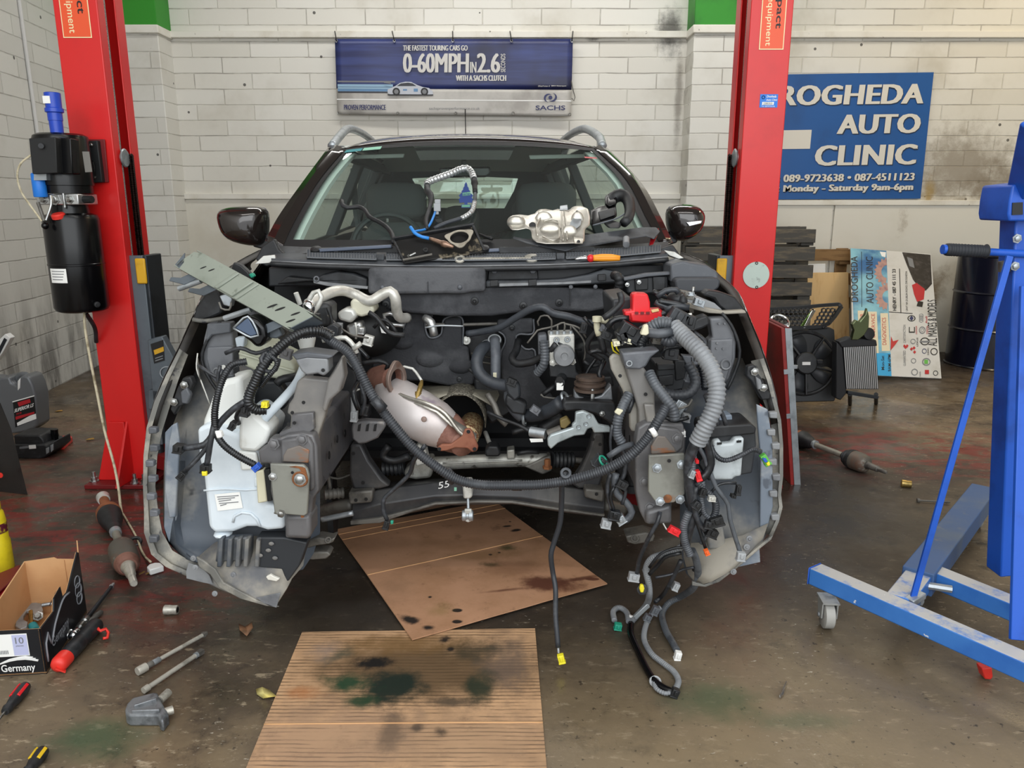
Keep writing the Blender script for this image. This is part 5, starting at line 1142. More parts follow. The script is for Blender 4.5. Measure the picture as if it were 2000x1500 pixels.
# ---- headlamp panels beside the wings
lpan = sl('lamp_panel', [(398,660),(404,636),(440,632),(452,640),(455,668),(456,700),(458,735),(450,745),(424,752),(408,735),(396,710),(394,685)], 2.22, 0.05, 'lamp_bracket', bev=0.006, seg=3)
sl('lamp_panel_step', [(404,678),(454,676),(456,740),(430,748),(410,732),(402,700)], 2.21, 0.03, 'lamp_bracket', lpan, 0.005)
sl('lamp_panel_lip', [(404,632),(450,630),(450,650),(414,655),(402,668)], 2.20, 0.04, 'grey_plastic', lpan, 0.004)
make('panel_hole', B().lathe(W(437, 717, 2.205), V(0,-1,0), [(0.007,0),(0.007,0.001)], 12), 'white_metal', lpan)
make('panel_boss', B().ring(W(424, 727, 2.205), Y3, 0.012, 0.002, 16, 5), 'mid_plastic', lpan)
make('panel_rim', B().tube([pw(p, 2.21) for p in ((430,628),(410,655),(395,690),(397,715),(412,745),(430,770))], 0.005, 6), 'trim_black', lpan, sharp=180)
rpan = sl('lamp_panel', [(1386,622),(1416,620),(1430,640),(1438,670),(1437,700),(1425,740),(1412,752),(1395,745),(1384,720),(1384,665),(1392,660)], 2.22, 0.05, 'lamp_bracket', bev=0.006, seg=3)
sl('lamp_panel_step', [(1388,664),(1432,662),(1432,700),(1418,748),(1400,748),(1386,720)], 2.21, 0.03, 'lamp_bracket', rpan, 0.005)
for q in ((1404,632),(1415,632),(1400,670),(1399,680),(1412,681)): make('panel_stud', B().lathe(W(*q, 2.21), V(0,-1,0), [(0.004,0),(0.003,0.004)], 10), 'mid_plastic', rpan)
make('panel_boss', B().ring(W(1418, 712, 2.205), Y3, 0.014, 0.003, 16, 5), 'mid_plastic', rpan)
make('panel_rim', B().tube([pw(p, 2.21) for p in ((1410,612),(1428,635),(1442,670),(1444,700),(1430,740),(1420,760))], 0.005, 6), 'trim_black', rpan, sharp=180)
# wing top flanges
wf = sl('wing_flange', [(376,624),(382,600),(400,575),(425,566),(434,590),(432,612),(410,622),(388,628)], 2.28, 0.05, 'trim_black', bev=0.006)
make('flange_lip', B().tube([pw(p, 2.26) for p in ((377,624),(400,627),(430,623),(455,618))], 0.007, 6), 'fender_edge', wf, sharp=180)
wf2 = sl('wing_flange', [(1374,577),(1383,567),(1410,571),(1436,580),(1452,600),(1458,608),(1440,612),(1416,608),(1404,598),(1395,584)], 2.28, 0.06, 'trim_black', bev=0.006)
sl('flange_lip', [(1340,590),(1372,600),(1416,608),(1455,606),(1458,612),(1420,614),(1385,612),(1345,602)], 2.24, 0.03, 'liner_dust', wf2, 0.003)
sl('wing_shelf', [(1340,584),(1365,580),(1396,592),(1412,606),(1380,608),(1345,598)], 2.27, 0.06, 'mid_plastic', wf2, 0.004)
# ---- washer tank
tk_ = B().slab([(384,838),(405,828),(435,838),(465,850),(466,818),(474,808),(492,805),(528,838),(520,868),(506,880),(510,930),(524,985),(556,990),(556,1034),(522,1037),(500,1030),(482,1030),(455,1040),(418,1042),(407,1030),(397,930),(388,895)], 2.02, 0.16)
wt = make('washer_tank', tk_, 'tank_white', car, bev=0.022, seg=4)
make('tank_upper', B().slab([(408,790),(418,760),(440,742),(470,735),(474,790),(470,845),(440,850),(392,850),(396,820)], 2.06, 0.12), 'tank_dirty', wt, bev=0.016, seg=3)
make('tank_shoulder', B().slab([(466,818),(476,806),(492,805),(528,838),(520,866),(500,884),(465,880)], 2.0, 0.1), 'tank_dirty', wt, bev=0.016, seg=3)
make('tank_pump_pocket', B().slab([(464,880),(500,884),(506,918),(470,920)], 2.01, 0.03), 'tank_dirty', wt, bev=0.006)
make('tank_ear', B().slab([(496,933),(510,934),(514,942),(508,950),(496,952)], 2.01, 0.02), 'tank_white', wt, bev=0.004)
make('tank_ridge', B().tube([pw(p, 2.018) for p in ((455,1020),(458,1008),(472,1001),(490,1003),(502,1014),(508,1028))], 0.004, 6), 'tank_white', wt, sharp=180)
make('tank_seam', B().tube([pw(p, 2.018) for p in ((398,958),(440,955),(480,957),(510,954))], 0.003, 6), 'tank_white', wt, sharp=180)
make('filler_neck', B().tube([W(507,830,2.02), W(520,814,2.03), W(573,757,2.10), W(590,725,2.15), W(600,690,2.2)], 0.0125, 12), 'tank_white', wt, sharp=180)
make('filler_funnel', B().lathe(W(600, 693, 2.16), V(0,0.05,1), [(0.015,0),(0.026,0.045),(0.027,0.055)], 20), 'tank_dirty', wt)
make('drain_boss', B().ball(W(436, 1042, 2.05), (0.026,0.03,0.012), 12, 8), 'tank_white', wt)
tl = sl('paper_label', [(419,966),(468,961),(474,992),(425,998)], 2.016, 0.002, 'white_paper', wt, 0)
for k, (x0, x1) in enumerate(((424,466),(424,458),(425,450),(425,464),(426,440))): 
    y = 970+k*4.2; sl('label_text', [(x0+k,y+0.2),(x1+k*0.5,y-2.8),(x1+k*0.5,y-1.4),(x0+k,y+1.6)], 2.0145, 0.001, 'ink_grey', tl, 0)
sl('horn_cover', [(499,920),(515,918),(522,980),(503,984)], 2.0, 0.03, 'pale_plastic', bev=0.004); sl('slot', [(515,918),(527,916),(532,978),(522,980)], 2.0, 0.02, 'matte_black', bev=0.002)
# ---- coolant bottle
ct = make('coolant_bottle', B().slab([(465,700),(466,672),(480,661),(510,664),(540,690),(570,705),(577,720),(574,735),(550,742),(520,738),(490,722),(470,712)], 2.18, 0.14), 'coolant_tank', car, bev=0.022, seg=4)
make('coolant_seam', B().tube([pw(p, 2.175) for p in ((467,690),(500,700),(540,715),(576,726))], 0.004, 6), 'coolant_tank', ct, sharp=180)
sl('bottle_tab', [(458,660),(478,658),(476,678),(462,682)], 2.15, 0.03, mat('pale_blue', H('b9c4cc'), 0.45), ct, 0.004)
tb('bottle_hose', [(540,750,2.14),(548,742,2.15),(565,738,2.16),(590,735,2.2)], 0.012, 'rubber')
sl('horn_bracket', [(480,745),(540,742),(560,770),(555,800),(520,805),(485,790)], 2.2, 0.05, 'battery_box', bev=0.01)
# ---- front camera/radar style speaker horn under the loose beam
hn = sl('horn', [(455,640),(484,617),(503,625),(518,640),(522,660),(514,676),(500,680),(488,668),(470,655)], 2.0, 0.07, 'gloss_black', bev=0.012, seg=3)
sl('horn_face', [(458,640),(484,620),(502,653),(490,657)], 1.992, 0.01, mat('horn_blue', H('4c5a70'), 0.3, 0.3), hn, 0.002)
make('horn_rim', B().tube([pw(p, 1.99) for p in ((456,641),(484,618),(505,655),(490,659),(456,641))], 0.003, 6), 'galv', hn, sharp=180)
sl('horn_mount', [(515,640),(530,630),(545,640),(552,655),(540,662),(525,660)], 2.03, 0.03, 'grey_steel', bev=0.004)
sl('latch_bracket', [(428,578),(446,572),(454,584),(450,600),(436,596)], 2.14, 0.03, 'galv', bev=0.003)
tb('latch_wire', [(428,590,2.12),(432,602,2.12),(448,605,2.12),(452,590,2.12)], 0.003, 'dirty_metal')
# ---- brake fluid bottle, master cylinder, pipes
bt_ = make('brake_reservoir', B().slab([(683,590),(690,583),(720,588),(731,602),(730,612),(705,620),(686,612)], 2.5, 0.1), 'brake_tank', car, bev=0.012, seg=3)
make('reservoir_lower', B().slab([(657,612),(672,602),(690,604),(697,618),(685,632),(662,626)], 2.48, 0.08), 'white_metal', bt_, bev=0.01, seg=3)
sl('master_cylinder', [(675,635),(705,628),(712,655),(690,662),(678,655)], 2.5, 0.12, 'alu', bev=0.01)
make('servo', B().lathe(W(722, 648, 2.62), V(0,1,0), [(0.03,-0.08),(0.06,-0.06),(0.09,0),(0.10,0.08),(0.10,0.12)], 24), 'matte_black', car)
sl('servo_label', [(741,633),(759,639),(758,652),(745,650)], 2.54, 0.003, 'white_paper', bev=0)
tb('brake_lever', [(694,630,2.46),(697,650,2.46),(695,662,2.46)], 0.004, 'white_metal')
ac = tb('air_conditioning_pipe', [(602,594,2.35),(625,582,2.4),(650,570,2.45),(672,568,2.5),(695,576,2.52),(722,588,2.5),(745,576,2.5),(762,569,2.5),(772,582,2.5),(775,608,2.52),(782,620,2.55),(795,621,2.6)], 0.0175, mat('pipe_cream', H('d6d4cc'), 0.36, 0.35, c2=H('a5a39a'), sc=12), seg=12)
tb('air_conditioning_pipe', [(790,625,2.55),(762,612,2.55),(750,615,2.55),(760,632,2.55),(790,636,2.55)], 0.007, 'alu')
tb('air_conditioning_pipe', [(830,622,2.6),(842,630,2.58),(848,655,2.58)], 0.015, 'alu', seg=10)
lp_ = tb('service_pipe', [(600,592,2.2),(612,572,2.2),(622,568,2.2),(628,580,2.2),(620,600,2.2),(606,615,2.2),(598,618,2.2)], 0.007, 'white_metal')
make('pipe_block', B().ball(W(603, 601, 2.17), (0.018,0.018,0.022), 12, 8), 'chrome', lp_)
make('pipe_end', B().cyl(W(578,572,2.17), W(586,594,2.18), 0.007), 'white_metal', lp_)
tb('fuel_pipe', [(630,665,2.1),(655,662,2.1),(675,660,2.1),(690,675,2.1),(697,690,2.1)], 0.007, 'white_metal')
tb('fuel_pipe_tee', [(690,682,2.09),(705,670,2.09)], 0.007, 'white_metal')
sl('filter_housing', [(614,595),(640,590),(646,600),(646,640),(618,644)], 2.35, 0.1, 'trim_black', bev=0.015, seg=3)
sl('valve_body', [(636,640),(650,632),(662,640),(660,660),(644,664)], 2.2, 0.04, 'battery_box', bev=0.004)
# ---- insulation boards on the bulkhead
sl('bulkhead_insulation', [(690,745),(690,720),(702,690),(703,660),(742,656),(758,651),(784,644),(791,633),(795,608),(829,610),(832,647),(841,660),(861,653),(868,622),(902,620),(904,674),(915,678),(918,712),(928,730),(925,752),(874,754),(830,745)], 2.74, 0.03, 'insulation', bev=0.010, seg=3)
for q, r in (((786,668), 0.05), ((900,715), 0.05), ((840,700), 0.06)):
    make('insulation_bulge', B().ball(W(q[0], q[1], 2.755), (r, 0.03, r*0.6), 20, 10), 'insulation', car, sharp=180)
sl('bulkhead_insulation', [(971,624),(1042,622),(1041,651),(1014,653),(1008,662),(1026,682),(1044,684),(1046,723),(1056,743),(1090,790),(1085,812),(1040,818),(1000,790),(980,750),(977,700),(979,686),(987,668),(984,655),(972,646)], 2.70, 0.03, 'insulation', bev=0.010, seg=3)
for q in ((897,741),(1000,640),(840,616)): make('clip', B().lathe(W(*q, 2.70), V(0,-1,0), [(0.011,0),(0.010,0.004),(0.005,0.006),(0.004,0.01)], 12), 'trim_black', car)
make('bulkhead_washer', B().ring(W(911, 665, 2.74), Y3, 0.012, 0.004, 18, 6), 'white_metal', car); make('bulkhead_nut', B().bolt(W(911,665,2.74), V(0,-1,0), 0.007), 'white_metal', car)
sl('firewall_plate', [(904,656),(975,648),(985,670),(975,740),(930,740),(918,700)], 2.78, 0.02, 'trim_black', bev=0.006)
sl('firewall_step', [(925,740),(990,745),(1010,800),(960,830),(930,790)], 2.72, 0.06, 'trim_black', bev=0.01)
for a, c in (((905,634),(971,632)), ((832,634),(868,634))): make('shift_cable', B().cyl(W(*a, 2.72), W(*c, 2.72), 0.006), 'dirty_metal', car)
# heater hoses
tb('heater_hose', [(951,676,2.66),(940,684,2.6),(931,705,2.56),(936,728,2.54),(955,745,2.52),(980,752,2.5),(1002,755,2.48)], 0.021, 'hose', seg=14)
make('hose_clip', B().ring(W(950, 676, 2.65), V(-0.5,-1,0.8), 0.022, 0.004, 18, 6), 'galv', car)
tb('heater_hose', [(966,662,2.66),(968,690,2.62),(968,720,2.6),(968,760,2.58)], 0.018, 'hose_grey', seg=14)
make('hose_clip', B().ring(W(966, 664, 2.66), V(0,-1,1), 0.021, 0.004, 18, 6), 'galv', car)
sl('hose_tag', [(963,728),(970,728),(970,738),(963,738)], 2.57, 0.004, 'pale_plastic', bev=0.001)
tb('sleeved_hose', [(912,652,2.64),(940,648,2.62),(975,640,2.58),(1005,622,2.55),(1035,605,2.52),(1060,600,2.5),(1080,612,2.5),(1110,618,2.5),(1145,630,2.5),(1165,632,2.5)], 0.012, 'hose', seg=10)
tb('vacuum_hose', [(1013,665,2.6),(1008,685,2.55),(1000,700,2.5),(1010,710,2.48),(1040,706,2.46),(1065,692,2.44),(1088,672,2.42)], 0.013, 'rubber', seg=10)
tb('vacuum_hose', [(1090,670,2.42),(1110,678,2.42),(1135,683,2.45)], 0.004, 'rubber')
# hydraulic block of the brakes
ab = sl('brake_hydraulic_block', [(1072,655),(1122,653),(1123,712),(1073,714)], 2.42, 0.10, 'white_metal', bev=0.004)
make('block_motor', B().lathe(W(1101, 692, 2.42), V(0,-1,0), [(0.034,0),(0.034,0.03),(0.031,0.036),(0.012,0.037),(0.010,0.034),(0.006,0.034)], 32), 'mid_plastic', ab)
sl('block_base', [(1072,712),(1124,711),(1126,726),(1145,745),(1120,740),(1074,736)], 2.42, 0.08, 'trim_black', ab, 0.004)
for q in ((1080,708),(1118,706)): make('block_bolt', B().bolt(W(*q, 2.415), V(0,-1,0), 0.008), 'white_metal', ab)
for x, y in ((1077,652),(1089,651),(1102,652),(1115,651)): make('pipe_nut', B().cyl(W(x,y+2,2.44), W(x,y-5,2.44), 0.006, seg=6), 'galv', ab)
for x, y in ((1087,664),(1108,663)): make('pipe_nut', B().ring(W(x,y,2.415), Y3, 0.007, 0.003, 12, 6), 'galv', ab)
for pts in ([(1077,648),(1077,625),(1070,617),(1056,618),(1050,628),(1052,636)], [(1089,646),(1089,634)], [(1102,647),(1102,630),(1080,638),(1050,645),(1042,655),(1030,670)], [(1115,646),(1115,636),(1125,645),(1140,665),(1143,690),(1140,705)], [(1102,632),(1130,640),(1145,660)]):
    tb('brake_pipe', pts, 0.0032, 'dirty_metal', Y=2.45)
bk = sl('block_plug', [(1051,655),(1068,653),(1070,700),(1066,714),(1055,715),(1052,700)], 2.44, 0.06, 'grey_plastic', bev=0.006)
tb('plug_loom', [(1062,666,2.42),(1064,690,2.42),(1062,712,2.42),(1050,728,2.44)], 0.014, 'loom_mid', corr=(0.01, 0.0015))
# outlet stub and mount
os_ = make('outlet_stub', B().lathe(W(1095, 744, 2.38), V(-0.15,-1,0), [(0.010,0.03),(0.016,0.028),(0.017,0),(0.017,-0.05)], 20, cap=False), 'rubber', car); make('outlet_bore', B().lathe(W(1093, 742, 2.352), V(-0.15,-1,0), [(0.012,0),(0.011,0.002)], 16), 'black_ink', os_)
sl('part_tag', [(1087,748),(1101,748),(1100,762),(1087,762)], 2.35, 0.002, 'white_paper', bev=0)
# gearbox mount and its bracket
gm = make('gearbox_mount', B().lathe(W(1152, 762, 2.34), Z3, [(0.05,0),(0.05,0.008),(0.04,0.01),(0.04,0.016),(0.05,0.018),(0.05,0.026),(0.04,0.028),(0.04,0.034),(0.045,0.036),(0.045,0.044),(0.02,0.046)], 28), mat('mount_rust', H('5c4c42'), 0.6, 0.3, c2=H('37322e'), sc=20), car)
sl('mount_cradle', [(1122,764),(1132,775),(1150,780),(1175,772),(1194,752),(1197,785),(1180,786),(1130,786),(1122,784)], 2.30, 0.05, 'cast_alu', bev=0.004)
make('mount_stud', B().lathe(W(1157, 780, 2.30), Z3, [(0.007,0),(0.005,0.03),(0.003,0.034)], 8), 'bright_steel', car)
sl('mount_bracket', [(1098,794),(1102,784),(1125,783),(1200,786),(1204,800),(1198,835),(1185,822),(1160,808),(1130,802),(1104,804)], 2.26, 0.06, 'trim_black', bev=0.006)
bolts([(1176,808)], 2.25, 0.006)
sp_ = sl('steel_bracket', [(1069,858),(1075,850),(1118,836),(1117,830),(1123,825),(1124,806),(1140,803),(1160,812),(1170,830),(1192,834),(1193,845),(1160,846),(1156,836),(1148,838),(1142,850),(1122,852),(1090,866),(1076,878),(1070,870)], 2.2, 0.02, mat('bracket_silver', H('b8c2c4'), 0.4, 0.5, c2=H('8e989a'), sc=14), bev=0.004)
for q in ((1144,828),(1150,813),(1130,834)): make('bracket_dimple', B().ring(W(*q, 2.198), Y3, 0.006, 0.0015, 12, 5), 'galv', sp_)
# hoses in front of the bulkhead
tb('coolant_hose', [(1032,812,2.5),(1055,808,2.46),(1078,800,2.42),(1098,785,2.38)], 0.024, 'hose', seg=14)
make('hose_clamp', B().ring(W(1104, 778, 2.36), V(0.8,-0.4,0.5), 0.020, 0.005, 20, 6), 'galv', car); make('hose_clamp', B().ring(W(1024, 818, 2.5), V(1,-0.2,0.1), 0.022, 0.005, 20, 6), 'galv', car)
tb('coolant_hose', [(1060,840,2.5),(1080,825,2.5),(1100,812,2.5)], 0.028, 'rubber', seg=12)
tb('coolant_hose', [(1000,755,2.48),(995,775,2.5),(1005,800,2.5),(1020,815,2.5)], 0.02, 'hose_grey', seg=12)
sl('cable_bracket', [(990,770),(1010,780),(1030,790),(1026,812),(1000,808),(985,790)], 2.46, 0.06, 'trim_black', bev=0.008)
sl('gear_linkage', [(985,745),(1000,742),(1015,752),(1018,775),(1005,785),(990,770)], 2.45, 0.05, 'battery_box', bev=0.008)
tb('gear_cable', [(952,805,2.45),(985,820,2.42),(1012,830,2.40),(1036,843,2.38)], 0.006, 'rubber'); make('cable_end', B().cyl(W(1036,843,2.38), W(1066,848,2.36), 0.017, seg=14), 'galv', car)
make('cable_end', B().cyl(W(1070,848,2.36), W(1096,838,2.36), 0.014, seg=14), 'dirty_metal', car); sl('plug', [(1094,822),(1108,815),(1116,826),(1104,838),(1095,836)], 2.34, 0.03, mat('olive', H('8d7c4e'), 0.6), bev=0.004)
tb('flexible_pipe', [(952,770,2.5),(965,790,2.48),(975,815,2.46),(990,830,2.45)], 0.01, 'dirty_metal')
sl('card_tag', [(1034,857),(1060,857),(1061,863),(1037,864)], 2.3, 0.002, 'white_paper', bev=0)
# tunnel heat shields
panel('tunnel_shield', [[(822,752,2.78),(870,748,2.80),(930,752,2.80),(970,755,2.78)], [(815,770,2.66),(870,764,2.68),(930,766,2.68),(975,772,2.66)], [(830,790,2.6),(870,772,2.62),(925,772,2.62),(965,795,2.6)]], 'tunnel_shield', sharp=180)
tun = []
for k, Y in enumerate((2.58, 2.75, 3.0)):
    tun.append([W(896+52*math.cos(a), 830-60*math.sin(a), 2.58)+V(0, Y-2.58, 0) for a in [math.radians(x) for x in range(-5, 190, 13)]])
make('tunnel_shield', B().loft(tun), 'mesh_shield', car, solid=0.004, sharp=180)
make('flexible_joint', B().lathe(W(916, 842, 2.62), V(0.1,1,0.1), [(0.03,-0.06),(0.042,-0.05),(0.045,0),(0.042,0.08),(0.03,0.1)], 24), mat('braid', H('8a5c42'), 0.5, 0.5, c2=H('c9b48a'), sc=120, lo=0.45, hi=0.55, bump=0.5, bsc=200), car)
make('front_pipe', B().tube([W(916,842,2.7), W(912,838,3.1), W(905,820,3.6)], 0.035, 14), 'cat_rust', car)
# ---- catalytic converter
cc = make('catalytic_converter', B().tube([(W(748,752,2.50), 0.55), (W(762,762,2.48), 0.75), (W(785,786,2.42), 1.0), (W(815,808,2.38), 1.08), (W(850,828,2.36), 1.02), (W(872,842,2.36), 0.85), (W(892,856,2.36), 0.62)], 0.074, 24, step=0.02), 'cat_shell', car, sharp=180)
make('inlet_neck', B().tube([(W(735,742,2.55), 1.0), (W(755,740,2.5), 1.1), (W(772,742,2.45), 0.9)], 0.045, 18), 'cat_rust', cc, sharp=180)
fl_ = B(); c0 = W(774, 741, 2.40); fd = V(0.86, -0.5, 0.0).normalized(); u_ = V(0,0,1); w_ = fd.cross(u_)
nn = 40; vs = []; 
for rr_ in (0.034, 0.050):
    for d_ in (-0.006, 0.006):
        for k in range(nn):
            a = 2*math.pi*k/nn; r = rr_ if rr_ < 0.04 else rr_+0.012*max(0, math.cos(2*a))**3
            vs.append(c0+u_*math.cos(a)*r+w_*math.sin(a)*r*0.95+fd*d_)
fl_.add(vs, [(k, (k+1) % nn, nn+(k+1) % nn, nn+k) for k in range(nn)]+[(2*nn+k, 3*nn+k, 3*nn+(k+1) % nn, 2*nn+(k+1) % nn) for k in range(nn)]+[(k, 2*nn+k, 2*nn+(k+1) % nn, (k+1) % nn) for k in range(nn)]+[(nn+k, nn+(k+1) % nn, 3*nn+(k+1) % nn, 3*nn+k) for k in range(nn)])
make('inlet_flange', fl_, 'cat_flange', cc, bev=0.002)
make('inlet_bore', B().lathe(c0-fd*0.03, fd, [(0.033,0),(0.033,0.034)], 24, cap=False), 'cat_rust', cc); make('inlet_end', B().lathe(c0-fd*0.028, fd, [(0.033,0),(0.03,0.001)], 24), 'black_ink', cc)
make('outlet_cone', B().tube([(W(868,836,2.36), 1.0), (W(882,850,2.34), 0.95), (W(898,862,2.32), 0.7), (W(905,868,2.30), 0.65)], 0.062, 20, step=0.015), 'cat_rust', cc, sharp=180)
sl('outlet_flange', [(853,876),(862,868),(880,868),(902,852),(908,838),(918,837),(924,846),(934,872),(932,881),(922,884),(912,876),(890,875),(872,881),(860,882)], 2.27, 0.014, mat('flange_rust', H('96604a'), 0.6, 0.25, c2=H('7a4433'), sc=18), cc, 0.004)
for q in ((858,877),(927,877),(915,843)): make('flange_hole', B().lathe(W(*q, 2.269), V(0,-1,0), [(0.006,0),(0.006,0.001)], 12), 'black_ink', cc)
make('shell_seam', B().tube([pw(p) for p in ((775,768,2.37),(800,778,2.33),(840,790,2.30),(870,808,2.29),(888,832,2.28),(905,850,2.28),(930,856,2.28))], 0.007, 6), 'heat_shield', cc, sharp=180)
panel('shell_shield', [[(779,772,2.38),(820,780,2.33),(860,795,2.31),(890,822,2.30),(932,848,2.30)], [(778,780,2.36),(815,790,2.31),(852,806,2.29),(880,832,2.28),(925,858,2.28)]], 'heat_shield', 0.003, cc)
make('shell_stud', B().lathe(W(828, 819, 2.28), V(0,-1,0.2), [(0.009,0),(0.008,0.003),(0.004,0.004)], 12), 'cat_flange', cc)
ox = make('oxygen_sensor', B().tube([(W(814,782,2.34), 1.2), (W(817,768,2.36), 1.2), (W(818,767,2.36), 0.8), (W(822,752,2.38), 0.8), (W(824,744,2.4), 0.5)], 0.010, 10), 'brass', cc)
make('sensor_wire', B().tube([W(824,744,2.4), W(818,735,2.42), W(806,720,2.44), W(790,716,2.44), W(782,718,2.44)], 0.0045, 8), 'white_metal', cc, sharp=180)
# engine mount bracket and stays on the near side
sl('side_bracket', [(686,838),(688,826),(712,822),(752,824),(753,834),(738,856),(715,866),(700,868),(688,858)], 2.34, 0.04, 'rail_plate', bev=0.006)
for x in (700, 716, 731): sl('slot', [(x,830),(x+5,828),(x+3,842),(x-2,842)], 2.335, 0.004, 'black_ink', bev=0)
sl('frame_leg', [(684,868),(705,868),(720,900),(745,935),(762,950),(740,956),(690,956),(682,930)], 2.44, 0.05, 'subframe', bev=0.008)
sl('frame_leg', [(1115,945),(1135,915),(1150,880),(1160,845),(1180,848),(1178,930),(1170,955),(1130,955)], 2.46, 0.05, 'subframe', bev=0.008)
for q in ((690,886),(709,943),(1158,858),(1172,868)): make('hole', B().lathe(W(q[0],q[1],2.435), V(0,-1,0), [(0.006,0),(0.006,0.001)], 10), 'black_ink', car)
tb('brake_hose', [(688,772,2.3),(690,765,2.3),(702,760,2.3),(718,758,2.3)], 0.003, 'white_metal'); tb('sensor_plug', [(690,776,2.3),(690,800,2.3),(689,812,2.3)], 0.008, 'connector_grey')
tb('brake_hose', [(700,690,2.4),(705,740,2.35),(708,790,2.32)], 0.008, 'rubber')
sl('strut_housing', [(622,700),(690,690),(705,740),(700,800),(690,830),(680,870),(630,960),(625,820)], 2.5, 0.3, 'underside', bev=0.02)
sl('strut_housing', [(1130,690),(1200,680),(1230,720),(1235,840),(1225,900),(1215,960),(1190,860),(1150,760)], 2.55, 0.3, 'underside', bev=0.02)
sl('suspension_plate', [(1130,740),(1195,735),(1200,755),(1165,752),(1140,758)], 2.45, 0.1, 'trim_black', bev=0.006)
# ---- steering rack
rk = make('steering_rack', B().tube([W(830,906,2.56), W(960,900,2.56), W(1068,898,2.56)], 0.024, 16), 'rack_alu', car, sharp=180)
make('rack_housing', B().slab([(788,920),(812,900),(846,895),(846,918),(842,935),(812,938),(790,934)], 2.53, 0.07), 'rack_alu', rk, bev=0.012, seg=3)
make('rack_lug', B().slab([(806,880),(818,866),(832,880),(838,905),(812,912)], 2.52, 0.05), 'white_metal', rk, bev=0.006)
make('rack_end', B().slab([(1024,912),(1060,895),(1076,890),(1078,920),(1060,928)], 2.53, 0.05), 'dirty_metal', rk, bev=0.006)
make('rack_valve', B().slab([(990,880),(1005,878),(1006,896),(990,897)], 2.53, 0.05), 'rack_alu', rk, bev=0.004)
make('rack_rib', B().tube([W(865,905,2.535), W(1020,899,2.535)], 0.004, 6), 'rack_alu', rk, sharp=180)
make('rack_gaiter', B().tube([(W(790,912,2.55), 1.0), (W(748,916,2.55), 0.85)], 0.024, 16, corr=(0.014, 0.006)), 'rubber', rk, sharp=60)
make('rack_gaiter', B().tube([(W(1078,898,2.55), 1.0), (W(1120,898,2.57), 0.9)], 0.024, 16, corr=(0.014, 0.006)), 'rubber', rk, sharp=60)
make('rack_bolt', B().bolt(W(1069,915,2.52), Z3, 0.011, 0.03), 'rust', rk)
tb('rack_pipe', [(1010,886,2.55),(1030,882,2.55),(1052,883,2.56)], 0.008, 'rubber')
sl('pinion_block', [(947,880),(955,872),(972,872),(978,885),(975,892),(948,892)], 2.5, 0.06, 'trim_black', bev=0.006); make('steering_shaft', B().cyl(W(960,875,2.55), W(948,845,2.7), 0.008), 'white_metal', car)
# ---- subframe
sb = panel('subframe', [[(688,965,2.60),(740,945,2.60),(850,936,2.60),(935,938,2.60),(1020,938,2.60),(1120,944,2.60),(1180,960,2.60)], [(690,975,2.46),(740,958,2.46),(850,944,2.46),(935,944,2.46),(1020,944,2.46),(1120,955,2.46),(1180,968,2.46)],
    [(688,1000,2.43),(740,985,2.43),(850,968,2.43),(935,966,2.43),(1020,970,2.43),(1120,985,2.43),(1180,992,2.43)], [(688,1022,2.44),(740,1018,2.44),(800,1000,2.44),(850,985,2.45),(1000,982,2.45),(1100,998,2.44),(1180,1008,2.44)], [(690,1016,2.62),(740,1010,2.62),(850,978,2.62),(935,974,2.62),(1020,974,2.62),(1120,990,2.62),(1180,1000,2.62)]], 'subframe', 0.01, bev=0.004)
sl('subframe_lip', [(684,1018),(740,1012),(800,996),(850,982),(935,978),(1000,979),(1100,994),(1182,1006),(1180,1010),(1100,999),(1000,984),(935,983),(850,987),(800,1002),(742,1022),(684,1026)], 2.42, 0.02, 'dirty_metal', sb, 0.003)
for pix in ([(680,962),(728,958),(726,982),(682,986)], [(1143,955),(1180,958),(1178,982),(1142,972)]): sl('subframe_mount', pix, 2.41, 0.1, 'dirty_metal', sb, 0.006)
for q in ((695,977),(715,975),(1165,965)): make('mount_hole', B().lathe(W(*q, 2.405), V(0,-1,0), [(0.006,0),(0.006,0.001)], 10), 'black_ink', sb)
a_ = W(856, 955, 2.425); text('lettering', '55', sb, 'white', a_, W(877, 951, 2.425)-a_, W(857, 942, 2.425)-a_, off=V(0,-1,0), bold=0.0)
sl('subframe_sticker', [(887,952),(892,952),(892,959),(887,959)], 2.42, 0.002, 'green_sticker', sb, 0)
# torque rod
tr = sl('torque_rod', [(903,946),(921,945),(923,970),(918,975),(905,975)], 2.36, 0.07, 'white_metal', bev=0.006)
make('rod_arm', B().cyl(W(914,972,2.38), W(915,1005,2.36), 0.005), 'galv', tr); make('rod_bush', B().lathe(W(902,1007,2.36), V(1,0,0), [(0.014,0),(0.018,0.003),(0.018,0.014),(0.014,0.016),(0.014,0.022),(0.018,0.024),(0.018,0.036),(0.014,0.038)], 18), 'galv', tr)
make('rod_tip', B().slab([(907,995),(921,995),(922,1018),(914,1021),(907,1018)], 2.35, 0.012), 'white_metal', tr, bev=0.003)
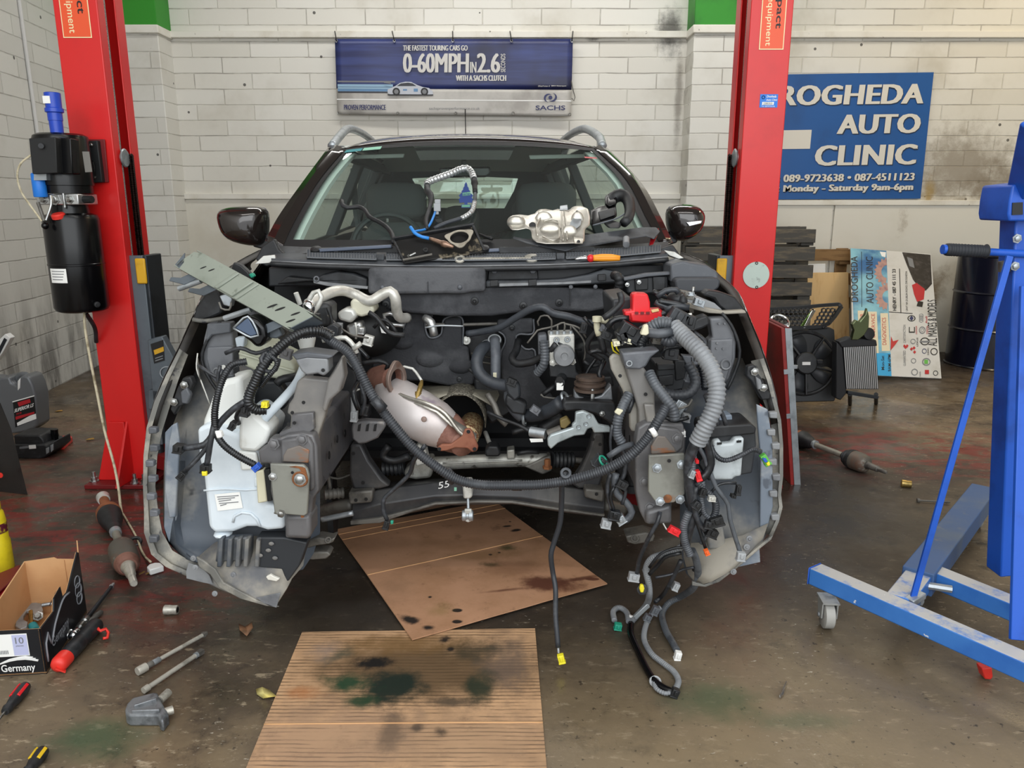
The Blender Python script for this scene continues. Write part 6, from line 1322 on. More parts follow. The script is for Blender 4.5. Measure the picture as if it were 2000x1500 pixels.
# lower arms, drop links and what shows of the front suspension
for pts in ([(625,1000,2.55),(660,990,2.5),(690,985,2.48)], [(1180,985,2.48),(1215,995,2.55)]): tb('lower_arm', pts, 0.022, 'dirty_metal', seg=10)
tb('lower_arm', [(628,1015,2.42),(690,1002,2.42)], 0.010, 'galv')
tb('drop_link', [(636,880,2.45),(640,920,2.45),(645,955,2.45)], 0.006, 'dirty_metal'); make('link_bush', B().tube([W(634,966,2.44), W(672,962,2.46)], 0.016, 12, corr=(0.014,0.003)), 'dirty_metal', car, sharp=60)
tb('tie_rod', [(1120,898,2.57),(1180,905,2.6),(1230,912,2.65)], 0.011, 'dirty_metal')
make('brake_disc', B().lathe(W(655, 985, 2.72), V(-1,-0.15,0), [(0.13,0),(0.13,0.02)], 32), 'underside', car)
# ---- wiring
wh = tb('wiring_harness', [(592,652,2.02),(625,650,2.02),(650,668,2.0),(680,688,1.98),(700,720,1.96),(720,760,1.95),(742,795,1.94),(770,832,1.93),(808,876,1.92),(850,910,1.91),(892,936,1.91),(940,947,1.91),(1000,948,1.91),(1060,946,1.91),(1120,936,1.90),(1180,918,1.89),(1228,892,1.88),(1262,858,1.88),(1285,822,1.88),(1300,795,1.90)], 0.0118, 'loom_dusty', corr=(0.0065, 0.0016), seg=12)
tb('harness_tag', [(1272,836,1.87),(1280,851,1.87)], 0.008, 'white_paper', wh)
for q in ((740,790),(1010,948),(880,930)):
    tb('harness_tape', [(q[0]-9,q[1]-10 if q[0] < 900 else q[1]), (q[0]+9,q[1]+10 if q[0] < 900 else q[1])], 0.0145, 'loom_tape', wh, Y=1.925, seg=12)
# near side branch
lh = tb('branch_harness', [(648,658,2.0),(630,648,2.0),(600,647,1.98),(570,660,1.97),(545,680,1.96),(525,700,1.95),(510,722,1.94),(498,748,1.94),(488,770,1.94),(486,788,1.94),(500,800,1.95),(520,800,1.96)], 0.0125, 'loom_black', corr=(0.0075, 0.0017), seg=12)
tb('branch_loop', [(482,706,1.97),(455,712,1.96),(440,730,1.95),(428,760,1.94),(420,800,1.93),(420,830,1.93),(424,850,1.93),(440,872,1.92),(468,892,1.92),(498,908,1.92)], 0.0085, 'loom_black', lh, corr=(0.006, 0.0012), seg=10)
tb('branch_loop', [(520,690,1.95),(538,702,1.94),(540,715,1.94),(525,735,1.94),(510,755,1.95)], 0.006, 'loom_black', lh, corr=(0.005, 0.001))
tb('branch_loop', [(524,686,1.96),(510,700,1.94),(520,725,1.94),(538,722,1.95),(545,700,1.96)], 0.006, 'loom_tape', lh)
tb('flat_branch', [(482,782,1.94),(455,800,1.94),(430,825,1.94),(415,850,1.93),(400,868,1.92),(380,873,1.92),(360,875,1.92)], 0.0085, 'loom_tape', lh)
conn((350,875), 1.92, 0.024, 0.020, 0.03, 'matte_black', lh, 0.15)
tb('flat_branch', [(424,838,1.93),(408,865,1.92),(395,885,1.92),(372,910,1.91),(362,920,1.91)], 0.0065, 'loom_tape', lh)
conn((356,928), 1.91, 0.017, 0.022, 0.02, 'matte_black', lh, 0.7)
tb('flat_branch', [(418,830,1.93),(412,858,1.92),(407,890,1.92),(404,908,1.92)], 0.008, 'loom_tape', lh)
conn((402,914), 1.92, 0.024, 0.02, 0.025, 'matte_black', lh, 0.1); sl('yellow_lock', [(393,921),(403,922),(404,930),(394,930)], 1.90, 0.02, 'connector_yellow', lh, 0.002)
sl('white_tape', [(418,842),(430,843),(434,855),(423,858)], 1.918, 0.02, 'white_paper', lh, 0.004)
conn((502,912), 1.92, 0.016, 0.018, 0.02, 'connector_blue', lh, 0.9); sl('plug_end', [(497,910),(512,910),(514,916),(500,922)], 1.93, 0.02, 'trim_black', lh, 0.002)
conn((518,789), 1.95, 0.016, 0.014, 0.02, 'connector_yellow', lh, 0.05); sl('plug_end', [(511,793),(525,793),(524,800),(512,800)], 1.95, 0.02, 'trim_black', lh, 0.002)
tb('flat_branch', [(488,790,1.95),(470,800,1.98),(462,815,1.99),(466,828,2.0)], 0.007, 'loom_black', lh)
tb('hanging_lead', [(830,870,1.92),(808,900,1.95),(800,925,1.97),(770,955,1.98),(750,975,1.98),(750,1000,1.98),(756,1015,1.98)], 0.006, 'loom_tape', wh)
conn((755,1024), 1.98, 0.016, 0.024, 0.018, 'matte_black', wh, 0.3); sl('green_seal', [(762,1018),(768,1018),(768,1024),(763,1025)], 1.97, 0.01, 'connector_green', wh, 0.002)
tb('wing_loom', [(388,714,2.1),(400,722,2.08),(420,735,2.08),(440,735,2.08),(458,733,2.08)], 0.005, 'loom_tape', lh); tb('wing_wire', [(386,700,2.12),(388,725,2.1),(392,745,2.1),(402,770,2.1)], 0.002, 'dirty_metal', lh)
# far side: fat grey conduit and the tangle under it
fc = tb('fat_conduit', [(1316,638,2.02),(1340,660,1.98),(1368,688,1.93),(1390,722,1.90),(1400,760,1.88),(1393,800,1.87),(1376,836,1.87),(1362,864,1.88)], 0.0205, 'loom_grey', corr=(0.0105, 0.0025), seg=16)
tb('conduit_end', [(1268,642,2.03),(1290,630,2.02),(1312,632,2.01)], 0.015, 'loom_mid', fc, corr=(0.008, 0.002), seg=12)
tb('taped_branch', [(1262,648,2.0),(1285,652,1.99),(1310,648,2.0)], 0.013, 'loom_mid', fc); sl('tape_end', [(1251,654),(1258,636),(1266,634),(1268,652),(1262,656)], 1.98, 0.02, 'pale_plastic', fc, 0.003)
tb('taped_branch', [(1295,663,2.01),(1310,668,2.0),(1325,655,2.0)], 0.014, 'loom_dusty', fc, corr=(0.008,0.0015), seg=12)
tb('taped_branch', [(1262,655,2.05),(1252,672,2.05),(1258,690,2.05)], 0.012, 'loom_black', fc, corr=(0.007,0.0015), seg=12)
for q, w, h, m, a in (((1283,660), 0.028, 0.024, 'dirty_metal', 0.1), ((1230,648), 0.06, 0.04, 'loom_black', 0.5), ((1215,658), 0.03, 0.03, 'trim_black', -0.4), ((1226,663), 0.02, 0.014, 'pale_plastic', 0.3), ((1205,668), 0.022, 0.012, 'pale_plastic', -0.2), ((1323,620), 0.05, 0.045, 'battery_box', 0.5), ((1345,628), 0.03, 0.035, 'trim_black', 0.2)):
    conn(q, 2.06, w, h, 0.04, m, fc, a)
for pts, r, m in (([(1195,668),(1198,685),(1210,694)], 0.0022, 'connector_yellow'), ([(1202,666),(1205,682),(1215,692)], 0.0022, 'connector_yellow'), ([(1185,640),(1195,628),(1210,622),(1228,622)], 0.009, 'loom_black'), ([(1283,580),(1300,568),(1320,566),(1325,572)], 0.008, 'loom_dusty'), ([(1285,588),(1305,592),(1330,596),(1345,600)], 0.009, 'loom_black'), ([(1298,606),(1320,598),(1345,600)], 0.011, 'loom_dusty'), ([(1280,590),(1300,600),(1320,604)], 0.008, 'loom_tape'), ([(1280,620),(1300,610),(1318,612)], 0.006, 'loom_tape'), ([(1210,570),(1214,590),(1195,610),(1178,622)], 0.009, 'rubber')):
    tb('loose_wire', pts, r, m, fc, Y=2.12)
make('rubber_boot', B().ball(W(1322, 583, 2.16), (0.028,0.03,0.022), 16, 10), 'rubber', fc, sharp=180); make('rubber_boot', B().ball(W(1333, 588, 2.14), (0.014,0.02,0.02), 12, 8), 'trim_black', fc, sharp=180)
sl('fuse_plate', [(1345,640),(1362,622),(1382,615),(1388,634),(1372,642),(1350,650)], 2.12, 0.05, 'trim_black', bev=0.006)
tb('stud', [(1352,576,2.1),(1355,560,2.1)], 0.004, 'bright_steel'); make('stud_nut', B().bolt(W(1350,577,2.1), Z3, 0.009), 'galv', car)
tb('stud', [(1347,612,2.08),(1348,618,2.08)], 0.006, 'white_metal')
# red terminal cover and washer bottle neck
rc = sl('terminal_cover', [(1235,578),(1240,573),(1265,574),(1270,590),(1270,605),(1293,604),(1296,614),(1294,624),(1268,632),(1234,630),(1222,622),(1219,608),(1236,607)], 2.12, 0.05, 'red_plastic', bev=0.005)
sl('cover_step', [(1232,612),(1292,608),(1294,622),(1266,631),(1234,628)], 2.105, 0.03, 'red_plastic', rc, 0.004)
for x in (1240, 1251, 1262): sl('cover_slot', [(x,609),(x+7,609),(x+7,614),(x,614)], 2.10, 0.003, 'red_dark', rc, 0)
sl('cover_label', [(1272,606),(1286,603),(1288,608),(1274,611)], 2.10, 0.01, 'pine', rc, 0.001)
sl('battery_tray', [(1195,585),(1235,580),(1235,640),(1200,650)], 2.2, 0.25, 'battery_box', bev=0.008)
tb('tank_neck', [(1188,628,2.3),(1168,624,2.3),(1166,640,2.3),(1170,655,2.3)], 0.010, 'pale_plastic'); make('neck_cap', B().cyl(W(1166,628,2.29), W(1166,618,2.29), 0.014), 'pale_plastic', car)
tb('neck_hose', [(1172,655,2.3),(1176,670,2.3),(1180,690,2.3)], 0.010, 'rubber'); tb('neck_hose', [(1172,640,2.32),(1150,665,2.34),(1148,685,2.35),(1165,695,2.36),(1180,705,2.36)], 0.008, 'rubber')
# fuse box behind the uprights
fb = sl('fuse_box', [(1282,714),(1320,712),(1322,702),(1340,704),(1340,732),(1335,760),(1300,768),(1284,758)], 2.16, 0.12, 'battery_box', bev=0.005)
for q in ([(1284,712),(1318,710),(1318,722),(1284,724)], [(1318,704),(1338,704),(1338,740),(1320,744)], [(1286,735),(1316,732),(1316,752),(1288,756)]): sl('fuse_lid', q, 2.15, 0.03, 'trim_black', fb, 0.003)
sl('fuse_bracket', [(1332,694),(1374,698),(1376,710),(1345,716),(1338,708)], 2.15, 0.03, 'grey_plastic', fb, 0.003)
for x in (1350, 1355, 1360): sl('bracket_slot', [(x,698),(x+1.5,698),(x+2,706),(x+0.5,706)], 2.148, 0.003, 'black_ink', fb, 0)
tb('fuse_loom', [(1345,712,2.1),(1355,730,2.08),(1358,750,2.06),(1345,768,2.05),(1320,772,2.05),(1300,768,2.05),(1288,758,2.05)], 0.014, 'loom_dusty', fb, corr=(0.012,0.0012), seg=12)
tb('fuse_loom', [(1370,714,2.1),(1375,735,2.08),(1378,760,2.06)], 0.010, 'loom_black', fb, corr=(0.008,0.002), seg=10)
tb('upright_loom', [(1268,728,2.02),(1280,752,1.99),(1300,778,1.97),(1315,800,1.96),(1318,820,1.96)], 0.013, 'loom_mid', fc, corr=(0.008,0.0014), seg=12)
tb('inner_loom', [(1228,770,2.03),(1218,790,2.01),(1208,815,2.0),(1205,845,2.0),(1214,865,2.0)], 0.0125, 'loom_mid', fc, corr=(0.008,0.0014), seg=12)
sl('loom_tag', [(1200,806),(1206,798),(1218,802),(1210,812)], 1.98, 0.01, 'pale_plastic', fc, 0.002)
tb('inner_loom', [(1235,868,2.0),(1220,872,1.98),(1205,880,1.96),(1188,892,1.96)], 0.0085, 'loom_mid', fc)
cp = conn((1172,902), 1.96, 0.034, 0.032, 0.035, 'battery_box', fc, 0.6); make('connector_seal', B().ring(W(1178,900,1.94), V(0.6,-0.4,0.5), 0.014, 0.003, 16, 6), 'connector_green', fc)
for pts, r, m in (([(1196,830),(1192,860),(1194,890),(1192,915)], 0.004, 'loom_tape'), ([(1203,925),(1200,945),(1205,965),(1222,980),(1234,1000),(1224,1015),(1212,1018)], 0.010, 'loom_mid'), ([(1192,925),(1186,950),(1190,980),(1196,1000),(1194,1015)], 0.006, 'loom_tape'), ([(1212,870),(1222,900),(1218,930),(1205,950)], 0.006, 'loom_tape')):
    tb('inner_loom', pts, r, m, fc, Y=1.99)
for q, m, a in (((1184,1022), 'connector_grey', 0.2), ((1212,1014), 'galv', -0.6)): conn(q, 1.99, 0.026, 0.022, 0.024, m, fc, a)
# battery style control box with pale cover
bx = sl('control_box', [(1375,848),(1378,834),(1420,829),(1466,830),(1476,838),(1478,870),(1470,925),(1440,930),(1388,938),(1378,900)], 1.98, 0.11, 'battery_box', bev=0.006)
sl('box_lid', [(1374,850),(1376,838),(1400,832),(1468,828),(1478,836),(1476,848),(1376,858)], 1.968, 0.12, 'trim_black', bx, 0.005)
cv_ = sl('box_cover', [(1394,862),(1406,858),(1410,868),(1430,866),(1436,856),(1454,855),(1448,930),(1436,932),(1430,938),(1390,938)], 1.955, 0.03, 'box_cover', bx, 0.006, 3)
for q in ([(1401,865),(1410,864),(1410,868),(1401,869)], [(1439,861),(1448,860),(1448,864),(1439,865)]): sl('cover_slot', q, 1.952, 0.002, 'black_ink', cv_.parent, 0)
sl('box_mount', [(1378,815),(1430,810),(1432,834),(1380,840)], 2.02, 0.05, 'liner_blue', bev=0.004)
sl('box_side', [(1364,905),(1380,890),(1392,938),(1384,940)], 1.97, 0.06, 'trim_black', bx, 0.004)
cl = tb('curved_lead', [(1388,870,1.95),(1395,885,1.94),(1408,897,1.93),(1425,898,1.92),(1450,888,1.92),(1470,878,1.93),(1486,882,1.94)], 0.0065, 'loom_tape', corr=(0.006,0.0008))
conn((1494,897), 1.94, 0.016, 0.03, 0.018, 'lime', cl, -0.6); sl('plug_tip', [(1497,905),(1503,902),(1505,909),(1499,911)], 1.925, 0.02, 'connector_yellow', cl, 0.002); sl('plug_mark', [(1490,897),(1496,895),(1500,902),(1494,904)], 1.922, 0.01, 'connector_blue', cl, 0.001)
# trunk of the tangle
tk2 = tb('trunk_loom', [(1360,862,1.89),(1350,885,1.90),(1345,910,1.91),(1347,940,1.91),(1352,975,1.91),(1354,1005,1.92),(1344,1035,1.93),(1338,1065,1.95)], 0.0145, 'loom_tape', seg=12)
for pts, r, m, c in (([(1348,878),(1356,895),(1354,915),(1362,930),(1372,945),(1370,975),(1375,1000),(1385,1012)], 0.0065, 'loom_mid', True), ([(1362,868),(1375,890),(1380,905),(1388,925),(1398,950),(1412,970),(1422,985),(1425,1010),(1430,1030),(1440,1062),(1446,1080)], 0.006, 'loom_mid', False),
    ([(1376,855),(1384,880),(1388,905),(1380,925),(1366,935)], 0.012, 'loom_black', False), ([(1360,940),(1375,955),(1390,968),(1398,985),(1396,1005),(1385,1020)], 0.009, 'loom_dusty', True), ([(1390,960),(1405,946),(1425,943),(1438,944)], 0.004, 'loom_black', False),
    ([(1345,1000),(1335,1030),(1338,1060),(1348,1085)], 0.010, 'loom_mid', True), ([(1360,950),(1355,990),(1365,1020),(1378,1035)], 0.008, 'loom_tape', False), ([(1370,990),(1360,1010),(1368,1040),(1378,1070)], 0.005, 'loom_black', False), ([(1380,770),(1392,800),(1400,830)], 0.010, 'loom_tape', False), ([(1400,790),(1412,812),(1418,830)], 0.006, 'loom_tape', False)):
    tb('loom_branch', pts, r, m, tk2, Y=1.90, corr=(0.006, 0.001) if c else None)
for q, w, h, m, a in (((1363,928), 0.014, 0.026, 'red_plastic', -0.3), ((1361,900), 0.007, 0.008, 'red_plastic', 0.0), ((1317,1036), 0.03, 0.016, 'red_plastic', 0.5), ((1442,956), 0.012, 0.024, 'trim_black', 0.1), ((1400,1018), 0.034, 0.024, 'matte_black', -0.3), ((1384,1024), 0.022, 0.02, 'trim_black', 0.2), ((1380,1078), 0.012, 0.012, 'connector_orange', -0.4), ((1447,1086), 0.022, 0.022, 'connector_grey', 0.1), ((1352,925), 0.014, 0.02, 'galv', 0.4), ((1390,973), 0.018, 0.012, 'white_metal', 0.1), ((1432,968), 0.012, 0.008, 'matte_black', 0.2)):
    conn(q, 1.885, w, h, 0.018, m, tk2, a)
tb('wire_end', [(1295,1022,1.92),(1302,1034,1.91),(1322,1032,1.9)], 0.002, 'white_metal', tk2)
tb('loom_branch', [(1289,1000,1.95),(1284,1020,1.94),(1270,1045,1.95),(1258,1070,1.98),(1248,1095,2.0),(1244,1120,2.02)], 0.006, 'loom_tape', tk2)
conn((1238,1126), 2.02, 0.03, 0.022, 0.022, 'connector_grey', tk2, 0.15)
# lower loops running out on to the floor
f2 = lambda x, y, z=0.012: (x, y, G(x, y, z).y)
hh = [(1338,1062,1.95),(1320,1075,1.96),(1296,1082,1.98),(1272,1092,2.0),(1262,1112,2.02),(1267,1140,2.03),(1268,1165,2.06),f2(1262,1182,0.05),f2(1246,1200),f2(1233,1214)]
fl1 = tb('floor_loom', hh, 0.0085, 'loom_grey', tk2, corr=(0.0065, 0.0013), seg=10)
tb('floor_loom', [(1352,1075,1.95),(1360,1095,1.97),(1363,1122,2.02),(1354,1148,2.06),f2(1330,1165,0.05),f2(1306,1178,0.03),f2(1293,1200),f2(1300,1230),f2(1312,1252),f2(1322,1270)], 0.0095, 'loom_mid', tk2, corr=(0.0065, 0.001), seg=10)
conn((1324,1280), G(1324,1280,0.012).y, 0.018, 0.024, 0.018, 'white', tk2, 0.2)
tb('floor_loom', [f2(1290,1186,0.03),f2(1272,1200),f2(1262,1220),f2(1258,1248),f2(1272,1276),f2(1296,1296),f2(1316,1312),f2(1325,1330),f2(1318,1350)], 0.0075, 'loom_grey', tk2, corr=(0.006, 0.0012), seg=10)
tb('floor_loom', [f2(1232,1218),f2(1232,1238),f2(1246,1272),f2(1262,1305),f2(1278,1330),f2(1298,1345),f2(1316,1352)], 0.010, 'gloss_black', tk2, seg=10)
tb('floor_loom', [f2(1228,1214),f2(1224,1196),f2(1210,1187),f2(1198,1194),f2(1200,1212)], 0.008, 'loom_grey', tk2, corr=(0.006, 0.0012), seg=10)
tb('floor_loom', [f2(1276,1330),f2(1282,1345),f2(1300,1354),f2(1316,1350)], 0.0055, 'loom_grey', tk2, corr=(0.006, 0.001))
tb('floor_loom', [(1330,1080,1.93),(1300,1088,1.95),(1284,1105,1.97),(1268,1122,1.98)], 0.0055, 'loom_black', tk2); tb('floor_loom', [(1345,1070,1.93),(1320,1070,1.94),(1290,1082,1.95),(1268,1108,1.97)], 0.004, 'loom_black', tk2)
tb('floor_loom', [(1330,1095,1.98),(1318,1120,2.0),(1306,1145,2.03),f2(1292,1165,0.05),f2(1280,1175,0.04)], 0.007, 'loom_tape', tk2); tb('floor_loom', [(1355,1108,1.98),(1335,1112,2.0),(1310,1122,2.0),(1280,1128,2.0)], 0.004, 'loom_tape', tk2)
conn((1207,1223), G(1207,1223,0.012).y, 0.022, 0.018, 0.02, 'connector_green', tk2, 0.15); conn((1318,1352), G(1318,1352,0.015).y, 0.02, 0.022, 0.018, 'trim_black', tk2, 0.4)
make('loom_ring', B().ring(G(1280,1331,0.012), V(0,-0.5,0.8), 0.013, 0.004, 18, 6), 'connector_grey', tk2)
conn((1234,1208), G(1234,1208,0.012).y, 0.022, 0.016, 0.012, 'white', tk2, 0.4); sl('silver_tape', [(1237,1205,2.12),(1266,1178,2.12),(1270,1186,2.12),(1244,1210,2.12)], 2.12, 0.01, 'galv', tk2, 0.002)
for q, w, h, m in (((1320,1145), 0.018, 0.022, 'connector_grey'), ((1262,1112), 0.014, 0.016, 'loom_grey'), ((1360,1110), 0.018, 0.016, 'trim_black'), ((1280,1192), 0.02, 0.024, 'loom_mid'), ((1265,1206), 0.02, 0.018, 'loom_mid')): conn(q, 2.03, w, h, 0.018, m, tk2, 0.4)
yl = make('yellow_grommet', B().lathe(W(1254,1150,2.02), V(0,-1,0.2), [(0.016,0),(0.016,0.008),(0.010,0.009),(0.010,0.014)], 18), 'trim_black', tk2); sl('grommet_mark', [(1251,1143),(1257,1143),(1259,1150),(1257,1158),(1251,1158),(1249,1150)], 2.0, 0.012, 'connector_yellow', tk2, 0.003)
# lone lead hanging over the cardboard
hl2 = tb('hanging_loom', [(1106,926,1.90),(1098,935,1.92),(1097,975,1.96),(1094,1020,1.98),(1082,1060,1.99),(1076,1085,1.99),(1080,1120,2.0),(1085,1150,1.98),(1085,1200,1.96),(1088,1240,1.94),(1090,1264,1.93)], 0.0075, 'loom_dusty', seg=10)
make('loom_collar', B().ring(W(1105,924,1.89), V(0,-1,0.1), 0.011, 0.004, 16, 6), 'loom_mid', hl2)
tb('hanging_wire', [(1090,1262,1.93),(1091,1276,1.92)], 0.003, 'connector_grey', hl2); conn((1096,1286), 1.915, 0.018, 0.024, 0.016, 'connector_yellow', hl2, -0.25)
# remaining clutter round the strut towers
for pts, r, m in (([(640,600,2.3),(648,625,2.3),(650,640,2.3)], 0.006, 'rubber'), ([(700,745,2.3),(690,770,2.25),(700,800,2.25)], 0.008, 'loom_black'), ([(706,710,2.45),(740,705,2.45),(758,712,2.45),(755,722,2.45)], 0.008, 'rubber'), ([(1165,700,2.4),(1150,720,2.4),(1140,745,2.4)], 0.006, 'loom_black'), ([(1180,705,2.35),(1170,730,2.33),(1175,745,2.33)], 0.008, 'loom_black'), ([(760,870,2.5),(748,890,2.5),(770,900,2.5),(800,890,2.5)], 0.014, 'rubber'), ([(1290,690,2.1),(1300,680,2.1),(1330,676,2.12)], 0.006, 'loom_black'), ([(672,700,2.2),(690,720,2.2),(705,715,2.2)], 0.006, 'loom_black'), ([(1240,765,2.06),(1232,790,2.04),(1226,805,2.04)], 0.008, 'loom_tape')):
    tb('bay_hose', pts, r, m)
# ------------------------------------------------------------------ loose parts lying on the car
def base_of(*pts):
    lo = min(p.z for p in pts); c = sum(pts, V(0,0,0))/len(pts); return V(c.x, c.y, lo)
# radiator support beam across the wing
rb = thing('radiator_support_beam', 'grey-green pressed steel radiator support beam laid slantwise over the open wing', 'car part', W(590, 640, 2.0))
A0, A1 = W(362, 503, 2.22), W(586, 628, 1.98); ax = (A1-A0).normalized(); upv = (W(378,493,2.22)-W(346,515,2.22)).normalized(); nv = ax.cross(upv).normalized()
if nv.y > 0: nv = -nv
def bp_(s, u, d=0.0): return A0+(A1-A0)*s+upv*u+nv*d
hw = 0.041
b = B(); b.ext([bp_(0,-hw*0.8), bp_(0.04,-hw), bp_(0.97,-hw*0.85), bp_(1.0,-hw*0.7), bp_(1.02,hw*0.8), bp_(0.9,hw), bp_(0.05,hw*0.95), bp_(0.0,hw*0.75)], -nv*0.004); face_ = make('beam_face', b, 'beam_paint', rb, bev=0.001)
for s0, s1 in ((0.37, 0.40), (0.54, 0.57)):
    b = B(); b.ext([bp_(s0,-hw*0.95,0.004), bp_(s1,-hw*0.95,0.004), bp_(s1,hw*0.95,0.004), bp_(s0,hw*0.95,0.004)], -nv*0.006); make('beam_rib', b, 'beam_paint', face_, bev=0.003)
b = B(); b.ext([bp_(0.41,-hw*0.9,0.006), bp_(0.53,-hw*0.9,0.006), bp_(0.53,hw*0.9,0.006), bp_(0.41,hw*0.9,0.006)], -nv*0.008); make('beam_step', b, 'beam_paint', face_, bev=0.003)
b = B(); b.ext([bp_(0,hw*0.9), bp_(1.0,hw*0.9), bp_(1.0,hw*0.9,-0.045), bp_(0,hw*0.9,-0.045)], upv*0.004); b.wob(0.0015, 30); make('beam_flange', b, 'beam_paint', rb, bev=0.001)
b = B(); b.ext([bp_(0,-hw*0.95), bp_(1.0,-hw*0.8), bp_(1.0,-hw*0.8,-0.045), bp_(0,-hw*0.95,-0.045)], -upv*0.004); make('beam_flange', b, 'beam_paint', rb, bev=0.001)
b = B(); b.ext([bp_(1.0,-hw*0.75), bp_(1.02,hw*0.8), bp_(1.02,hw*0.8,-0.045), bp_(1.0,-hw*0.75,-0.045)], ax*0.003); make('beam_end', b, 'grey_steel', rb)
for s_, u_3, r in ((0.17,0.0,0.006),(0.23,0.006,0.006),(0.775,0.0,0.009),(0.83,0.004,0.009),(0.93,0.014,0.008),(0.955,-0.012,0.008)):
    c = bp_(s_, u_3, 0.0005); b = B(); b.add([c+ax*r*0.5*math.cos(a)+(upv*math.sin(a)+ax*0.35*math.sin(a))*r*1.5 for a in [2*math.pi*k/16 for k in range(16)]], [tuple(range(16))]); make('beam_slot', b, 'black_ink', face_, sharp=180)
for s_, l_ in ((0.21, 0.075), (0.66, 0.085)):
    p = bp_(s_, -hw, -0.02); q = p+(-upv*0.8-ax*0.35).normalized()*l_; make('beam_leg', B().cyl(p, q, 0.008, seg=12), 'galv', rb)
for s_ in (0.12, 0.30, 0.86):
    p = bp_(s_, -hw*0.9, -0.01); d_ = (-upv-ax*0.1).normalized(); b = B(); b.ext([p, p+ax*0.035, p+ax*0.03+d_*0.045, p-ax*0.02+d_*0.06, p-ax*0.03+d_*0.045, p-ax*0.005+d_*0.03], nv*-0.004); make('beam_bracket', b, 'grey_steel', rb, bev=0.0015)
b = B(); b.ext([bp_(-0.04,hw*0.3), bp_(0.03,-hw*0.4), bp_(0.05,-hw*1.0), bp_(0.0,-hw*0.9)], -nv*0.003); make('beam_tab', b, 'grey_steel', rb)
# striker latch and green clip behind the beam
sl('bonnet_latch', [(446,540),(456,512),(470,518),(485,532),(492,546),(478,550)], 2.34, 0.03, 'trim_black', bev=0.004); sl('latch_clip', [(485,536),(492,533),(497,540),(490,544)], 2.33, 0.02, 'connector_green', bev=0.003)
# ---- things on the cowl and screen
def wy(py, d=0.03):
    pts = ((497,2.80),(420,3.01),(345,3.23),(277,3.43))
    for (y0, a), (y1, c) in zip(pts, pts[1:]):
        if py >= y1: return a+(c-a)*(py-y0)/(y1-y0)-d
    return 3.4-d
def wq(px, py, d=0.03): return W(px, py, wy(py, d))
# oily black lid used as a tray
T4 = [(766,468),(925,440),(949,491),(788,514)]
TY = (2.77, 2.80, 2.74, 2.66)
tp = [W(*p, y-0.02) for p, y in zip(T4, TY)]
def tpt(u, v, d=0.0):
    p = (tp[0]*(1-u)+tp[1]*u)*(1-v)+(tp[3]*(1-u)+tp[2]*u)*v; return p+tn*d
tn = (tp[1]-tp[0]).cross(tp[3]-tp[0]).normalized()
if tn.y > 0: tn = -tn
lid = thing('tray_lid', 'oily black plastic lid holding a gasket and sensor on the cowl', 'tray', base_of(*tp))
make('lid_plate', B().ext([tpt(0,0), tpt(1,0), tpt(1,1), tpt(0,1)], -tn*0.006), 'lid_black', lid, bev=0.002)
make('lid_rim', B().ext([tpt(0,0), tpt(1,0), tpt(1,0.06), tpt(0,0.06)], tn*0.012), 'trim_black', lid, bev=0.002)
make('lid_rim', B().ext([tpt(0.97,0), tpt(1,0), tpt(1,1), tpt(0.97,1)], tn*0.008), 'trim_black', lid, bev=0.002)
make('lid_rim', B().ext([tpt(0,0), tpt(0.025,0), tpt(0.025,1), tpt(0,1)], tn*0.008), 'trim_black', lid, bev=0.002)
# exhaust gasket
def inl(px, py):   # lid coordinates of a photo pixel
    best = None
    r = ray(px, py); o = V(0,0,CAM_H); return o+r*((tp[0]-o).dot(tn)/r.dot(tn))
gc = inl(898, 468); gu = (inl(905,468)-gc).normalized(); gv = tn.cross(gu)
gs = 0.041; n = 48; vs = []
for (r0, ear) in ((gs*0.80, 0), (gs, 1)):
    for d_ in (0.008, 0.011):
        for k in range(n):
            a = 2*math.pi*k/n; r = r0+ear*0.016*max(0.0, math.cos(1.5*(a-0.75)))**6+ear*0.013*max(0.0, math.cos(1.5*(a+1.2)))**8
            vs.append(gc+gu*math.cos(a)*r+gv*math.sin(a)*r*1.0+tn*d_)
b = B(); b.add(vs, [(k,(k+1)%n,n+(k+1)%n,n+k) for k in range(n)]+[(2*n+k,3*n+k,3*n+(k+1)%n,2*n+(k+1)%n) for k in range(n)]+[(k,2*n+k,2*n+(k+1)%n,(k+1)%n) for k in range(n)]+[(n+k,n+(k+1)%n,3*n+(k+1)%n,3*n+k) for k in range(n)])
make('exhaust_gasket', b, mat('gasket', H('b9b2a2'), 0.45, 0.5, c2=H('8f877a'), sc=30), label='pale metal exhaust ring gasket lying on the black lid', cat='gasket')
def il(px, py, d): return inl(px, py)+tn*d
os2 = thing('oxygen_sensor', 'copper coloured oxygen sensor with blue sleeved wire on the oily black lid', 'sensor', il(862,480,0.008))
make('sensor_body', B().tube([(il(886,488,0.012), 0.5), (il(876,484,0.012), 1.0), (il(872,483,0.012), 1.35), (il(866,481,0.012), 1.35), (il(862,479,0.012), 0.9), (il(846,473,0.012), 0.75), (il(838,470,0.012), 0.5)], 0.0085, 12), mat('copper', H('a98a76'), 0.4, 0.7, c2=H('7c6252'), sc=40), os2, sharp=180)
make('sensor_lead', B().tube([il(839,471,0.012), il(826,470,0.016), il(812,465,0.022), il(805,457,0.03), W(808,452,2.84)], 0.006, 8), mat('sleeve_blue', H('2f86d8'), 0.45), os2, sharp=180)
make('sensor_lead', B().tube([W(808,452,2.845), wq(830,448,0.05), wq(840,438,0.05), wq(846,425,0.045), wq(850,414,0.04)], 0.0045, 8), 'sleeve_blue', os2, sharp=180)
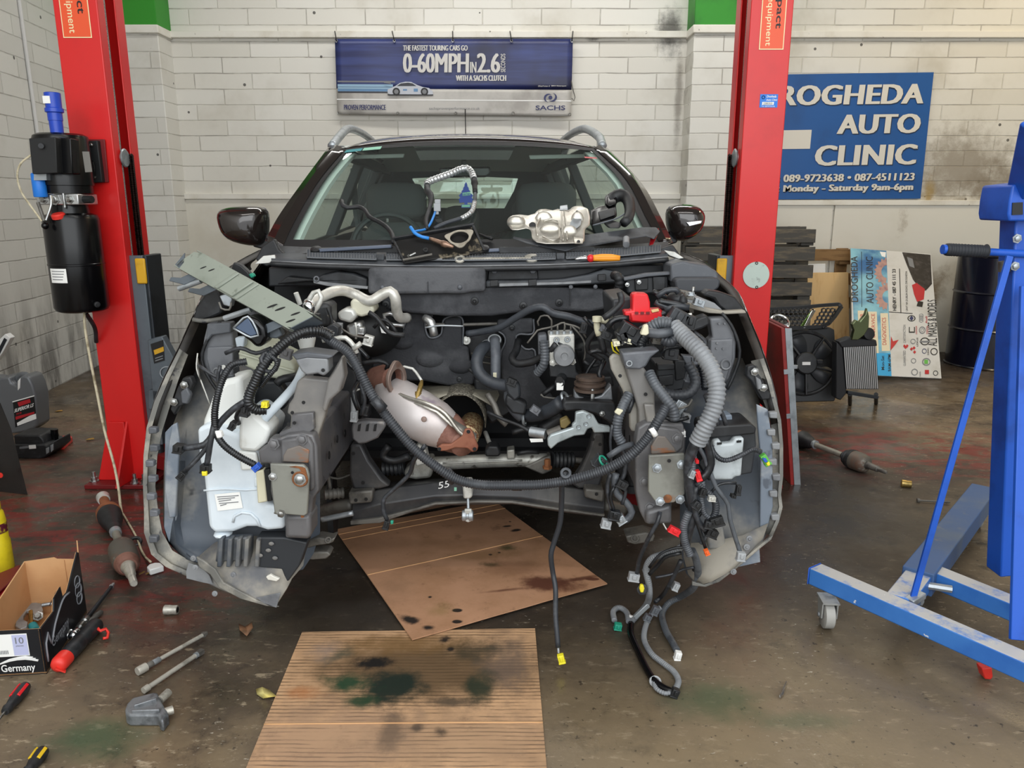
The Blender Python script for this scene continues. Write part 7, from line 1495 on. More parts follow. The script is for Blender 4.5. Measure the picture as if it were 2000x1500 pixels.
c = W(854, 405, wy(405, 0.04)); b = B().box(c, (0.026, 0.018, 0.030)); b.box(c+V(0.002,0,0.022), (0.022, 0.014, 0.016)); b.box(c+V(-0.002,0,-0.02), (0.015, 0.012, 0.014)); make('sensor_connector', b, 'connector_grey', os2, bev=0.002)
fb_ = thing('bolt', 'oily flange bolt lying at the lower corner of the black lid', 'bolt', il(800,503,0.001))
make('bolt_shank', B().cyl(il(800,503,0.006), il(812,497,0.006), 0.004, seg=10), 'bright_steel', fb_); make('bolt_head', B().lathe(il(800,503,0.006), il(800,503,0.006)-il(812,497,0.006), [(0.008,0),(0.008,0.002),(0.006,0.003),(0.006,0.008)], 6), 'bright_steel', fb_)
make('fitting', B().ring(il(832,492,0.008), tn, 0.007, 0.004, 16, 6), 'matte_black', label='small black ring fitting resting low on the oily lid', cat='fitting')
make('metal_strip', B().beam(il(788,513,0.012), il(845,502,0.012), 0.008, 0.003, up=tn), 'dirty_metal', label='thin worn metal strip along the bottom rim of the black lid', cat='strip')
make('metal_strip', B().beam(W(827,511,2.68)+V(0,0,0.006), W(864,509,2.68)+V(0,0,0.006), 0.012, 0.004), 'mid_plastic', label='short pale strip on the cowl mesh next to the spanner', cat='strip')
# foil wrapped pipe with hose leaning on the screen
fp = thing('coolant_pipe', 'foil sleeved pipe with black hose ends propped against the windscreen', 'pipe', W(838, 447, wy(447,0.05)))
make('foil_sleeve', B().tube([wq(834,362,0.05), wq(836,356,0.05), wq(850,350,0.05), wq(880,339,0.05), wq(898,331,0.05), wq(912,329,0.05), wq(921,337,0.05), wq(926,350,0.05)], 0.0125, 14, corr=(0.014, 0.0016)), 'foil_pipe', fp, sharp=60)
make('pipe_fitting', B().tube([(wq(926,350,0.05), 1.0), (wq(927,358,0.05), 1.3), (wq(927,361,0.05), 1.0), (wq(928,376,0.05), 0.9)], 0.011, 12), 'matte_black', fp, sharp=180)
make('pipe_fitting', B().tube([(wq(834,362,0.05), 1.0), (wq(835,374,0.05), 1.25), (wq(840,380,0.05), 1.3), (wq(842,392,0.05), 0.9), (wq(838,410,0.05), 0.75), (wq(832,430,0.05), 0.75), (wq(834,448,0.05), 0.7)], 0.011, 12), 'rubber', fp, sharp=180)
make('pipe_hose', B().tube([wq(928,376,0.05), wq(927,395,0.05), wq(922,412,0.045), wq(910,422,0.04), wq(895,428,0.04), wq(870,436,0.035), wq(848,446,0.03)], 0.0075, 10), 'hose', fp, sharp=180)
make('hose_rings', B().tube([wq(927,395,0.05), wq(922,412,0.045), wq(910,422,0.04), wq(900,427,0.04)], 0.0082, 10, corr=(0.012, 0.0015)), 'foil_pipe', fp, sharp=60)
bpi = make('drain_pipe', B().tube([wq(667,392,0.012), wq(670,402,0.014), wq(680,406,0.014), wq(700,404,0.014), wq(712,410,0.014), wq(722,424,0.014), wq(738,432,0.016), wq(756,444,0.016), wq(766,458,0.018), wq(769,474,0.02)], 0.0085, 10), 'rubber', sharp=180, label='thin black bent rubber pipe lying against the windscreen by the wheel', cat='pipe')
b = B().tube([(W(936,457,2.88), 0.8), (W(948,462,2.87), 0.9), (W(957,465,2.865), 1.3), (W(962,466,2.86), 1.3)], 0.005, 8); make('small_bolt', b, 'matte_black', label='small black studded bolt lying on the screen beside the lid', cat='bolt', sharp=180)
# heat shield, its black tray and the duct
ut_ = make('undertray', B().slab([(1001,466,2.78),(1003,462,2.79),(1040,470,2.80),(1120,462,2.84),(1255,444,2.91),(1282,444,2.93),(1290,452,2.91),(1278,468,2.86),(1262,462,2.86),(1160,480,2.79),(1130,482,2.77),(1105,491,2.74),(1080,486,2.74),(1030,476,2.76)], 2.85, 0.012), 'cowl_plastic', bev=0.004, label='long dirty black plastic undertray lying along the base of the windscreen', cat='car part')
hs = thing('heat_shield', 'dented silver pressed heat shield resting on the black undertray at the windscreen', 'heat shield', W(1080, 484, 2.80))
hsY = lambda py: wy(py, 0.125)
hp = [(993,440),(995,430),(1003,421),(1015,419),(1032,421),(1045,417),(1052,409),(1066,408),(1080,411),(1090,408),(1112,411),(1120,403),(1135,402),(1150,408),(1154,425),(1153,440),(1143,448),(1143,470),(1138,477),(1120,476),(1090,477),(1066,477),(1048,474),(1038,466),(1038,452),(1030,446),(1012,450),(998,450)]
make('shield_shell', B().slab([(x, y, hsY(y)) for x, y in hp], 2.9, 0.03), 'heat_shield', hs, bev=0.008, seg=3)
make('shield_bulge', B().ball(W(1008, 434, hsY(434)-0.0), (0.034, 0.02, 0.026), 16, 10), 'heat_shield', hs, sharp=180)
for q, r in (((1062,428), (0.04,0.014,0.035)), ((1075,450), (0.05,0.014,0.03)), ((1112,455), (0.035,0.012,0.035)), ((1128,430), (0.03,0.014,0.04))): make('shield_bulge', B().ball(W(*q, hsY(q[1])+0.006), (r[0]*0.8, r[1]*0.75, r[2]*0.8), 16, 10), 'heat_shield', hs, sharp=180)
make('shield_hole', B().lathe(W(1040,440,hsY(440)-0.003), V(0,-1,0.6), [(0.013,0),(0.012,0.002)], 18), 'black_ink', hs)
sl2 = lambda name, pix, m, par, d=0.003, t=0.002, bev=0.001: make(name, B().slab([(x, y, hsY(y)-d) for x, y in pix], 2.9, t), m, par, bev=bev)
sl2('shield_patch', [(1112,442),(1114,434),(1122,423),(1136,428),(1134,440),(1126,446),(1118,450),(1111,449)], 'galv', hs, 0.012); make('shield_slot', B().ball(W(1127, 418, hsY(418)-0.01), (0.008,0.004,0.013), 12, 8), 'matte_black', hs, sharp=180)
sl2('shield_tag', [(1094,402),(1108,400),(1109,410),(1093,411)], 'galv', hs, 0.002); sl2('shield_ear', [(1120,462),(1140,466),(1138,476),(1122,476)], 'heat_shield', hs, 0.006, 0.006); make('ear_hole', B().lathe(W(1130,472,hsY(472)-0.008), V(0,-1,0.6), [(0.006,0),(0.006,0.001)], 12), 'black_ink', hs)
for pts in ([(1062,432),(1078,428),(1090,432),(1092,465),(1080,470),(1060,462)], [(1097,414),(1098,440),(1100,470)], [(1102,412),(1106,440),(1108,468)], [(1052,415),(1056,425),(1048,440),(1050,460)]): make('shield_bead', B().tube([W(x, y, hsY(y)-0.008) for x, y in pts], 0.003, 6), 'heat_shield', hs, sharp=180)
dc = thing('air_duct', 'black moulded air duct with an elbow beside the silver heat shield', 'air duct', W(1180, 440, wy(440,0.06)))
dY = lambda py: wy(py, 0.07)
make('duct_body', B().slab([(x, y, dY(y)) for x, y in ((1154,412),(1170,404),(1195,398),(1204,402),(1206,422),(1198,428),(1170,438),(1155,440))], 2.9, 0.05), 'gloss_black', dc, bev=0.008, seg=3)
make('duct_panel', B().slab([(x, y, dY(y)-0.006) for x, y in ((1168,414),(1200,405),(1202,420),(1172,430))], 2.9, 0.01), 'trim_black', dc, bev=0.003)
make('duct_elbow', B().tube([(W(1192,402,dY(402)+0.03), 1.0), (W(1196,388,dY(388)+0.02), 1.15), (W(1212,381,dY(381)), 1.2), (W(1225,388,dY(388)-0.0), 1.1), (W(1230,405,dY(405)), 1.0), (W(1228,424,dY(424)), 0.9), (W(1218,436,dY(436)), 0.8)], 0.021, 16), 'trim_black', dc, sharp=180)
make('duct_flange', B().slab([(x, y, dY(y)-0.01) for x, y in ((1182,384),(1190,378),(1205,378),(1206,398),(1190,404),(1183,400))], 2.9, 0.03), 'gloss_black', dc, bev=0.006)
make('duct_trim', B().tube([W(x, y, dY(y)-0.004) for x, y in ((1158,440),(1180,434),(1208,425),(1225,412),(1232,398),(1228,384),(1215,378))], 0.003, 6), 'hose_grey', dc, sharp=180)
make('duct_foot', B().slab([(x, y, dY(y)+0.0) for x, y in ((1180,436),(1196,430),(1215,436),(1212,446),(1190,446))], 2.9, 0.04), 'trim_black', dc, bev=0.006)
lf = make('lamp_fragment', B().slab([(1257,456,2.90),(1274,448,2.92),(1288,446,2.94),(1284,462,2.90),(1276,478,2.86),(1268,480,2.86),(1272,462,2.90),(1262,462,2.90)], 2.9, 0.02), 'tail_red', bev=0.003, label='dark red broken lamp fragment at the end of the black undertray', cat='car part')
b = B().cyl(W(1223,478,2.80), W(1223,466,2.84), 0.012); make('rubber_stopper', b, 'mid_plastic', label='grey rubber stopper standing on the cowl under the undertray', cat='stopper')
# spanner and pliers
wr_ = thing('spanner', 'steel combination spanner lying along the cowl mesh', 'spanner', W(960, 508, 2.72))
cY = lambda py, x=950: 2.69+(lipat(x)-10-py)*0.11/16-0.045
p0, p1 = W(904,506,cY(506)), W(1030,505.5,cY(505.5))
make('spanner_shank', B().beam(p0, p1, 0.014, 0.007, up=V(0,-0.5,0.9)), 'tool_steel', wr_, bev=0.002)
make('ring_end', B().ring(W(898,506,cY(506)), V(0,-0.75,0.9), 0.014, 0.0055, 24, 8), 'tool_steel', wr_)
uu = (p1-p0).normalized(); vv = V(0,0.75,0.5).normalized(); jc = W(1036,505,cY(505)); b = B()
jp = [(-0.02,-0.007),(-0.008,-0.02),(0.008,-0.022),(0.022,-0.016),(0.024,-0.010),(0.006,-0.009),(0.0,0.0),(0.006,0.008),(0.022,0.012),(0.02,0.02),(0.002,0.021),(-0.012,0.016),(-0.02,0.007)]
b.ext([jc+uu*x+vv*y+V(0,-0.005,0.005) for x, y in jp], V(0,0.006,-0.007)); make('open_jaw', b, 'tool_steel', wr_, bev=0.0015)
pl_ = thing('pliers', 'combination pliers with orange and red insulated handles on the cowl mesh', 'pliers', W(1165, 507, 2.70))
cY2 = lambda py: 2.69+(lipat(1170)-10-py)*0.11/16-0.045
for d in (-0.004, 0.006):
    make('handle', B().tube([(W(1157,504+d*200,cY2(504)), 0.9), (W(1175,503+d*300,cY2(503)), 1.1), (W(1195,503+d*300,cY2(503)), 1.05), (W(1211,504+d*250,cY2(504)), 0.7)], 0.0095, 12), 'plier_orange', pl_, sharp=180)
make('handle_guard', B().tube([(W(1147,504.5,cY2(504)), 0.8), (W(1152,504.5,cY2(504)), 1.5), (W(1158,504.5,cY2(504)), 1.3)], 0.0095, 12), 'red_plastic', pl_, sharp=180)
make('jaws', B().tube([(W(1123,506,cY2(506)), 0.25), (W(1132,505,cY2(505)), 0.7), (W(1142,504.5,cY2(504)), 1.0), (W(1149,504.5,cY2(504)), 0.8)], 0.0095, 10), 'chrome', pl_, sharp=180)
# air freshener hanging from the mirror
YF = 3.36
af = thing('air_freshener', 'blue tree shaped card air freshener hanging from the rear view mirror', 'air freshener', W(910, 405, YF))
half = [(0,355),(3,361),(2.5,363),(6,368),(5,369.5),(9,374),(8,376),(12,380),(14,382),(11,386),(15,390),(12,392),(13.5,396),(3,395.5),(3,399),(9,399.5),(9,406)]
make('card', B().slab([(910+x, y) for x, y in half]+[(910-x, y) for x, y in half[::-1][:-1]], YF, 0.003), 'freshener', af)
sl_ = [(903,376.5),(918.5,374.5),(919,381),(903.5,383)]
make('card_label', B().slab(sl_, YF-0.002, 0.001), 'green_sticker', af); make('card_label', B().slab([(902,400),(918,400),(918,404.5),(902,404.5)], YF-0.002, 0.001), 'green_sticker', af)
make('card_string', B().tube([W(910,356,YF), W(908,346,YF+0.05)], 0.001, 5), 'white', af)
a_ = W(904,382.4,YF-0.0025); text('lettering', 'Little Trees', af, 'freshener', a_, W(917.5,380.4,YF-0.0025)-a_, W(903.6,377.6,YF-0.0025)-a_, off=V(0,-1,0), bold=0.01)
# ------------------------------------------------------------------ cardboard on the floor
def cardboard_material(name, c1, c2, stains, lines, creases):
    m, nt, bs, vec = newmat(name)
    col = _mix(nt, _ramp(nt, _noise(nt, vec, 5.0, 5.0, 0.65), 0.35, 0.75), c1, c2)
    if lines:
        sx = nt.nodes.new('ShaderNodeSeparateXYZ'); nt.links.new(_map(nt, vec, (1,1,1), (0,0,lines[1])), sx.inputs[0])
        w = _math(nt, 'SINE', _math(nt, 'MULTIPLY', _math(nt, 'ADD', sx.outputs[1], _math(nt, 'MULTIPLY', _noise(nt, vec, 6.0, 3.0), 0.012)), lines[0]))
        l = _math(nt, 'MULTIPLY', _ramp(nt, w, 0.2, 0.95), _ramp(nt, _noise(nt, _map(nt, vec, (0.5,3,1)), 7.0, 5.0, 0.75), 0.38, 0.58))
        col = _mix(nt, _math(nt, 'MULTIPLY', l, 0.8), col, H('4f3c2b'))
    col = _mix(nt, _math(nt, 'MULTIPLY', _ramp(nt, _noise(nt, vec, 11.0, 6.0, 0.75), 0.56, 0.72), 0.6), col, (c2[0]*0.45, c2[1]*0.42, c2[2]*0.4))
    for (px, py, r0, r1, c, a, sx_, sy_, rot, amp) in stains:
        g = G(px, py); col = _mix(nt, _math(nt, 'MULTIPLY', blob(nt, vec, g.x, g.y, r0*1.3, r1*1.25, amp*1.2, 16.0, sx_, sy_, rot), a), col, H(c))
    nt.links.new(col, bs.inputs['Base Color']); bs.inputs['Roughness'].default_value = 0.7
    _bump(nt, bs, _noise(nt, vec, 70.0, 4.0), 0.2, 0.002)
cardboard_material('cardboard_upper', H('b98c6c'), H('a37958'), (
    (1075,1148,0.03,0.075,'5a3020',0.95,1.5,0.75,0.1,0.05), (1130,1138,0.01,0.05,'5a3020',0.9,2.0,0.3,-0.35,0.02), (985,1160,0.0,0.045,'5a3020',0.85,2.2,0.25,-0.2,0.02), (1157,1138,0.012,0.016,'5a3020',0.9,1.3,0.6,0,0.004),
    (993,1078,0.0,0.035,'2c3818',0.9,1.2,0.9,0,0.03), (960,1110,0.0,0.03,'2f3a1e',0.85,1.8,0.7,0,0.03), (950,1090,0.02,0.10,'7a5a34',0.5,2.0,0.5,-0.2,0.05), (1000,1115,0.02,0.09,'7a5238',0.5,1.4,0.7,0,0.05),
    (800,1218,0.01,0.032,'121010',0.97,1.5,0.7,0.6,0.03), (835,1233,0.0,0.02,'121010',0.97,1.2,0.7,0,0.02), (893,1200,0.008,0.014,'121010',0.97,1.2,0.8,0,0.006), (893,1222,0.008,0.014,'121010',0.97,1.2,0.8,0,0.006), (840,1174,0.002,0.007,'121010',0.97,1,1,0,0.003),
    (990,1034,0.004,0.012,'15110f',0.97,1.6,0.7,-0.2,0.006), (1008,1042,0.006,0.016,'15110f',0.97,1.5,0.8,-0.4,0.008), (996,1025,0.002,0.006,'15110f',0.95,1,1,0,0.003), (958,1090,0.002,0.008,'15110f',0.9,1,1,0,0.003), (975,1086,0.002,0.008,'15110f',0.9,1,1,0,0.003),
    (775,1155,0.0,0.07,'86664a',0.45,1,1.4,0,0.06), (860,1200,0.0,0.05,'7a6a34',0.35,1,1,0,0.04)), None, None)
cardboard_material('cardboard_lower', H('c79f78'), H('a98664'), (
    (830,1310,0.08,0.27,'4c3a22',0.85,1.4,0.6,0,0.1), (640,1450,0.05,0.14,'8f7460',0.5,1.6,1.2,0,0.1), (900,1450,0.05,0.14,'8a7058',0.5,1.8,1.0,0,0.1), (780,1260,0.03,0.12,'7a5a30',0.6,1.8,0.5,0,0.08), (985,1300,0.02,0.1,'6a5a50',0.6,0.8,1.6,0,0.08), (765,1345,0.03,0.085,'0d1f16',0.98,1.1,1.0,0,0.05), (935,1275,0.0,0.08,'332f20',0.8,1.3,0.8,0,0.06), (940,1345,0.01,0.065,'1e2a1a',0.92,0.8,1.3,0,0.05), (680,1338,0.01,0.06,'123a22',0.95,1.3,0.7,0.2,0.05), (640,1275,0.0,0.06,'8a7a70',0.6,1.0,1.0,0,0.05), (705,1372,0.005,0.05,'16381f',0.9,1.0,0.8,0,0.04), (885,1375,0.0,0.05,'2c2a22',0.7,1.8,0.5,0,0.04), (765,1430,0.01,0.05,'5a4a3c',0.7,0.7,1.6,0,0.04), (595,1355,0.0,0.045,'a5602a',0.6,1.2,0.8,0,0.04), (730,1300,0.015,0.042,'080706',0.98,1.4,0.7,0,0.04), (665,1280,0.0,0.04,'3a4030',0.7,0.8,1.3,0.5,0.04), (868,1253,0.006,0.022,'17110d',0.95,0.9,1.1,0.5,0.02), (860,1435,0.0,0.02,'241e1a',0.8,1,1,0,0.02), (815,1425,0.0,0.02,'332c26',0.8,1,1,0,0.02), (880,1272,0.004,0.012,'17110d',0.95,1,1,0,0.005)), (430.0, 0.0), None)
def sheet(name, pix, z, t, m, label, crease):
    pts = [G(x, y, z) for x, y in pix]; nu, nv = 24, 24
    rows = [[(pts[0]*(1-i/nu)+pts[1]*(i/nu))*(1-j/nv)+(pts[3]*(1-i/nu)+pts[2]*(i/nu))*(j/nv) for i in range(nu+1)] for j in range(nv+1)]
    for r in rows:
        for p in r: p.z += 0.0035*(0.5+0.5*mnoise.noise(p*5.0))
    o = B().loft(rows); low = B().loft([[p-V(0,0,t) for p in r] for r in rows]); k = len(o.v); o.v += low.v; o.f += [tuple(i+k for i in f) for f in low.f]
    e = lambda i, j: j*(nu+1)+i
    for i in range(nu): o.f += [(e(i,0), e(i+1,0), k+e(i+1,0), k+e(i,0)), (e(i,nv), e(i+1,nv), k+e(i+1,nv), k+e(i,nv))]
    for j in range(nv): o.f += [(e(0,j), e(0,j+1), k+e(0,j+1), k+e(0,j)), (e(nu,j), e(nu,j+1), k+e(nu,j+1), k+e(nu,j))]
    t_ = make(name, o, m, origin=(0,0,0), sharp=60, label=label, cat='cardboard')
    for (v, ) in crease:
        cp = [(pts[0]*(1-v)+pts[3]*v)*(1-i/20)+(pts[1]*(1-v)+pts[2]*v)*(i/20) for i in range(21)]
        for p in cp: p.z += 0.0035*(0.5+0.5*mnoise.noise(p*5.0))+0.0002
        b = B().tube(cp, 0.0022, 6); make('crease', b, 'box_brown', t_, sharp=180)
    return t_
sheet('cardboard_sheet', [(590,1235),(1045,1228),(1076,1600),(440,1600)], 0.0045, 0.004, 'cardboard_lower', 'ribbed flattened cardboard with green and black fluid stains, nearest the doorway', ((0.585,),))
sheet('cardboard_sheet', [(655,1035),(965,978),(1186,1140),(805,1249)], 0.0125, 0.004, 'cardboard_upper', 'tilted brown cardboard sheet with a dark splash, partly under the car', ((0.06,),(0.12,),(0.49,)))
# ------------------------------------------------------------------ drive shafts
mat('shaft_dirty', H('5e5a52'), 0.55, 0.2, c2=H('6b5244'), sc=16, c3=H('7d7a70'), sc3=30)
def axle(label, secs, h=0.047, tilt=None):
    pts = [G(x, y, h) for (_, __, lst) in secs for (x, y, r) in lst]
    a, c = pts[0], pts[-1]; d = (c-a).normalized()
    t = thing('drive_shaft', label, 'drive shaft', V((a.x+c.x)/2, (a.y+c.y)/2, 0), 'drive shafts pulled from the car')
    for (nm, m, lst) in secs:
        prof = [(r, (G(x, y, h)-a).dot(d)) for x, y, r in lst]
        make(nm, B().lathe(a, d, prof, 28), m, t, sharp=50)
    return t, a, d
axle('rusty drive shaft with both rubber boots lying beside the red lift post base', (
    ('splined_stub', 'tool_steel', [(262,1140,0.010),(262,1139,0.0125),(259,1124,0.0125),(259,1122,0.016),(255,1112,0.018),(254,1108,0.024),(253,1104,0.024)]),
    ('outer_joint', 'cat_rust', [(253,1106,0.030),(252,1104,0.038),(251,1101,0.040),(250.5,1099,0.042)]),
    ('joint_housing', 'shaft_dirty', [(250.5,1099,0.042),(250,1096,0.046),(244,1078,0.048),(241,1071,0.046),(239,1067,0.036),(238,1064,0.024)]),
    ('shaft', mat('shaft_grey', H('8a877c'), 0.5, 0.3, c2=H('6f6c62'), sc=20), [(238,1066,0.015),(229,1038,0.0155)]),
    ('rubber_boot', 'rubber', [(229,1041,0.019),(228,1037,0.020),(226,1031,0.025),(225,1029,0.023),(224,1024,0.033),(223,1022,0.031),(221,1017,0.041),(220,1014,0.039),(219,1010,0.0455),(217,1004,0.046)]),
    ('boot_band', 'galv', [(229,1042,0.0195),(228.5,1040,0.0215),(228,1037,0.0215)]),
    ('inner_joint', mat('rust_orange', H('9a5c38'), 0.75, 0.1, c2=H('74452c'), sc=20), [(217,1005,0.047),(216,1000,0.047),(213,995,0.034),(210,992,0.022),(204,979,0.019),(202,974,0.019)]),
    ('end_flange', 'white_metal', [(203,977,0.024),(201,973,0.027),(201,971,0.027)])))
axle('drive shaft lying on open floor behind the red board', (
    ('inner_joint', 'rust_orange', [(1550,852,0.030),(1558,855,0.043),(1567,858,0.045)]),
    ('rubber_boot', 'rubber', [(1566,857.6,0.047),(1572,859.5,0.046),(1576,860.5,0.040),(1578,861,0.042),(1583,863,0.033),(1585,863.5,0.035),(1590,865,0.026),(1597,867.5,0.019)]),
    ('boot_band', 'galv', [(1594,866.5,0.021),(1595,866.8,0.023),(1600,868,0.023)]),
    ('shaft', 'shaft_grey', [(1598,868,0.0145),(1655,889.5,0.0145)]),
    ('rubber_boot', 'rubber', [(1652,888.5,0.018),(1656,890,0.024),(1659,891,0.036),(1660,891.5,0.033),(1664,893,0.044),(1666,893.8,0.040),(1669,895,0.048),(1674,897,0.049)]),
    ('joint_housing', 'shaft_dirty', [(1674,897,0.047),(1688,903,0.047),(1694,906,0.042),(1697,907.5,0.030)]),
    ('splined_stub', 'dirty_metal', [(1697,907.5,0.020),(1702,910,0.016),(1716,916,0.0145),(1717,916.4,0.010),(1730,922,0.009),(1732,923,0.006)])))
# three pin plug on the pump's mains cable, beside the drive shaft
q0 = [G(282,1085,0.02), G(288,1092,0.012), G(295,1098,0.014)]
make('cable_tail', B().tube([G(240,1003,0.006), G(256,1030,0.006), G(268,1052,0.006), G(276,1074,0.006), G(284,1088,0.006), *q0[1:]], 0.004, 8), 'cable_cream', mc, sharp=180)
pf = frame(G(303,1110,0.014), math.atan2((G(316,1118)-G(297,1098)).y, (G(316,1118)-G(297,1098)).x))
b = B(); b.ext([pf(-0.028,-0.010,0.010), pf(-0.028,0.010,0.010), pf(-0.012,0.024,0.010), pf(0.022,0.024,0.010), pf(0.022,-0.024,0.010), pf(-0.012,-0.024,0.010)], V(0,0,-0.022)); make('three_pin_plug', b, 'white', mc, bev=0.004)
for y, l in ((-0.012, 0.02), (0.012, 0.02), (0.0, 0.0)):
    if l: make('plug_pin', B().beam(pf(0.0,-0.024,-0.004)+V(y,0,0), pf(0.0,-0.024-l,-0.008)+V(y,0,0), 0.006, 0.003), 'brass', mc)
# ------------------------------------------------------------------ sockets, bars and hand tools
def bar(name, label, cat, p, q, r, parts, group=None):
    d = (q-p); t = thing(name, label, cat, V((p.x+q.x)/2, (p.y+q.y)/2, 0), group)
    for nm, m, prof, seg in parts: make(nm, B().lathe(p, d, [(rr, hh*d.length) for rr, hh in prof], seg), m, t, sharp=50)
    return t
def socket(label, p, q, r, m):
    d = (q-p).normalized(); L = (q-p).length; t = thing('socket', label, 'socket', V(p.x, p.y, 0), 'loose sockets on the floor')
    make('socket_body', B().lathe(p, d, [(r*0.86,0),(r,L*0.04),(r,L*0.45),(r*0.94,L*0.5),(r*0.94,L*0.96),(r*0.88,L),(r*0.62,L),(r*0.6,L*0.7)], 24, cap=True), m, t, sharp=40)
    make('socket_bore', B().lathe(p+d*(L*1.001), d, [(r*0.6,0),(r*0.58,0.0004)], 6), 'black_ink', t)
socket('shiny steel socket lying alone on the floor below the wheel arch liner', G(321,1191,0.015), G(347,1191,0.015), 0.0155, 'tool_steel')
socket('dull brass coloured socket on the floor beyond the splined shaft end', G(1760,944,0.016), G(1780,946,0.016), 0.018, 'brass')
bar('bolt', 'long thin bolt lying near the blue crane brace', 'bolt', G(1791,977,0.009), G(1856,981,0.009), 0.005, (('bolt_head', 'dirty_metal', [(0.010,0),(0.010,0.08),(0.007,0.09)], 6), ('bolt_shank', 'dirty_metal', [(0.004,0.09),(0.004,0.85),(0.006,0.88),(0.003,1.0)], 10)))
bar('extension_bar', 'long steel extension bar fitted with a square socket, above the shorter bar', 'extension bar', G(268,1312,0.013), G(404,1236,0.013), 0.006, (('socket_end', 'tool_steel', [(0.0115,0),(0.0125,0.02),(0.0125,0.12),(0.008,0.13)], 20), ('collar', 'dirty_metal', [(0.008,0.13),(0.009,0.15),(0.009,0.20),(0.0075,0.21)], 16), ('knurl', 'galv', [(0.0085,0.21),(0.0085,0.30),(0.006,0.31)], 12), ('shank', 'tool_steel', [(0.006,0.31),(0.006,0.93)], 14), ('square_drive', 'dirty_metal', [(0.0085,0.93),(0.0085,0.97),(0.006,0.975),(0.006,1.0)], 4)), 'steel extension bars in a row')
bar('extension_bar', 'shorter steel extension bar lying just above the cast bracket', 'extension bar', G(280,1349,0.011), G(396,1271,0.011), 0.006, (('socket_end', 'tool_steel', [(0.009,0),(0.0095,0.02),(0.0095,0.08),(0.007,0.09)], 18), ('shank', 'tool_steel', [(0.0068,0.09),(0.0066,0.86)], 14), ('collar', 'galv', [(0.0088,0.86),(0.0088,0.9)], 14), ('square_drive', 'dirty_metal', [(0.0095,0.9),(0.0095,1.0)], 4)), 'steel extension bars in a row')
bar('ratchet_extension', 'long dark extension with socket heads propped along the printed carton', 'extension bar', G(140,1246,0.016), G(222,1140,0.014), 0.006, (('socket_end', 'chrome', [(0.008,0),(0.0145,0.02),(0.0145,0.10),(0.009,0.12),(0.009,0.16)], 20), ('universal_joint', 'bright_steel', [(0.012,0.16),(0.012,0.22),(0.007,0.23),(0.007,0.26),(0.012,0.27),(0.012,0.33),(0.008,0.34)], 12), ('shank', 'dark_steel', [(0.0075,0.34),(0.006,0.93)], 14), ('square_drive', 'galv', [(0.008,0.93),(0.008,0.96),(0.005,0.965),(0.005,1.0)], 4)))
bar('ratchet_wrench', 'short chromed ratchet handle lying under the long dark extension', 'ratchet', G(124,1246,0.013), G(200,1194,0.012), 0.006, (('ratchet_head', 'chrome', [(0.008,0),(0.0135,0.03),(0.0135,0.18),(0.006,0.2)], 18), ('ratchet_shank', 'dirty_metal', [(0.005,0.2),(0.005,0.75),(0.009,0.8),(0.009,0.95),(0.004,1.0)], 12)))
# cast bracket
cbk = thing('engine_mount_bracket', 'cast alloy engine mount bracket with two studs below the extension bars', 'bracket', G(290, 1400))
cz = 0.034; oo = [(244,1384),(248,1373),(258,1362),(282,1356),(300,1351),(308,1352),(314,1366),(322,1380),(330,1393),(324,1398),(318,1408),(311,1405),(308,1396),(280,1396),(252,1396),(245,1392)]
b = B(); b.ext([G(x, y, cz) for x, y in oo], V(0,0,-cz)); make('bracket_body', b, 'cast_alu', cbk, bev=0.006, seg=3)
for q, r in (((262,1380),(306,1366)), ((258,1390),(312,1388))): make('bracket_rib', B().beam(G(*q, cz+0.003), G(*r, cz+0.003), 0.006, 0.01), 'cast_alu', cbk, bev=0.002)
for q, r in (((312,1368),(329,1352)), ((318,1393),(338,1386))): make('bracket_stud', B().cyl(G(*q, 0.022), G(*r, 0.022), 0.011, seg=14), 'tool_steel', cbk)
# work lamp
wl0, wl1 = G(124,1288,0.024), G(190,1218,0.024); d = wl1-wl0
wlamp = thing('work_lamp', 'black inspection lamp with a red end cap and red hook beside the carton', 'work lamp', V((wl0.x+wl1.x)/2, (wl0.y+wl1.y)/2, 0))
b = B().lathe(wl0, d, [(0.020,0),(0.023,0.02*d.length),(0.023,0.45*d.length),(0.020,0.5*d.length),(0.023,0.55*d.length),(0.023,0.95*d.length),(0.018,d.length)], 20); make('lamp_body', b, 'tool_black', wlamp, sharp=60)
make('end_cap', B().lathe(wl0, -d, [(0.0235,-0.012),(0.0235,0.02),(0.019,0.032),(0.010,0.036)], 20), 'red_bright', wlamp, sharp=60)
make('cap_clip', B().beam(wl0-d.normalized()*0.03+V(0,-0.01,0), wl0-d.normalized()*0.01+V(0.02,-0.02,-0.018), 0.012, 0.004), 'red_bright', wlamp)
make('hook', B().tube([wl1+d.normalized()*-0.01, G(196,1232,0.03), G(206,1228,0.022), G(212,1236,0.012), G(209,1246,0.008), G(201,1247,0.01)], 0.0045, 10), 'red_bright', wlamp, sharp=180)
for k in (0.35, 0.62, 0.8):
    p = wl0+d*k; make('lamp_button', B().lathe(p+V(0.004,-0.016,0.016), V(0.2,-0.7,0.7), [(0.006,0),(0.006,0.004),(0.004,0.005)], 12), 'trim_black', wlamp)
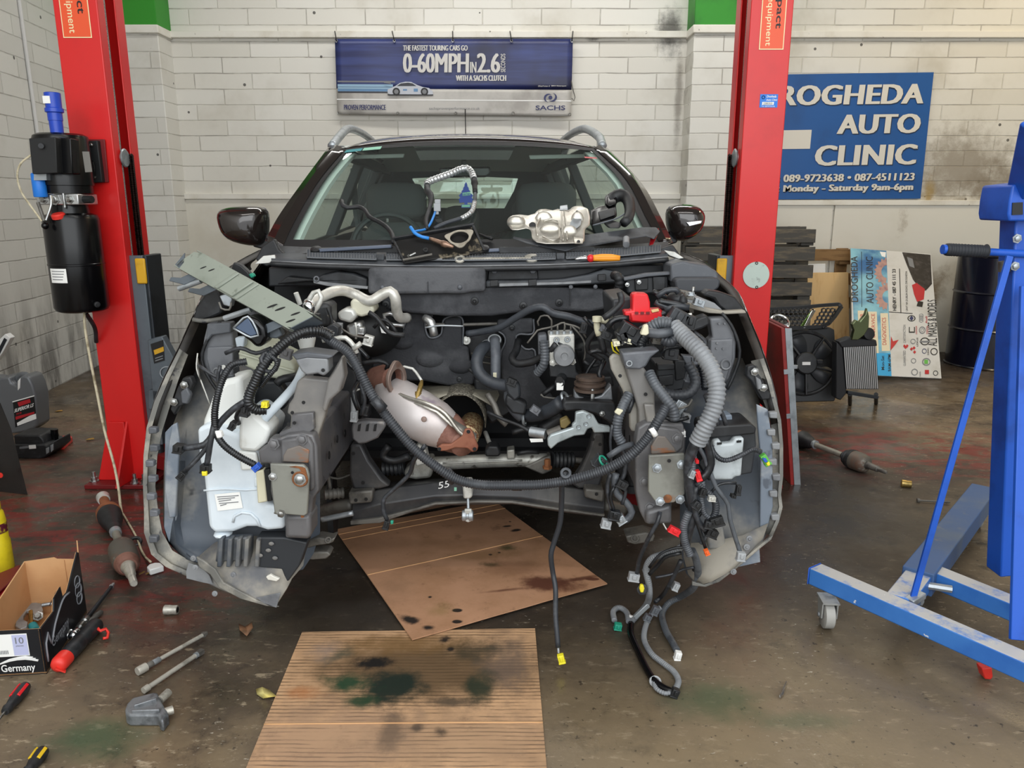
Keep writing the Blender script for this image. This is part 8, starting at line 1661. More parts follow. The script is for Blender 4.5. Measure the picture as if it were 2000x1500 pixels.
# screwdrivers
def driver(label, p, q, r, m1, m2, blade):
    d = (q-p); t = thing('screwdriver', label, 'screwdriver', V((p.x+q.x)/2, (p.y+q.y)/2, 0), 'screwdrivers on the floor')
    L = d.length; n = d.normalized(); sd = n.cross(Z3)
    b = B().lathe(p, d, [(r*0.5,0),(r*0.8,L*0.04),(r,L*0.2),(r*0.95,L*0.5),(r*0.75,L*0.72),(r*0.65,L*0.8),(r*0.8,L*0.88),(r*0.6,L)], 12); make('handle', b, m1, t, sharp=60)
    for a in (-0.7, 0.7, 2.2):
        o_ = sd*math.sin(a)+Z3*math.cos(a); make('grip_strip', B().beam(p+n*L*0.12+o_*r*0.95, p+n*L*0.55+o_*r*0.92, r*0.5, r*0.3, up=o_), m2, t, bev=0.001)
    make('blade', B().cyl(q, q+n*blade, 0.0035, seg=10), 'bright_steel', t); return t
driver('grey and red screwdriver on the floor in front of the printed carton', G(52,1338,0.017), G(10,1390,0.017), 0.0165, 'tool_black', 'red_plastic', 0.08)
driver('yellow and black screwdriver handle at the very front of the floor', G(86,1464,0.017), G(52,1510,0.017), 0.0165, 'tool_black', 'tool_yellow', 0.08)
# litter
lf_ = B(); lc = G(482,1228,0.006); lv_ = [G(466,1218,0.008), G(478,1224,0.006), G(492,1215,0.02), G(494,1226,0.012), G(482,1242,0.006), G(468,1230,0.016)]
lf_.add([lc]+lv_, [(0,i+1,(i+1) % 6+1) for i in range(6)]); make('dead_leaf', lf_, 'leaf', solid=0.0015, label='curled brown dead leaf on bare floor between socket and cardboard', cat='leaf')
for k, (q, lab) in enumerate((((115,803), 'small golden leaf on the floor nearer the grey oil can'), ((176,858), 'small golden leaf on the floor nearer the red lift post'))):
    c = G(*q, 0.004); s_ = 0.022; b = B(); b.add([c+V(0,0,0.004), c+V(-s_,-s_*0.5,0), c+V(0,-s_*0.8,0.003), c+V(s_*1.1,0,0.001), c+V(s_*0.5,s_*0.8,0.004), c+V(-s_*0.7,s_*0.4,0.001)], [(0,1,2),(0,2,3),(0,3,4),(0,4,5),(0,5,1)]); make('fallen_leaf', b, 'leaf_gold', solid=0.0012, label=lab, cat='leaf', group='golden leaves')
b = B(); pv_ = [G(500,1346,0.010), G(512,1342,0.018), G(526,1348,0.008), G(540,1360,0.006), G(526,1362,0.012), G(514,1364,0.004), G(502,1356,0.006)]; pc_ = G(515,1354,0.022); b.add([pc_]+pv_, [(0,i+1,(i+1) % 7+1) for i in range(7)]); make('paper_scrap', b, 'paper_yellow', solid=0.0012, label='crumpled pale yellow paper scrap at the edge of the ribbed cardboard', cat='paper')
b = B(); s0 = G(1528,1356,0.004); b.ext([G(1522,1358,0.012), G(1526,1352,0.018), G(1531,1338,0.016), G(1536,1328,0.010), G(1537,1332,0.008), G(1533,1345,0.010), G(1530,1356,0.008), G(1524,1361,0.008)], V(0,0,-0.006)); make('foil_scrap', b, 'chrome', bev=0.001, label='torn silver foil scrap beside the green stain on the floor', cat='litter')
# ------------------------------------------------------------------ printed carton and what is in it
c0 = G(92,1316); c1 = G(170,1196); cl_ = G(-60,1325); ux = (cl_-c0).normalized(); uy = (c1-c0); DY = uy.length; uy = uy.normalized(); BH = W(84,1229,c0.y).z; WD = 0.165
bx_ = thing('carton', 'open black printed cardboard carton with a metal clamp inside', 'box', c0+ux*WD/2+uy*DY/2)
def bf(u, v, z): return c0+ux*(u*WD)+uy*(v*DY)+V(0,0,z*BH)
tt = 0.004
def wall3(name, pts, nrm_, par=bx_):
    w = make(name, B().ext(pts, nrm_*tt), 'box_black', par); inner = make(name+'_lining', B().ext([p+nrm_*(tt+0.0003) for p in pts], nrm_*0.0012), 'box_brown', w); return w
fw = wall3('front_panel', [bf(0,0,0), bf(0,0,1), bf(1,0,1), bf(1,0,0)], uy)
sw_ = wall3('side_panel', [bf(0,0,0), bf(0,0,1), bf(0,0.30,0.98), bf(0,0.34,1.22), bf(0,0.50,1.28), bf(0,0.52,1.02), bf(0,0.62,1.0), bf(0,0.66,1.05), bf(0,0.97,1.55), bf(0,1.0,1.5), bf(0,1,0)], ux)
make('back_panel', B().ext([bf(0.04,1,0), bf(0.04,1,1.35), bf(0.40,1,1.38), bf(0.45,1,1.42), bf(0.62,1,1.4), bf(1,1,1.35), bf(1,1,0)], -uy*tt), 'box_brown', bx_)
make('back_fold', B().ext([bf(0.26,0.985,0.05), bf(0.265,0.985,1.36), bf(0.275,0.985,1.36), bf(0.27,0.985,0.05)], -uy*0.002), 'box_brown', bx_)
make('corner_flap', B().ext([bf(0.0,1.0,0.9), bf(0.0,1.0,1.5), bf(0.03,1.05,1.75), bf(0.06,1.03,1.0)], ux*0.003), 'box_brown', bx_)
make('far_panel', B().ext([bf(1,0,0), bf(1,0,1), bf(1,1,1.35), bf(1,1,0)], -ux*tt), 'box_brown', bx_)
make('bottom_panel', B().ext([bf(0,0,0.02), bf(1,0,0.02), bf(1,1,0.02), bf(0,1,0.02)], V(0,0,tt)), 'box_brown', bx_)
make('side_flap', B().ext([bf(0.0,0.34,1.22), bf(0.0,0.50,1.28), bf(0.10,0.50,1.15), bf(0.12,0.36,1.02)], V(0,0,0.003)), 'box_black', bx_)
fn = -uy; lb = make('paper_label', B().ext([bf(0.22,0,0.44)+fn*0.001, bf(0.22,0,0.93)+fn*0.001, bf(1,0,0.93)+fn*0.001, bf(1,0,0.44)+fn*0.001], fn*0.0006), 'white_paper', fw)
make('label_block', B().ext([bf(0.23,0,0.46)+fn*0.002, bf(0.23,0,0.91)+fn*0.002, bf(0.46,0,0.91)+fn*0.002, bf(0.46,0,0.46)+fn*0.002], fn*0.0004), 'lilac', lb)
def btxt(s, u0, u1, z0, z1, m, par, **k): 
    a = bf(u1,0,z0)+fn*0.0028; return text('lettering', s, par, m, a, bf(u0,0,z0)-bf(u1,0,z0), bf(u1,0,z1)-bf(u1,0,z0), off=fn, **k)
btxt('10', 0.28, 0.41, 0.72, 0.86, 'ink_grey', lb); btxt('pieces', 0.29, 0.41, 0.65, 0.69, 'ink_grey', lb)
btxt('Germany', 0.16, 0.70, 0.06, 0.27, 'white', fw, bold=0.015)
for k in range(8): make('label_bar', B().ext([bf(0.55+k*0.025,0,0.50)+fn*0.002, bf(0.55+k*0.025,0,0.58)+fn*0.002, bf(0.562+k*0.025,0,0.58)+fn*0.002, bf(0.562+k*0.025,0,0.50)+fn*0.002], fn*0.0004), 'ink_grey', lb)
for k in range(3):
    P_ = [bf(u, 0, z)+fn*0.002 for u, z in ((0.10+k*0.04,0.32+k*0.035),(0.3,0.37+k*0.025),(0.55,0.34+k*0.02),(0.8,0.24))]; make('swoosh', B().tube([(p, 1.0-0.25*i) for i, p in enumerate(P_)], 0.0032, 6), 'white', fw, sharp=180)
so = -ux
def stx(v0, v1, z0, z1, s, m, **k):
    a = bf(0, v0, z0)+so*0.002; return text('lettering', s, sw_, m, a, bf(0, v1, z0+0.0)-bf(0, v0, z0), bf(0, v0, z1)-bf(0, v0, z0), off=so, **k)
stx(0.16, 0.55, 0.28, 0.55, 'Germany', mat('box_print', H('8d9096'), 0.5), bold=0.01)
make('swoosh', B().tube([bf(0,v,z)+so*0.001 for v, z in ((0.05,0.2),(0.06,0.6),(0.12,0.75),(0.16,0.45),(0.28,0.72),(0.5,0.98),(0.66,0.95))], 0.003, 6), 'box_print', sw_, sharp=180)
for k in range(3): make('logo_ring', B().ring(bf(0,0.86,0.55+k*0.2)+so*0.001, so, 0.018+0.003*(k % 2), 0.002, 20, 5), 'box_print', sw_)
cp_ = thing('pipe_clamp', 'grey steel clamp with bolts lying inside the printed carton', 'clamp', G(55,1205,0.03))
zc = 0.045; pts = [(30,1222),(32,1205),(40,1190),(52,1181),(66,1176),(80,1178),(84,1190),(80,1204),(72,1206),(66,1200),(60,1190),(52,1192),(46,1202),(46,1210),(54,1214),(52,1224),(40,1228)]
b = B(); b.ext([G(x, y, zc) for x, y in pts], V(0,0,-0.012)); make('clamp_plate', b, mat('clamp_grey', H('9fa2a3'), 0.45, 0.4, c2=H('85888a'), sc=14), cp_, bev=0.002)
make('clamp_bolt', B().cyl(G(82,1182,zc), G(102,1179,zc), 0.006, seg=12), 'galv', cp_); make('clamp_bolt', B().cyl(G(60,1194,zc), G(62,1222,0.035), 0.006, seg=12), 'brass', cp_)
make('clamp_nut', B().bolt(G(75,1204,zc+0.004), V(0.2,-0.6,0.7), 0.010, 0.01), 'bright_steel', cp_); make('clamp_cap', B().cyl(G(64,1222,0.03), G(70,1232,0.03), 0.013, seg=14), 'teal_sticker', cp_)
# ------------------------------------------------------------------ near wall: yellow bottle, red tray, dark panel, oil can, case
yb = G(4,1112); bt = thing('spray_bottle', 'dirty yellow plastic bottle standing at the edge behind the carton', 'bottle', yb)
zt = W(4, 985, yb.y).z
make('bottle_body', B().lathe(yb, Z3, [(0.036,0),(0.040,0.006),(0.040,0.11),(0.037,0.118),(0.036,0.19),(0.032,zt-0.03),(0.024,zt-0.02)], 28), 'bottle_yellow', bt)
make('bottle_cap', B().lathe(yb+V(0,0,zt-0.025), Z3, [(0.025,0),(0.027,0.004),(0.027,0.03),(0.022,0.034)], 24), 'bottle_yellow', bt)
make('bottle_label', B().lathe(yb+V(0,0,0.145), Z3, [(0.0375,0),(0.0375,0.035)], 28, cap=False), mat('label_maroon', H('5e1c2e'), 0.5, c2=H('c9b82a'), sc=22, lo=0.45, hi=0.55), bt)
tr0 = [G(-30,1190,0.06), G(48,1122,0.06), G(40,1108,0.06), G(-40,1110,0.06)]
tray = thing('tool_tray', 'dark red plastic tool tray on the floor under the yellow bottle edge', 'tray', V(sum(p.x for p in tr0)/4, sum(p.y for p in tr0)/4, 0))
make('tray_body', B().ext([V(p.x,p.y,0.045) for p in (G(-30,1196,0.045), G(34,1140,0.045), G(40,1118,0.045), G(-40,1150,0.045))], V(0,0,-0.045)), 'tray_red', tray, bev=0.006)
make('tray_lid', B().ext([V(p.x,p.y,0.055) for p in (G(-30,1180,0.055), G(34,1124,0.055), G(40,1102,0.055), G(-40,1134,0.055))], V(0,0,-0.008)), 'red_dark', tray, bev=0.003)
dp = [W(-40,700,3.42), W(0,792,3.36), W(20,832,3.33), G(54,968,0.0), G(-60,962,0.0)]
dp_ = make('dark_sheet', B().ext([W(-90,620,3.40), W(-40,700,3.36), W(2,790,3.33), W(22,838,3.31), G(54,966,0.002), G(-90,950,0.002)], V(-0.01,0.012,0)), mat('smoked_sheet', H('201e1d'), 0.25, c2=H('2c2826'), sc=4), label='dark smoky sheet leaning at the side wall in front of the black case', cat='sheet')
make('red_spot', B().lathe(W(1, 928, G(20,966).y-0.02), V(0,-1,0), [(0.012,0),(0.012,0.003)], 16), 'red_bright', dp_)
jb = G(34,846); jg = thing('oil_can', 'grey plastic motor oil can with a red and black label by the side wall', 'oil can', jb)
Yj = jb.y-0.0
make('can_body', B().slab([(-12,838),(-14,745),(0,738),(18,736),(22,748),(30,752),(34,740),(44,733),(56,736),(64,752),(70,775),(73,832),(60,842),(25,848)], Yj, 0.13), 'jug_grey', jg, bev=0.014, seg=3)
make('can_handle', B().tube([W(30,758,Yj+0.06), W(34,738,Yj+0.06), W(44,731,Yj+0.06), W(56,735,Yj+0.06), W(62,752,Yj+0.06)], 0.016, 12), 'jug_grey', jg, sharp=180)
make('can_grip_hole', B().slab([(34,744),(40,738),(39,758),(34,764)], Yj-0.002, 0.01), 'white', jg, bev=0.004)
make('can_cap', B().cyl(W(4,748,Yj+0.05), W(4,734,Yj+0.05), 0.035, seg=20), 'jug_grey', jg)
lbq = [(25,785),(66,773),(71,818),(30,835)]; jl = make('can_label', B().slab(lbq, Yj-0.002, 0.002), 'black_ink', jg)
make('label_rim', B().slab([(24,784),(67,772),(67,774),(24.5,786)], Yj-0.003, 0.001), 'white_paper', jl)
make('label_red', B().slab([(34,786),(58,779),(60,786),(37,794)], Yj-0.003, 0.001), 'photo_red', jl); make('label_red', B().slab([(30,814),(67,804),(67,808),(31,820)], Yj-0.003, 0.001), 'photo_red', jl); make('label_white', B().slab([(58,812),(70,808),(71,818),(34,832),(33,826)], Yj-0.0025, 0.001), 'white_paper', jl)
quadtext('lettering', 'SUPERIOR LS', jl, 'white', (28,806), (66,794), (28,799), Yj-0.004, off=V(0,-1,0), bold=0.03, shear=0.3)
quadtext('lettering', '5W-30', jl, 'photo_red', (32,811), (42,808), (32,807), Yj-0.004, off=V(0,-1,0), bold=0.02)
cs = thing('tool_case', 'black plastic tool case with latches in front of the oil can', 'tool case', G(60,895)); cy = G(60,896).y
make('case_base', B().slab([(26,868),(86,868),(92,872),(104,862),(106,878),(88,894),(78,897),(28,897)], cy, 0.16), 'tool_black', cs, bev=0.008)
make('case_lid', B().slab([(26,850),(76,850),(84,858),(88,868),(28,869)], cy+0.02, 0.14), 'tool_black', cs, bev=0.008)
make('case_latch', B().slab([(89,876),(95,874),(95,884),(90,888)], cy-0.008, 0.01), 'galv', cs, bev=0.002); make('case_latch', B().slab([(98,870),(103,868),(103,880),(99,884)], cy-0.008, 0.01), 'galv', cs, bev=0.002)
make('case_label', B().slab([(56,870),(69,869),(70,876),(57,877)], cy-0.003, 0.003), 'white_paper', cs); make('case_label', B().slab([(38,873),(56,871),(56,875),(38,877)], cy-0.003, 0.003), 'ink_grey', cs)
b = B().cyl(W(107,862,cy+0.1), W(106,838,cy+0.1), 0.018, seg=18); make('black_tube', b, 'gloss_black', cs)
rdp = B(); rdp.ext([G(106,868,0.03), G(124,868,0.03), G(141,853,0.03), G(136,848,0.03), G(120,852,0.03), G(122,858,0.03), G(112,864,0.03)], V(0,0,-0.03)); make('clamp_handle', rdp, 'red_bright', bev=0.004, label='bright red plastic clamp handle lying against the black tool case', cat='clamp')
make('loose_cable', B().tube([G(18,850,0.06), G(40,856,0.10), G(60,852,0.10), G(85,858,0.09)], 0.004, 6), 'gloss_black', cs, sharp=180)
# ------------------------------------------------------------------ red board with a silver edge
n0 = G(1551,947,0.0); ztp = W(1533,641,n0.y).z; n1 = W(1533,641,n0.y); f1 = G(1497,623,ztp); dd = f1-n1; 
rbd = thing('red_board', 'dark red board with a galvanised metal edge leaning against the lift post', 'board', n0)
dn = dd.normalized()
sx_ = V(-0.016,0,0)
b = B(); b.ext([n0+sx_, n1+sx_, f1+sx_, n0+dd+sx_], V(0.016,0,0)); make('board_panel', b, 'red_board', rbd, bev=0.001)
b = B(); b.ext([n0-dn*0.003, n1-dn*0.003, n1+dn*0.002, n0+dn*0.002], V(0.03,0.0,0)); make('metal_edge', b, 'galv', rbd, bev=0.001)
b = B(); b.ext([n1, f1, f1+V(0.02,0,0), n1+V(0.02,0,0)], V(0,0,0.004)); make('metal_top', b, 'red_dark', rbd)
for f in (0.44, 0.72): make('edge_clip', B().beam(n0.lerp(n1, f)-dn*0.006, n0.lerp(n1, f+0.03)-dn*0.006, 0.036, 0.004, up=dn), 'galv', rbd)
# ------------------------------------------------------------------ radiator fan, intercooler and front trim pieces
YFn = 4.66; fn_ = thing('radiator_fan', 'black radiator fan in a square shroud standing upright on the floor', 'fan', G(1600, 784))
fz = lambda x, y, d=0.0: W(x, y, YFn-d+ (785-y)*0.0007)
b = B().ext([fz(x,y) for x, y in ((1528,650),(1545,646),(1590,642),(1622,640),(1630,644),(1631,660),(1632,778),(1630,784),(1540,786),(1528,780))], V(0,0.05,0)); make('shroud', b, 'fan_black', fn_, bev=0.006)
fc_ = fz(1572, 709, 0.01); rs = 0.195; make('shroud_ring', B().ring(fc_, V(0.05,-1,0.2), rs, 0.012, 44, 8), 'trim_black', fn_)
make('fan_well', B().lathe(fc_+V(0,0.006,0), V(0.0,-1,0.2), [(rs*0.97,0),(rs*0.97,0.002)], 40), 'black_ink', fn_)
for k in range(5):
    a0 = math.radians(72*k+12); P_ = []
    for j in range(9):
        t_ = j/8; P_.append((0.065+0.118*t_, a0+0.25*t_*t_, 0.62-0.12*t_+0.25*math.sin(t_*3.0)))
    bx2 = V(1,0,0); bz2 = V(0,0.2,1).normalized(); rowa, rowb = [], []
    for r, a, w in P_:
        rowa.append(fc_+bx2*math.cos(a)*r+bz2*math.sin(a)*r+V(0,-0.012,0)); rowb.append(fc_+bx2*math.cos(a+w)*r+bz2*math.sin(a+w)*r+V(0,-0.004,0))
    make('fan_blade', B().loft([rowa, rowb]), mat('blade_black', H('2a2d31'), 0.5) if k == 0 else 'blade_black', fn_, solid=0.003, sharp=180)
    a = math.radians(72*k+55); make('fan_strut', B().beam(fc_+bx2*math.cos(a)*0.06+bz2*math.sin(a)*0.06+V(0,-0.02,0), fc_+bx2*math.cos(a)*rs+bz2*math.sin(a)*rs+V(0,-0.02,0), 0.014, 0.014, up=V(0,-1,0)), 'trim_black', fn_, bev=0.003)
make('fan_hub', B().lathe(fc_+V(0,-0.005,0), V(0.0,-1,0.2), [(0.07,0),(0.07,0.02),(0.062,0.03),(0.03,0.032)], 32), 'trim_black', fn_)
make('hub_label', B().slab([(1567,707),(1583,707),(1583,713),(1567,713)], fc_.y-0.04, 0.002), 'white_paper', fn_)
make('fan_plug', B().box(fz(1552,716,0.04), (0.03,0.03,0.025)), 'galv', fn_, bev=0.003); make('fan_plug', B().box(fz(1600,706,0.04), (0.035,0.03,0.025)), 'trim_black', fn_, bev=0.003)
YI = 4.52; ic = thing('intercooler', 'silver finned intercooler with black end tank beside the radiator fan', 'intercooler', G(1680, 790))
IQ = [(1647,677),(1711,674),(1716,760),(1653,760)]
def iq(u, v, d=0.0): return W((IQ[0][0]*(1-u)+IQ[1][0]*u)*(1-v)+(IQ[3][0]*(1-u)+IQ[2][0]*u)*v, (IQ[0][1]*(1-u)+IQ[1][1]*u)*(1-v)+(IQ[3][1]*(1-u)+IQ[2][1]*u)*v, YI-d)
make('core', B().ext([iq(0,0), iq(1,0), iq(1,1), iq(0,1)], V(0,0.05,0)), 'core_dark', ic)
for k in range(17):
    u = (k+0.5)/17; make('fin_tube', B().ext([iq(u-0.014,0.01,0.006), iq(u+0.014,0.01,0.006), iq(u+0.014,0.99,0.006), iq(u-0.014,0.99,0.006)], V(0,0.012,0)), 'fins', ic)
make('end_tank', B().slab([(1638,668),(1660,660),(1712,664),(1714,676),(1644,679)], YI-0.01, 0.07), 'fan_black', ic, bev=0.006)
make('side_frame', B().slab([(1634,668),(1646,676),(1654,768),(1642,782),(1632,778)], YI, 0.07), 'fan_black', ic, bev=0.006)
make('hose_stub', B().lathe(W(1696,652,YI), V(0.2,-1,0.3), [(0.032,-0.04),(0.034,0.0),(0.036,0.01),(0.028,0.012)], 20), 'fan_black', ic)
make('bottom_rail', B().beam(W(1654,766,YI), W(1714,776,YI), 0.03, 0.02), 'dark_steel', ic, bev=0.003)
for x, y in ((1660,790),(1711,788)): make('mounting_foot', B().cyl(W(x,770,YI), G(x,y), 0.012), 'matte_black', ic)
# honeycomb grille and chrome
YG = 4.72; gr = thing('front_grille', 'black honeycomb front grille lying on top of the radiator fan', 'grille', W(1570, 642, YG))
gy = lambda x, y: W(x, y, YG+(640-y)*0.0025)
outl = [(1500,604),(1560,601),(1600,597),(1638,594),(1643,599),(1630,618),(1618,632),(1604,638),(1560,640),(1500,640)]
for p, q in zip(outl, outl[1:]+outl[:1]): make('grille_edge', B().beam(gy(*p), gy(*q), 0.02, 0.02, up=V(0,-1,0)), 'fan_black', gr)
gb = [B(), B()]
for j in range(5):
    for i in range(16):
        x, y = 1506+i*8.6+(4.3 if j % 2 else 0), 606+j*7.4
        if x > 1640-(y-596)*0.62 or 1562+(640-y)*0.7 < x < 1584+(640-y)*0.7: continue
        for k in range(6):
            a, a2 = math.radians(60*k+30), math.radians(60*k+90); gb[x > 1568+(640-y)*0.7].beam(gy(x+4.8*math.cos(a), y-4.0*math.sin(a)), gy(x+4.8*math.cos(a2), y-4.0*math.sin(a2)), 0.005, 0.014, up=V(0,-1,0))
for b in gb: make('grille_mesh', b, 'fan_black', gr)
make('chrome_strip', B().ext([gy(1560,640), gy(1584,606), gy(1591,604), gy(1570,640)], V(0,-0.01,0)), mat('chrome_green', H('6a8a4a'), 0.15, 0.9), gr, bev=0.002); make('chrome_strip', B().ext([gy(1584,606), gy(1591,604), gy(1592,607), gy(1572,640), gy(1568,640)], V(0,-0.012,0)), 'chrome', gr, bev=0.002)
cr_ = thing('chrome_ring', 'chromed lamp ring lying behind the top corner of the red board', 'car part', W(1523, 650, 4.70))
make('ring_rim', B().ring(W(1523, 630, 4.69), V(0.1,-1,0.9), 0.055, 0.008, 36, 8), 'chrome', cr_); make('ring_bracket', B().slab([(1514,632),(1534,634),(1540,630),(1542,648),(1530,652),(1516,650)], 4.68, 0.10), 'bright_steel', cr_, bev=0.002)
ht = make('lamp_trim', B().slab([(1663,664,4.5),(1668,645,4.5),(1664,634,4.5),(1672,625,4.5),(1680,628,4.5),(1690,615,4.5),(1694,602,4.5),(1698,618,4.5),(1697,640,4.5),(1688,655,4.5),(1676,664,4.5)], 4.5, 0.03), mat('smoked_chrome', H('6f7a5a'), 0.12, 0.9), bev=0.004, label='smoky chrome headlamp trim shard standing on the intercooler tank', cat='car part')
# ------------------------------------------------------------------ blue engine crane
zb_, zt_ = 0.095, 0.150
n_a = G(1581,1110,zt_); n_b = G(2000,1294,zt_); nd = (n_b-n_a); nd.z = 0; nd.normalize(); pd = V(-nd.y, nd.x, 0)
if pd.y < 0: pd = -pd
ec = thing('engine_crane', 'blue folding engine crane with mast, pump handle and castor wheels', 'engine crane', n_a+nd*0.5)
wd2 = 0.062
def bm(a, c, m='blue_crane', nm='base_beam', z0=zb_, z1=zt_, w=wd2, par=ec, bev=0.004):
    a = V(a.x, a.y, (z0+z1)/2); c = V(c.x, c.y, (z0+z1)/2); return make(nm, B().beam(a, c, w, z1-z0), m, par, bev=bev, seg=3)
na = n_a+pd*wd2/2; nb = n_b+pd*wd2/2+nd*0.35
m_, nt_, bs_, vec_ = newmat('blue_dusty_lit')
geo = nt_.nodes.new('ShaderNodeNewGeometry'); sn = nt_.nodes.new('ShaderNodeSeparateXYZ'); nt_.links.new(geo.outputs['Normal'], sn.inputs[0])
c_ = _mix(nt_, _ramp(nt_, _noise(nt_, vec_, 4.0, 5.0), 0.4, 0.7), H('3f7cc8'), H('2c64b4'))  # paler blue than the mast: light on the beams put into the colour
c_ = _mix(nt_, _math(nt_, 'MULTIPLY', _ramp(nt_, sn.outputs[2], 0.6, 0.95), _ramp(nt_, _noise(nt_, vec_, 9.0, 6.0, 0.7), 0.33, 0.52)), c_, H('b9b8b6'))
c_ = _mix(nt_, _ramp(nt_, _noise(nt_, vec_, 35.0, 3.0), 0.72, 0.76), c_, H('d5d8dc'))
nt_.links.new(c_, bs_.inputs['Base Color']); bs_.inputs['Roughness'].default_value = 0.4
bm(na, nb, 'blue_dusty_lit')
make('beam_cap', B().beam(V(na.x,na.y,(zb_+zt_)/2)-nd*0.004, V(na.x,na.y,(zb_+zt_)/2), wd2+0.002, zt_-zb_+0.002), 'blue_crane', ec, bev=0.003)
# cross leg, dusty stub then folding outer leg
l0 = G(1762,1160,zt_); l1 = G(1790,1110,zt_); ld = G(1880,1008,zt_)-l0; ld.z = 0; ld.normalize()
bm(l0-ld*0.02, l0+ld*0.30, 'blue_dusty_lit', 'leg_stub', w=0.075)
bm(l0+ld*0.17, l0+ld*1.15, 'blue_old', 'folding_leg', zb_-0.01, zt_+0.012, 0.092)
make('leg_pin', B().cyl(V(l0.x,l0.y,0.125)+ld*0.14+V(0.02,0,0), V(l0.x,l0.y,0.125)+ld*0.14+V(0.10,-0.03,0), 0.012, seg=8), 'galv', ec)
make('leg_pin', B().cyl(G(1782,1168,0.13), G(1802,1176,0.13), 0.012, seg=6), 'galv', ec)
# rear base beam parallel to the near one
r0 = G(1822,1108,zt_); r1 = G(1981,1172,zt_); bm(r0, r1+(r1-r0)*0.8, 'blue_dusty_lit')
# mast and braces
mb_ = W(1960,1133,2.22); mt_ = W(1994,420,2.22); mb_.z = max(mb_.z, 0.15)
make('mast', B().beam(mb_-V(0,0,0.0), mt_, 0.075, 0.075, up=V(0,-1,0)), 'blue_crane', ec, bev=0.005)
make('mast_brace', B().beam(G(1981,1250,zt_)+V(0.01,0.0,0), W(2008,560,2.14), 0.045, 0.012, up=V(0,-1,0)), 'blue_crane', ec, bev=0.002)
make('flat_brace', B().beam(G(1782,1172,zt_-0.01), W(1972,500,2.12), 0.018, 0.008, up=V(0,-1,0)), 'blue_crane', ec, bev=0.001)
make('brace_foot', B().beam(G(1775,1176,0.14), G(1800,1160,0.15), 0.03, 0.02), 'galv', ec, bev=0.003)
hd = make('mast_head', B().slab([(1971,432),(1969,418),(1972,392),(1978,362),(1984,360),(2030,355),(2030,432)], 2.14, 0.14), 'blue_crane', ec, bev=0.005)
make('head_window', B().slab([(1978,396),(1998,395),(1998,419),(1977,420)], 2.137, 0.004), 'core_dark', hd)
make('boom', B().beam(W(1998,380,2.18), W(2030,240,2.0), 0.06, 0.06, up=V(0,-1,0)), 'blue_crane', ec, bev=0.005)
for x, y in ((1986,466),(1982,520)): make('mast_bolt', B().bolt(W(x,y,2.175), V(0,-1,0), 0.009), 'galv', ec)
make('pivot_bolt', B().cyl(W(1972,384,2.2), W(1966,382,2.2), 0.012, seg=8), 'dirty_metal', ec)
hn0, hn1, hn2 = W(1842,487,2.16), W(1922,491,2.16), W(2040,498,2.18)
make('pump_handle', B().cyl(hn0, hn2, 0.0105, seg=14), 'blue_crane', ec); make('rubber_grip', B().tube([(hn0.lerp(hn1, 0.06), 0.75), (hn0.lerp(hn1, 0.14), 1.0), (hn0.lerp(hn1, 0.95), 1.0), (hn1, 0.9), (hn1+V(0.006,0,0), 1.15)], 0.0165, 16, corr=(0.0075, 0.0012)), 'grip', ec, sharp=60)
make('grip_tip', B().cyl(hn0-V(0.002,0,0), hn0+V(0.012,0,0), 0.0135, seg=10), 'blue_crane', ec)
make('hose_fitting', B().cyl(W(1962,530,2.2), W(1962,510,2.2), 0.016, seg=10), 'dirty_metal', ec)
# castors
def caster(p, yaw):
    f = frame(V(p.x, p.y, 0), yaw); w = make('wheel', B().lathe(f(0,-0.016,0.042), f(0,1,0)-f(0,0,0), [(0.036,0),(0.042,0.003),(0.042,0.029),(0.036,0.032),(0.012,0.033)], 28), 'wheel_white', ec)
    for s in (-1, 1): make('castor_fork', B().ext([f(-0.022,s*0.020,0.04), f(0.0,s*0.020,0.030), f(0.014,s*0.020,0.04), f(0.03,s*0.020,0.092), f(-0.022,s*0.020,0.092)], (f(0,s,0)-f(0,0,0))*0.004), 'caster', w)
    make('castor_plate', B().box((0.004,0,0.093), (0.07,0.05,0.005), f), 'caster', w); make('castor_axle', B().cyl(f(0,-0.028,0.042), f(0,0.028,0.042), 0.007, seg=10), 'galv', w)
caster(G(1613,1224), math.radians(84)); caster(l0+ld*1.1, 1.2); caster(nb-nd*0.03, 1.0); caster(r1+(r1-r0)*0.7, 0.9)
make('parking_foot', B().slab([(1918,1306),(1938,1304),(1940,1322),(1936,1328),(1924,1327)], G(1930,1330).y, 0.03), 'red_bright', ec, bev=0.003)
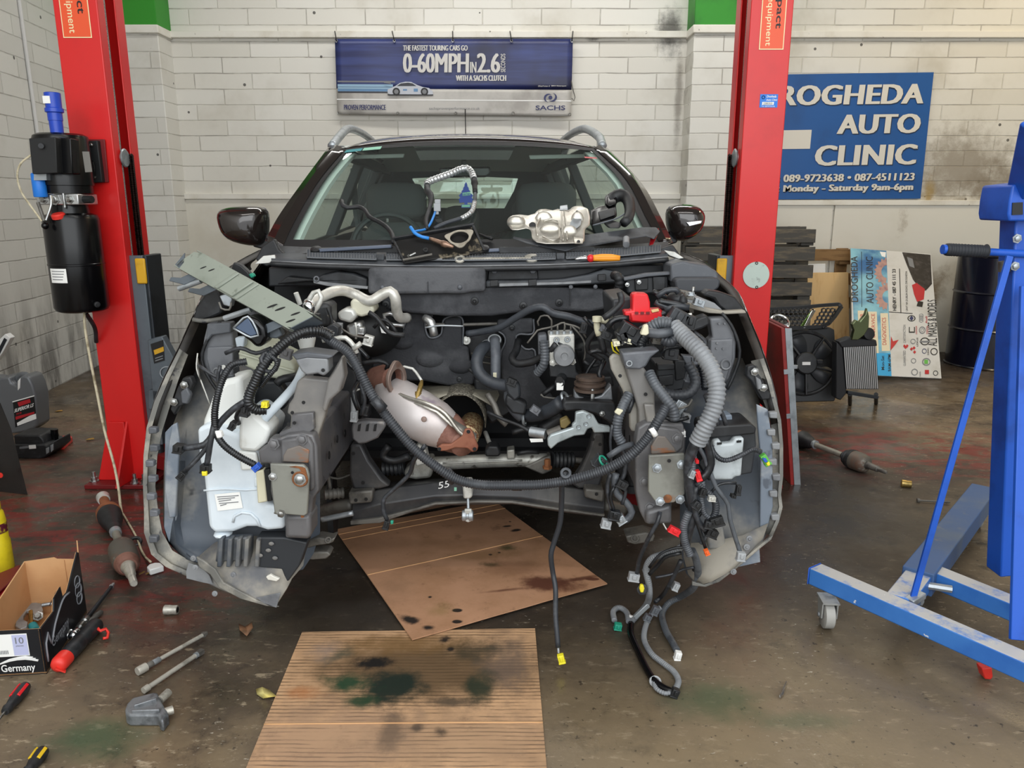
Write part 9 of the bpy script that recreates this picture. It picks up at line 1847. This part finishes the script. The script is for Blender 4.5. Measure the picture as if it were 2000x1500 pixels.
# ------------------------------------------------------------------ small clutter of the open bay
for rows in ([(703,660),(742,656),(758,651),(784,644),(791,633),(795,609)], [(829,610),(832,647),(841,660),(861,653),(868,623),(902,621),(904,674)], [(971,646),(984,655),(987,668),(979,686),(977,700)], [(1042,623),(1041,651),(1014,653),(1008,662),(1026,682),(1044,684),(1046,722)]):
    make('insulation_rim', B().tube([W(x, y, 2.70 if x > 950 else 2.735) for x, y in rows], 0.0035, 6, step=0.01), 'grey_plastic', car, sharp=180)
WIRES = """rubber .006 2.2|455,560 470,575 500,590 520,610 530,640
loom_black .007 2.1|505,600 540,612 575,628 600,640
loom_tape .006 2.08|440,690 470,680 500,690 530,680
rubber .009 2.2|560,770 585,760 610,745
loom_black .006 2.05|470,790 480,810 500,815 515,800
dirty_metal .003 2.3|640,615 665,640 690,655 720,660
loom_black .007 2.35|640,640 670,660 700,680 720,700
loom_tape .006 2.3|690,700 700,740 712,780 706,810
rubber .008 2.4|720,610 735,620 760,650 790,655
rubber .006 2.45|730,640 745,625 760,630 775,650
galv .003 2.5|830,640 860,636 905,637
dirty_metal .004 2.68|920,690 940,695 965,700
dirty_metal .004 2.68|920,705 945,708 970,712
rubber .007 2.66|915,720 935,735 950,745
rubber .009 2.46|1060,770 1075,760 1085,752
dirty_metal .0035 2.46|1056,770 1062,775 1090,778 1118,772
rubber .006 2.42|1140,705 1155,715 1170,712
loom_black .006 2.38|1140,620 1160,640 1180,650 1190,665
loom_black .007 2.3|1150,690 1165,685 1185,690 1200,705
loom_tape .006 2.25|1195,600 1215,612 1230,640 1240,650
loom_black .008 2.2|1275,570 1295,578 1310,590 1320,612
loom_dusty .009 2.16|1340,610 1330,625 1312,632
loom_black .006 2.1|1290,640 1270,632 1250,640 1240,652
loom_tape .007 2.1|1355,650 1375,665 1378,690
loom_black .006 2.08|1245,700 1238,690 1245,672
loom_mid .007 2.05|1300,770 1322,790 1340,800
dirty_metal .003 2.0|1320,800 1345,792 1352,780
loom_black .006 2.0|1300,815 1320,822 1345,815
loom_tape .006 1.95|1345,905 1330,930 1335,965 1345,990
loom_black .006 1.93|1370,1000 1352,1020 1340,1010
loom_mid .005 1.92|1386,1030 1378,1050 1368,1062
loom_tape .005 1.98|1215,940 1222,960 1215,985
loom_black .005 1.98|1200,950 1192,970 1200,1000
rubber .010 2.5|1000,845 1025,838 1050,835
rubber .008 2.55|770,905 790,890 815,885
dirty_metal .004 2.5|640,930 660,935 690,925
loom_tape .005 1.95|430,715 425,740 432,765
white_metal .002 2.1|386,690 384,720 395,750 410,790"""
for ln in WIRES.splitlines():
    h, q = ln.split('|'); m, r, Y = h.split(); tb('bay_wire', [tuple(float(c) for c in p.split(',')) for p in q.split()], float(r), m, Y=float(Y))
BITS = """500,605,2.15,.03,.03,grey_plastic,.4|520,625,2.12,.03,.02,trim_black,.5|553,650,2.1,.03,.03,dirty_metal,.6|575,635,2.1,.02,.03,galv,.2|560,690,2.1,.03,.025,rail_plate,.3|618,622,2.25,.02,.03,trim_black,.1|640,655,2.12,.025,.03,battery_box,.2|662,640,2.4,.02,.03,mid_plastic,.1|720,664,2.4,.03,.03,white_metal,.3|706,645,2.42,.02,.02,alu,.1|692,812,2.3,.02,.03,connector_grey,.1|712,800,2.33,.025,.03,trim_black,.2|1000,745,2.45,.03,.02,trim_black,.4|1046,800,2.4,.03,.02,grey_plastic,.6|1140,640,2.42,.02,.03,trim_black,.2|1165,745,2.4,.03,.02,dirty_metal,.1|1178,640,2.3,.02,.02,grey_plastic,.4|1185,655,2.2,.03,.02,trim_black,.4|1240,665,2.1,.03,.03,battery_box,.2|1268,668,2.08,.03,.02,trim_black,.1|1300,616,2.14,.03,.02,rubber,.3|1340,575,2.2,.04,.02,dirty_metal,.2|1365,590,2.2,.03,.02,galv,.3|1310,690,2.12,.04,.03,trim_black,.1|1350,735,2.1,.03,.03,grey_plastic,.2|1325,795,2.05,.03,.04,galv,.5|1340,815,2.03,.02,.02,mid_plastic,.2|1330,845,2.0,.02,.015,white,.0|1215,945,1.98,.03,.02,trim_black,.5|1200,1005,1.98,.03,.025,loom_black,.2|1372,960,1.89,.016,.02,matte_black,.3|1360,985,1.89,.02,.02,trim_black,.6|1390,1040,1.9,.03,.02,matte_black,.4|480,800,1.96,.02,.03,trim_black,.2|455,830,1.95,.015,.02,matte_black,.5"""
for it in BITS.split('|'):
    x, y, Y, w, h, m, a = it.split(','); conn((float(x), float(y)), float(Y), float(w), float(h), 0.025, m, car, float(a), name='bay_connector')
bolts([(700,562),(640,566),(735,610)], 2.66, 0.006, 'grey_plastic'); bolts([(1115,560),(1163,560)], 2.65, 0.005, 'grey_plastic')
# oddments by the near wall and the shafts
make('rubber_ring', B().ring(G(264,1058,0.008), V(0.2,-0.5,1), 0.019, 0.007, 22, 8), 'rubber', label='small black rubber ring on the floor touching the rusty drive shaft', cat='ring')
pb = thing('plastic_rail', 'white plastic rail with a dark channel leaning on the brick wall above the oil can', 'rail', W(2, 700, 4.6))
make('rail_body', B().slab([(-30,735),(-30,690),(10,652),(20,660),(4,690)], 4.6, 0.05), 'white', pb, bev=0.004); make('rail_channel', B().slab([(-24,722),(8,660),(13,664),(-14,718)], 4.595, 0.006), 'dark_steel', pb)
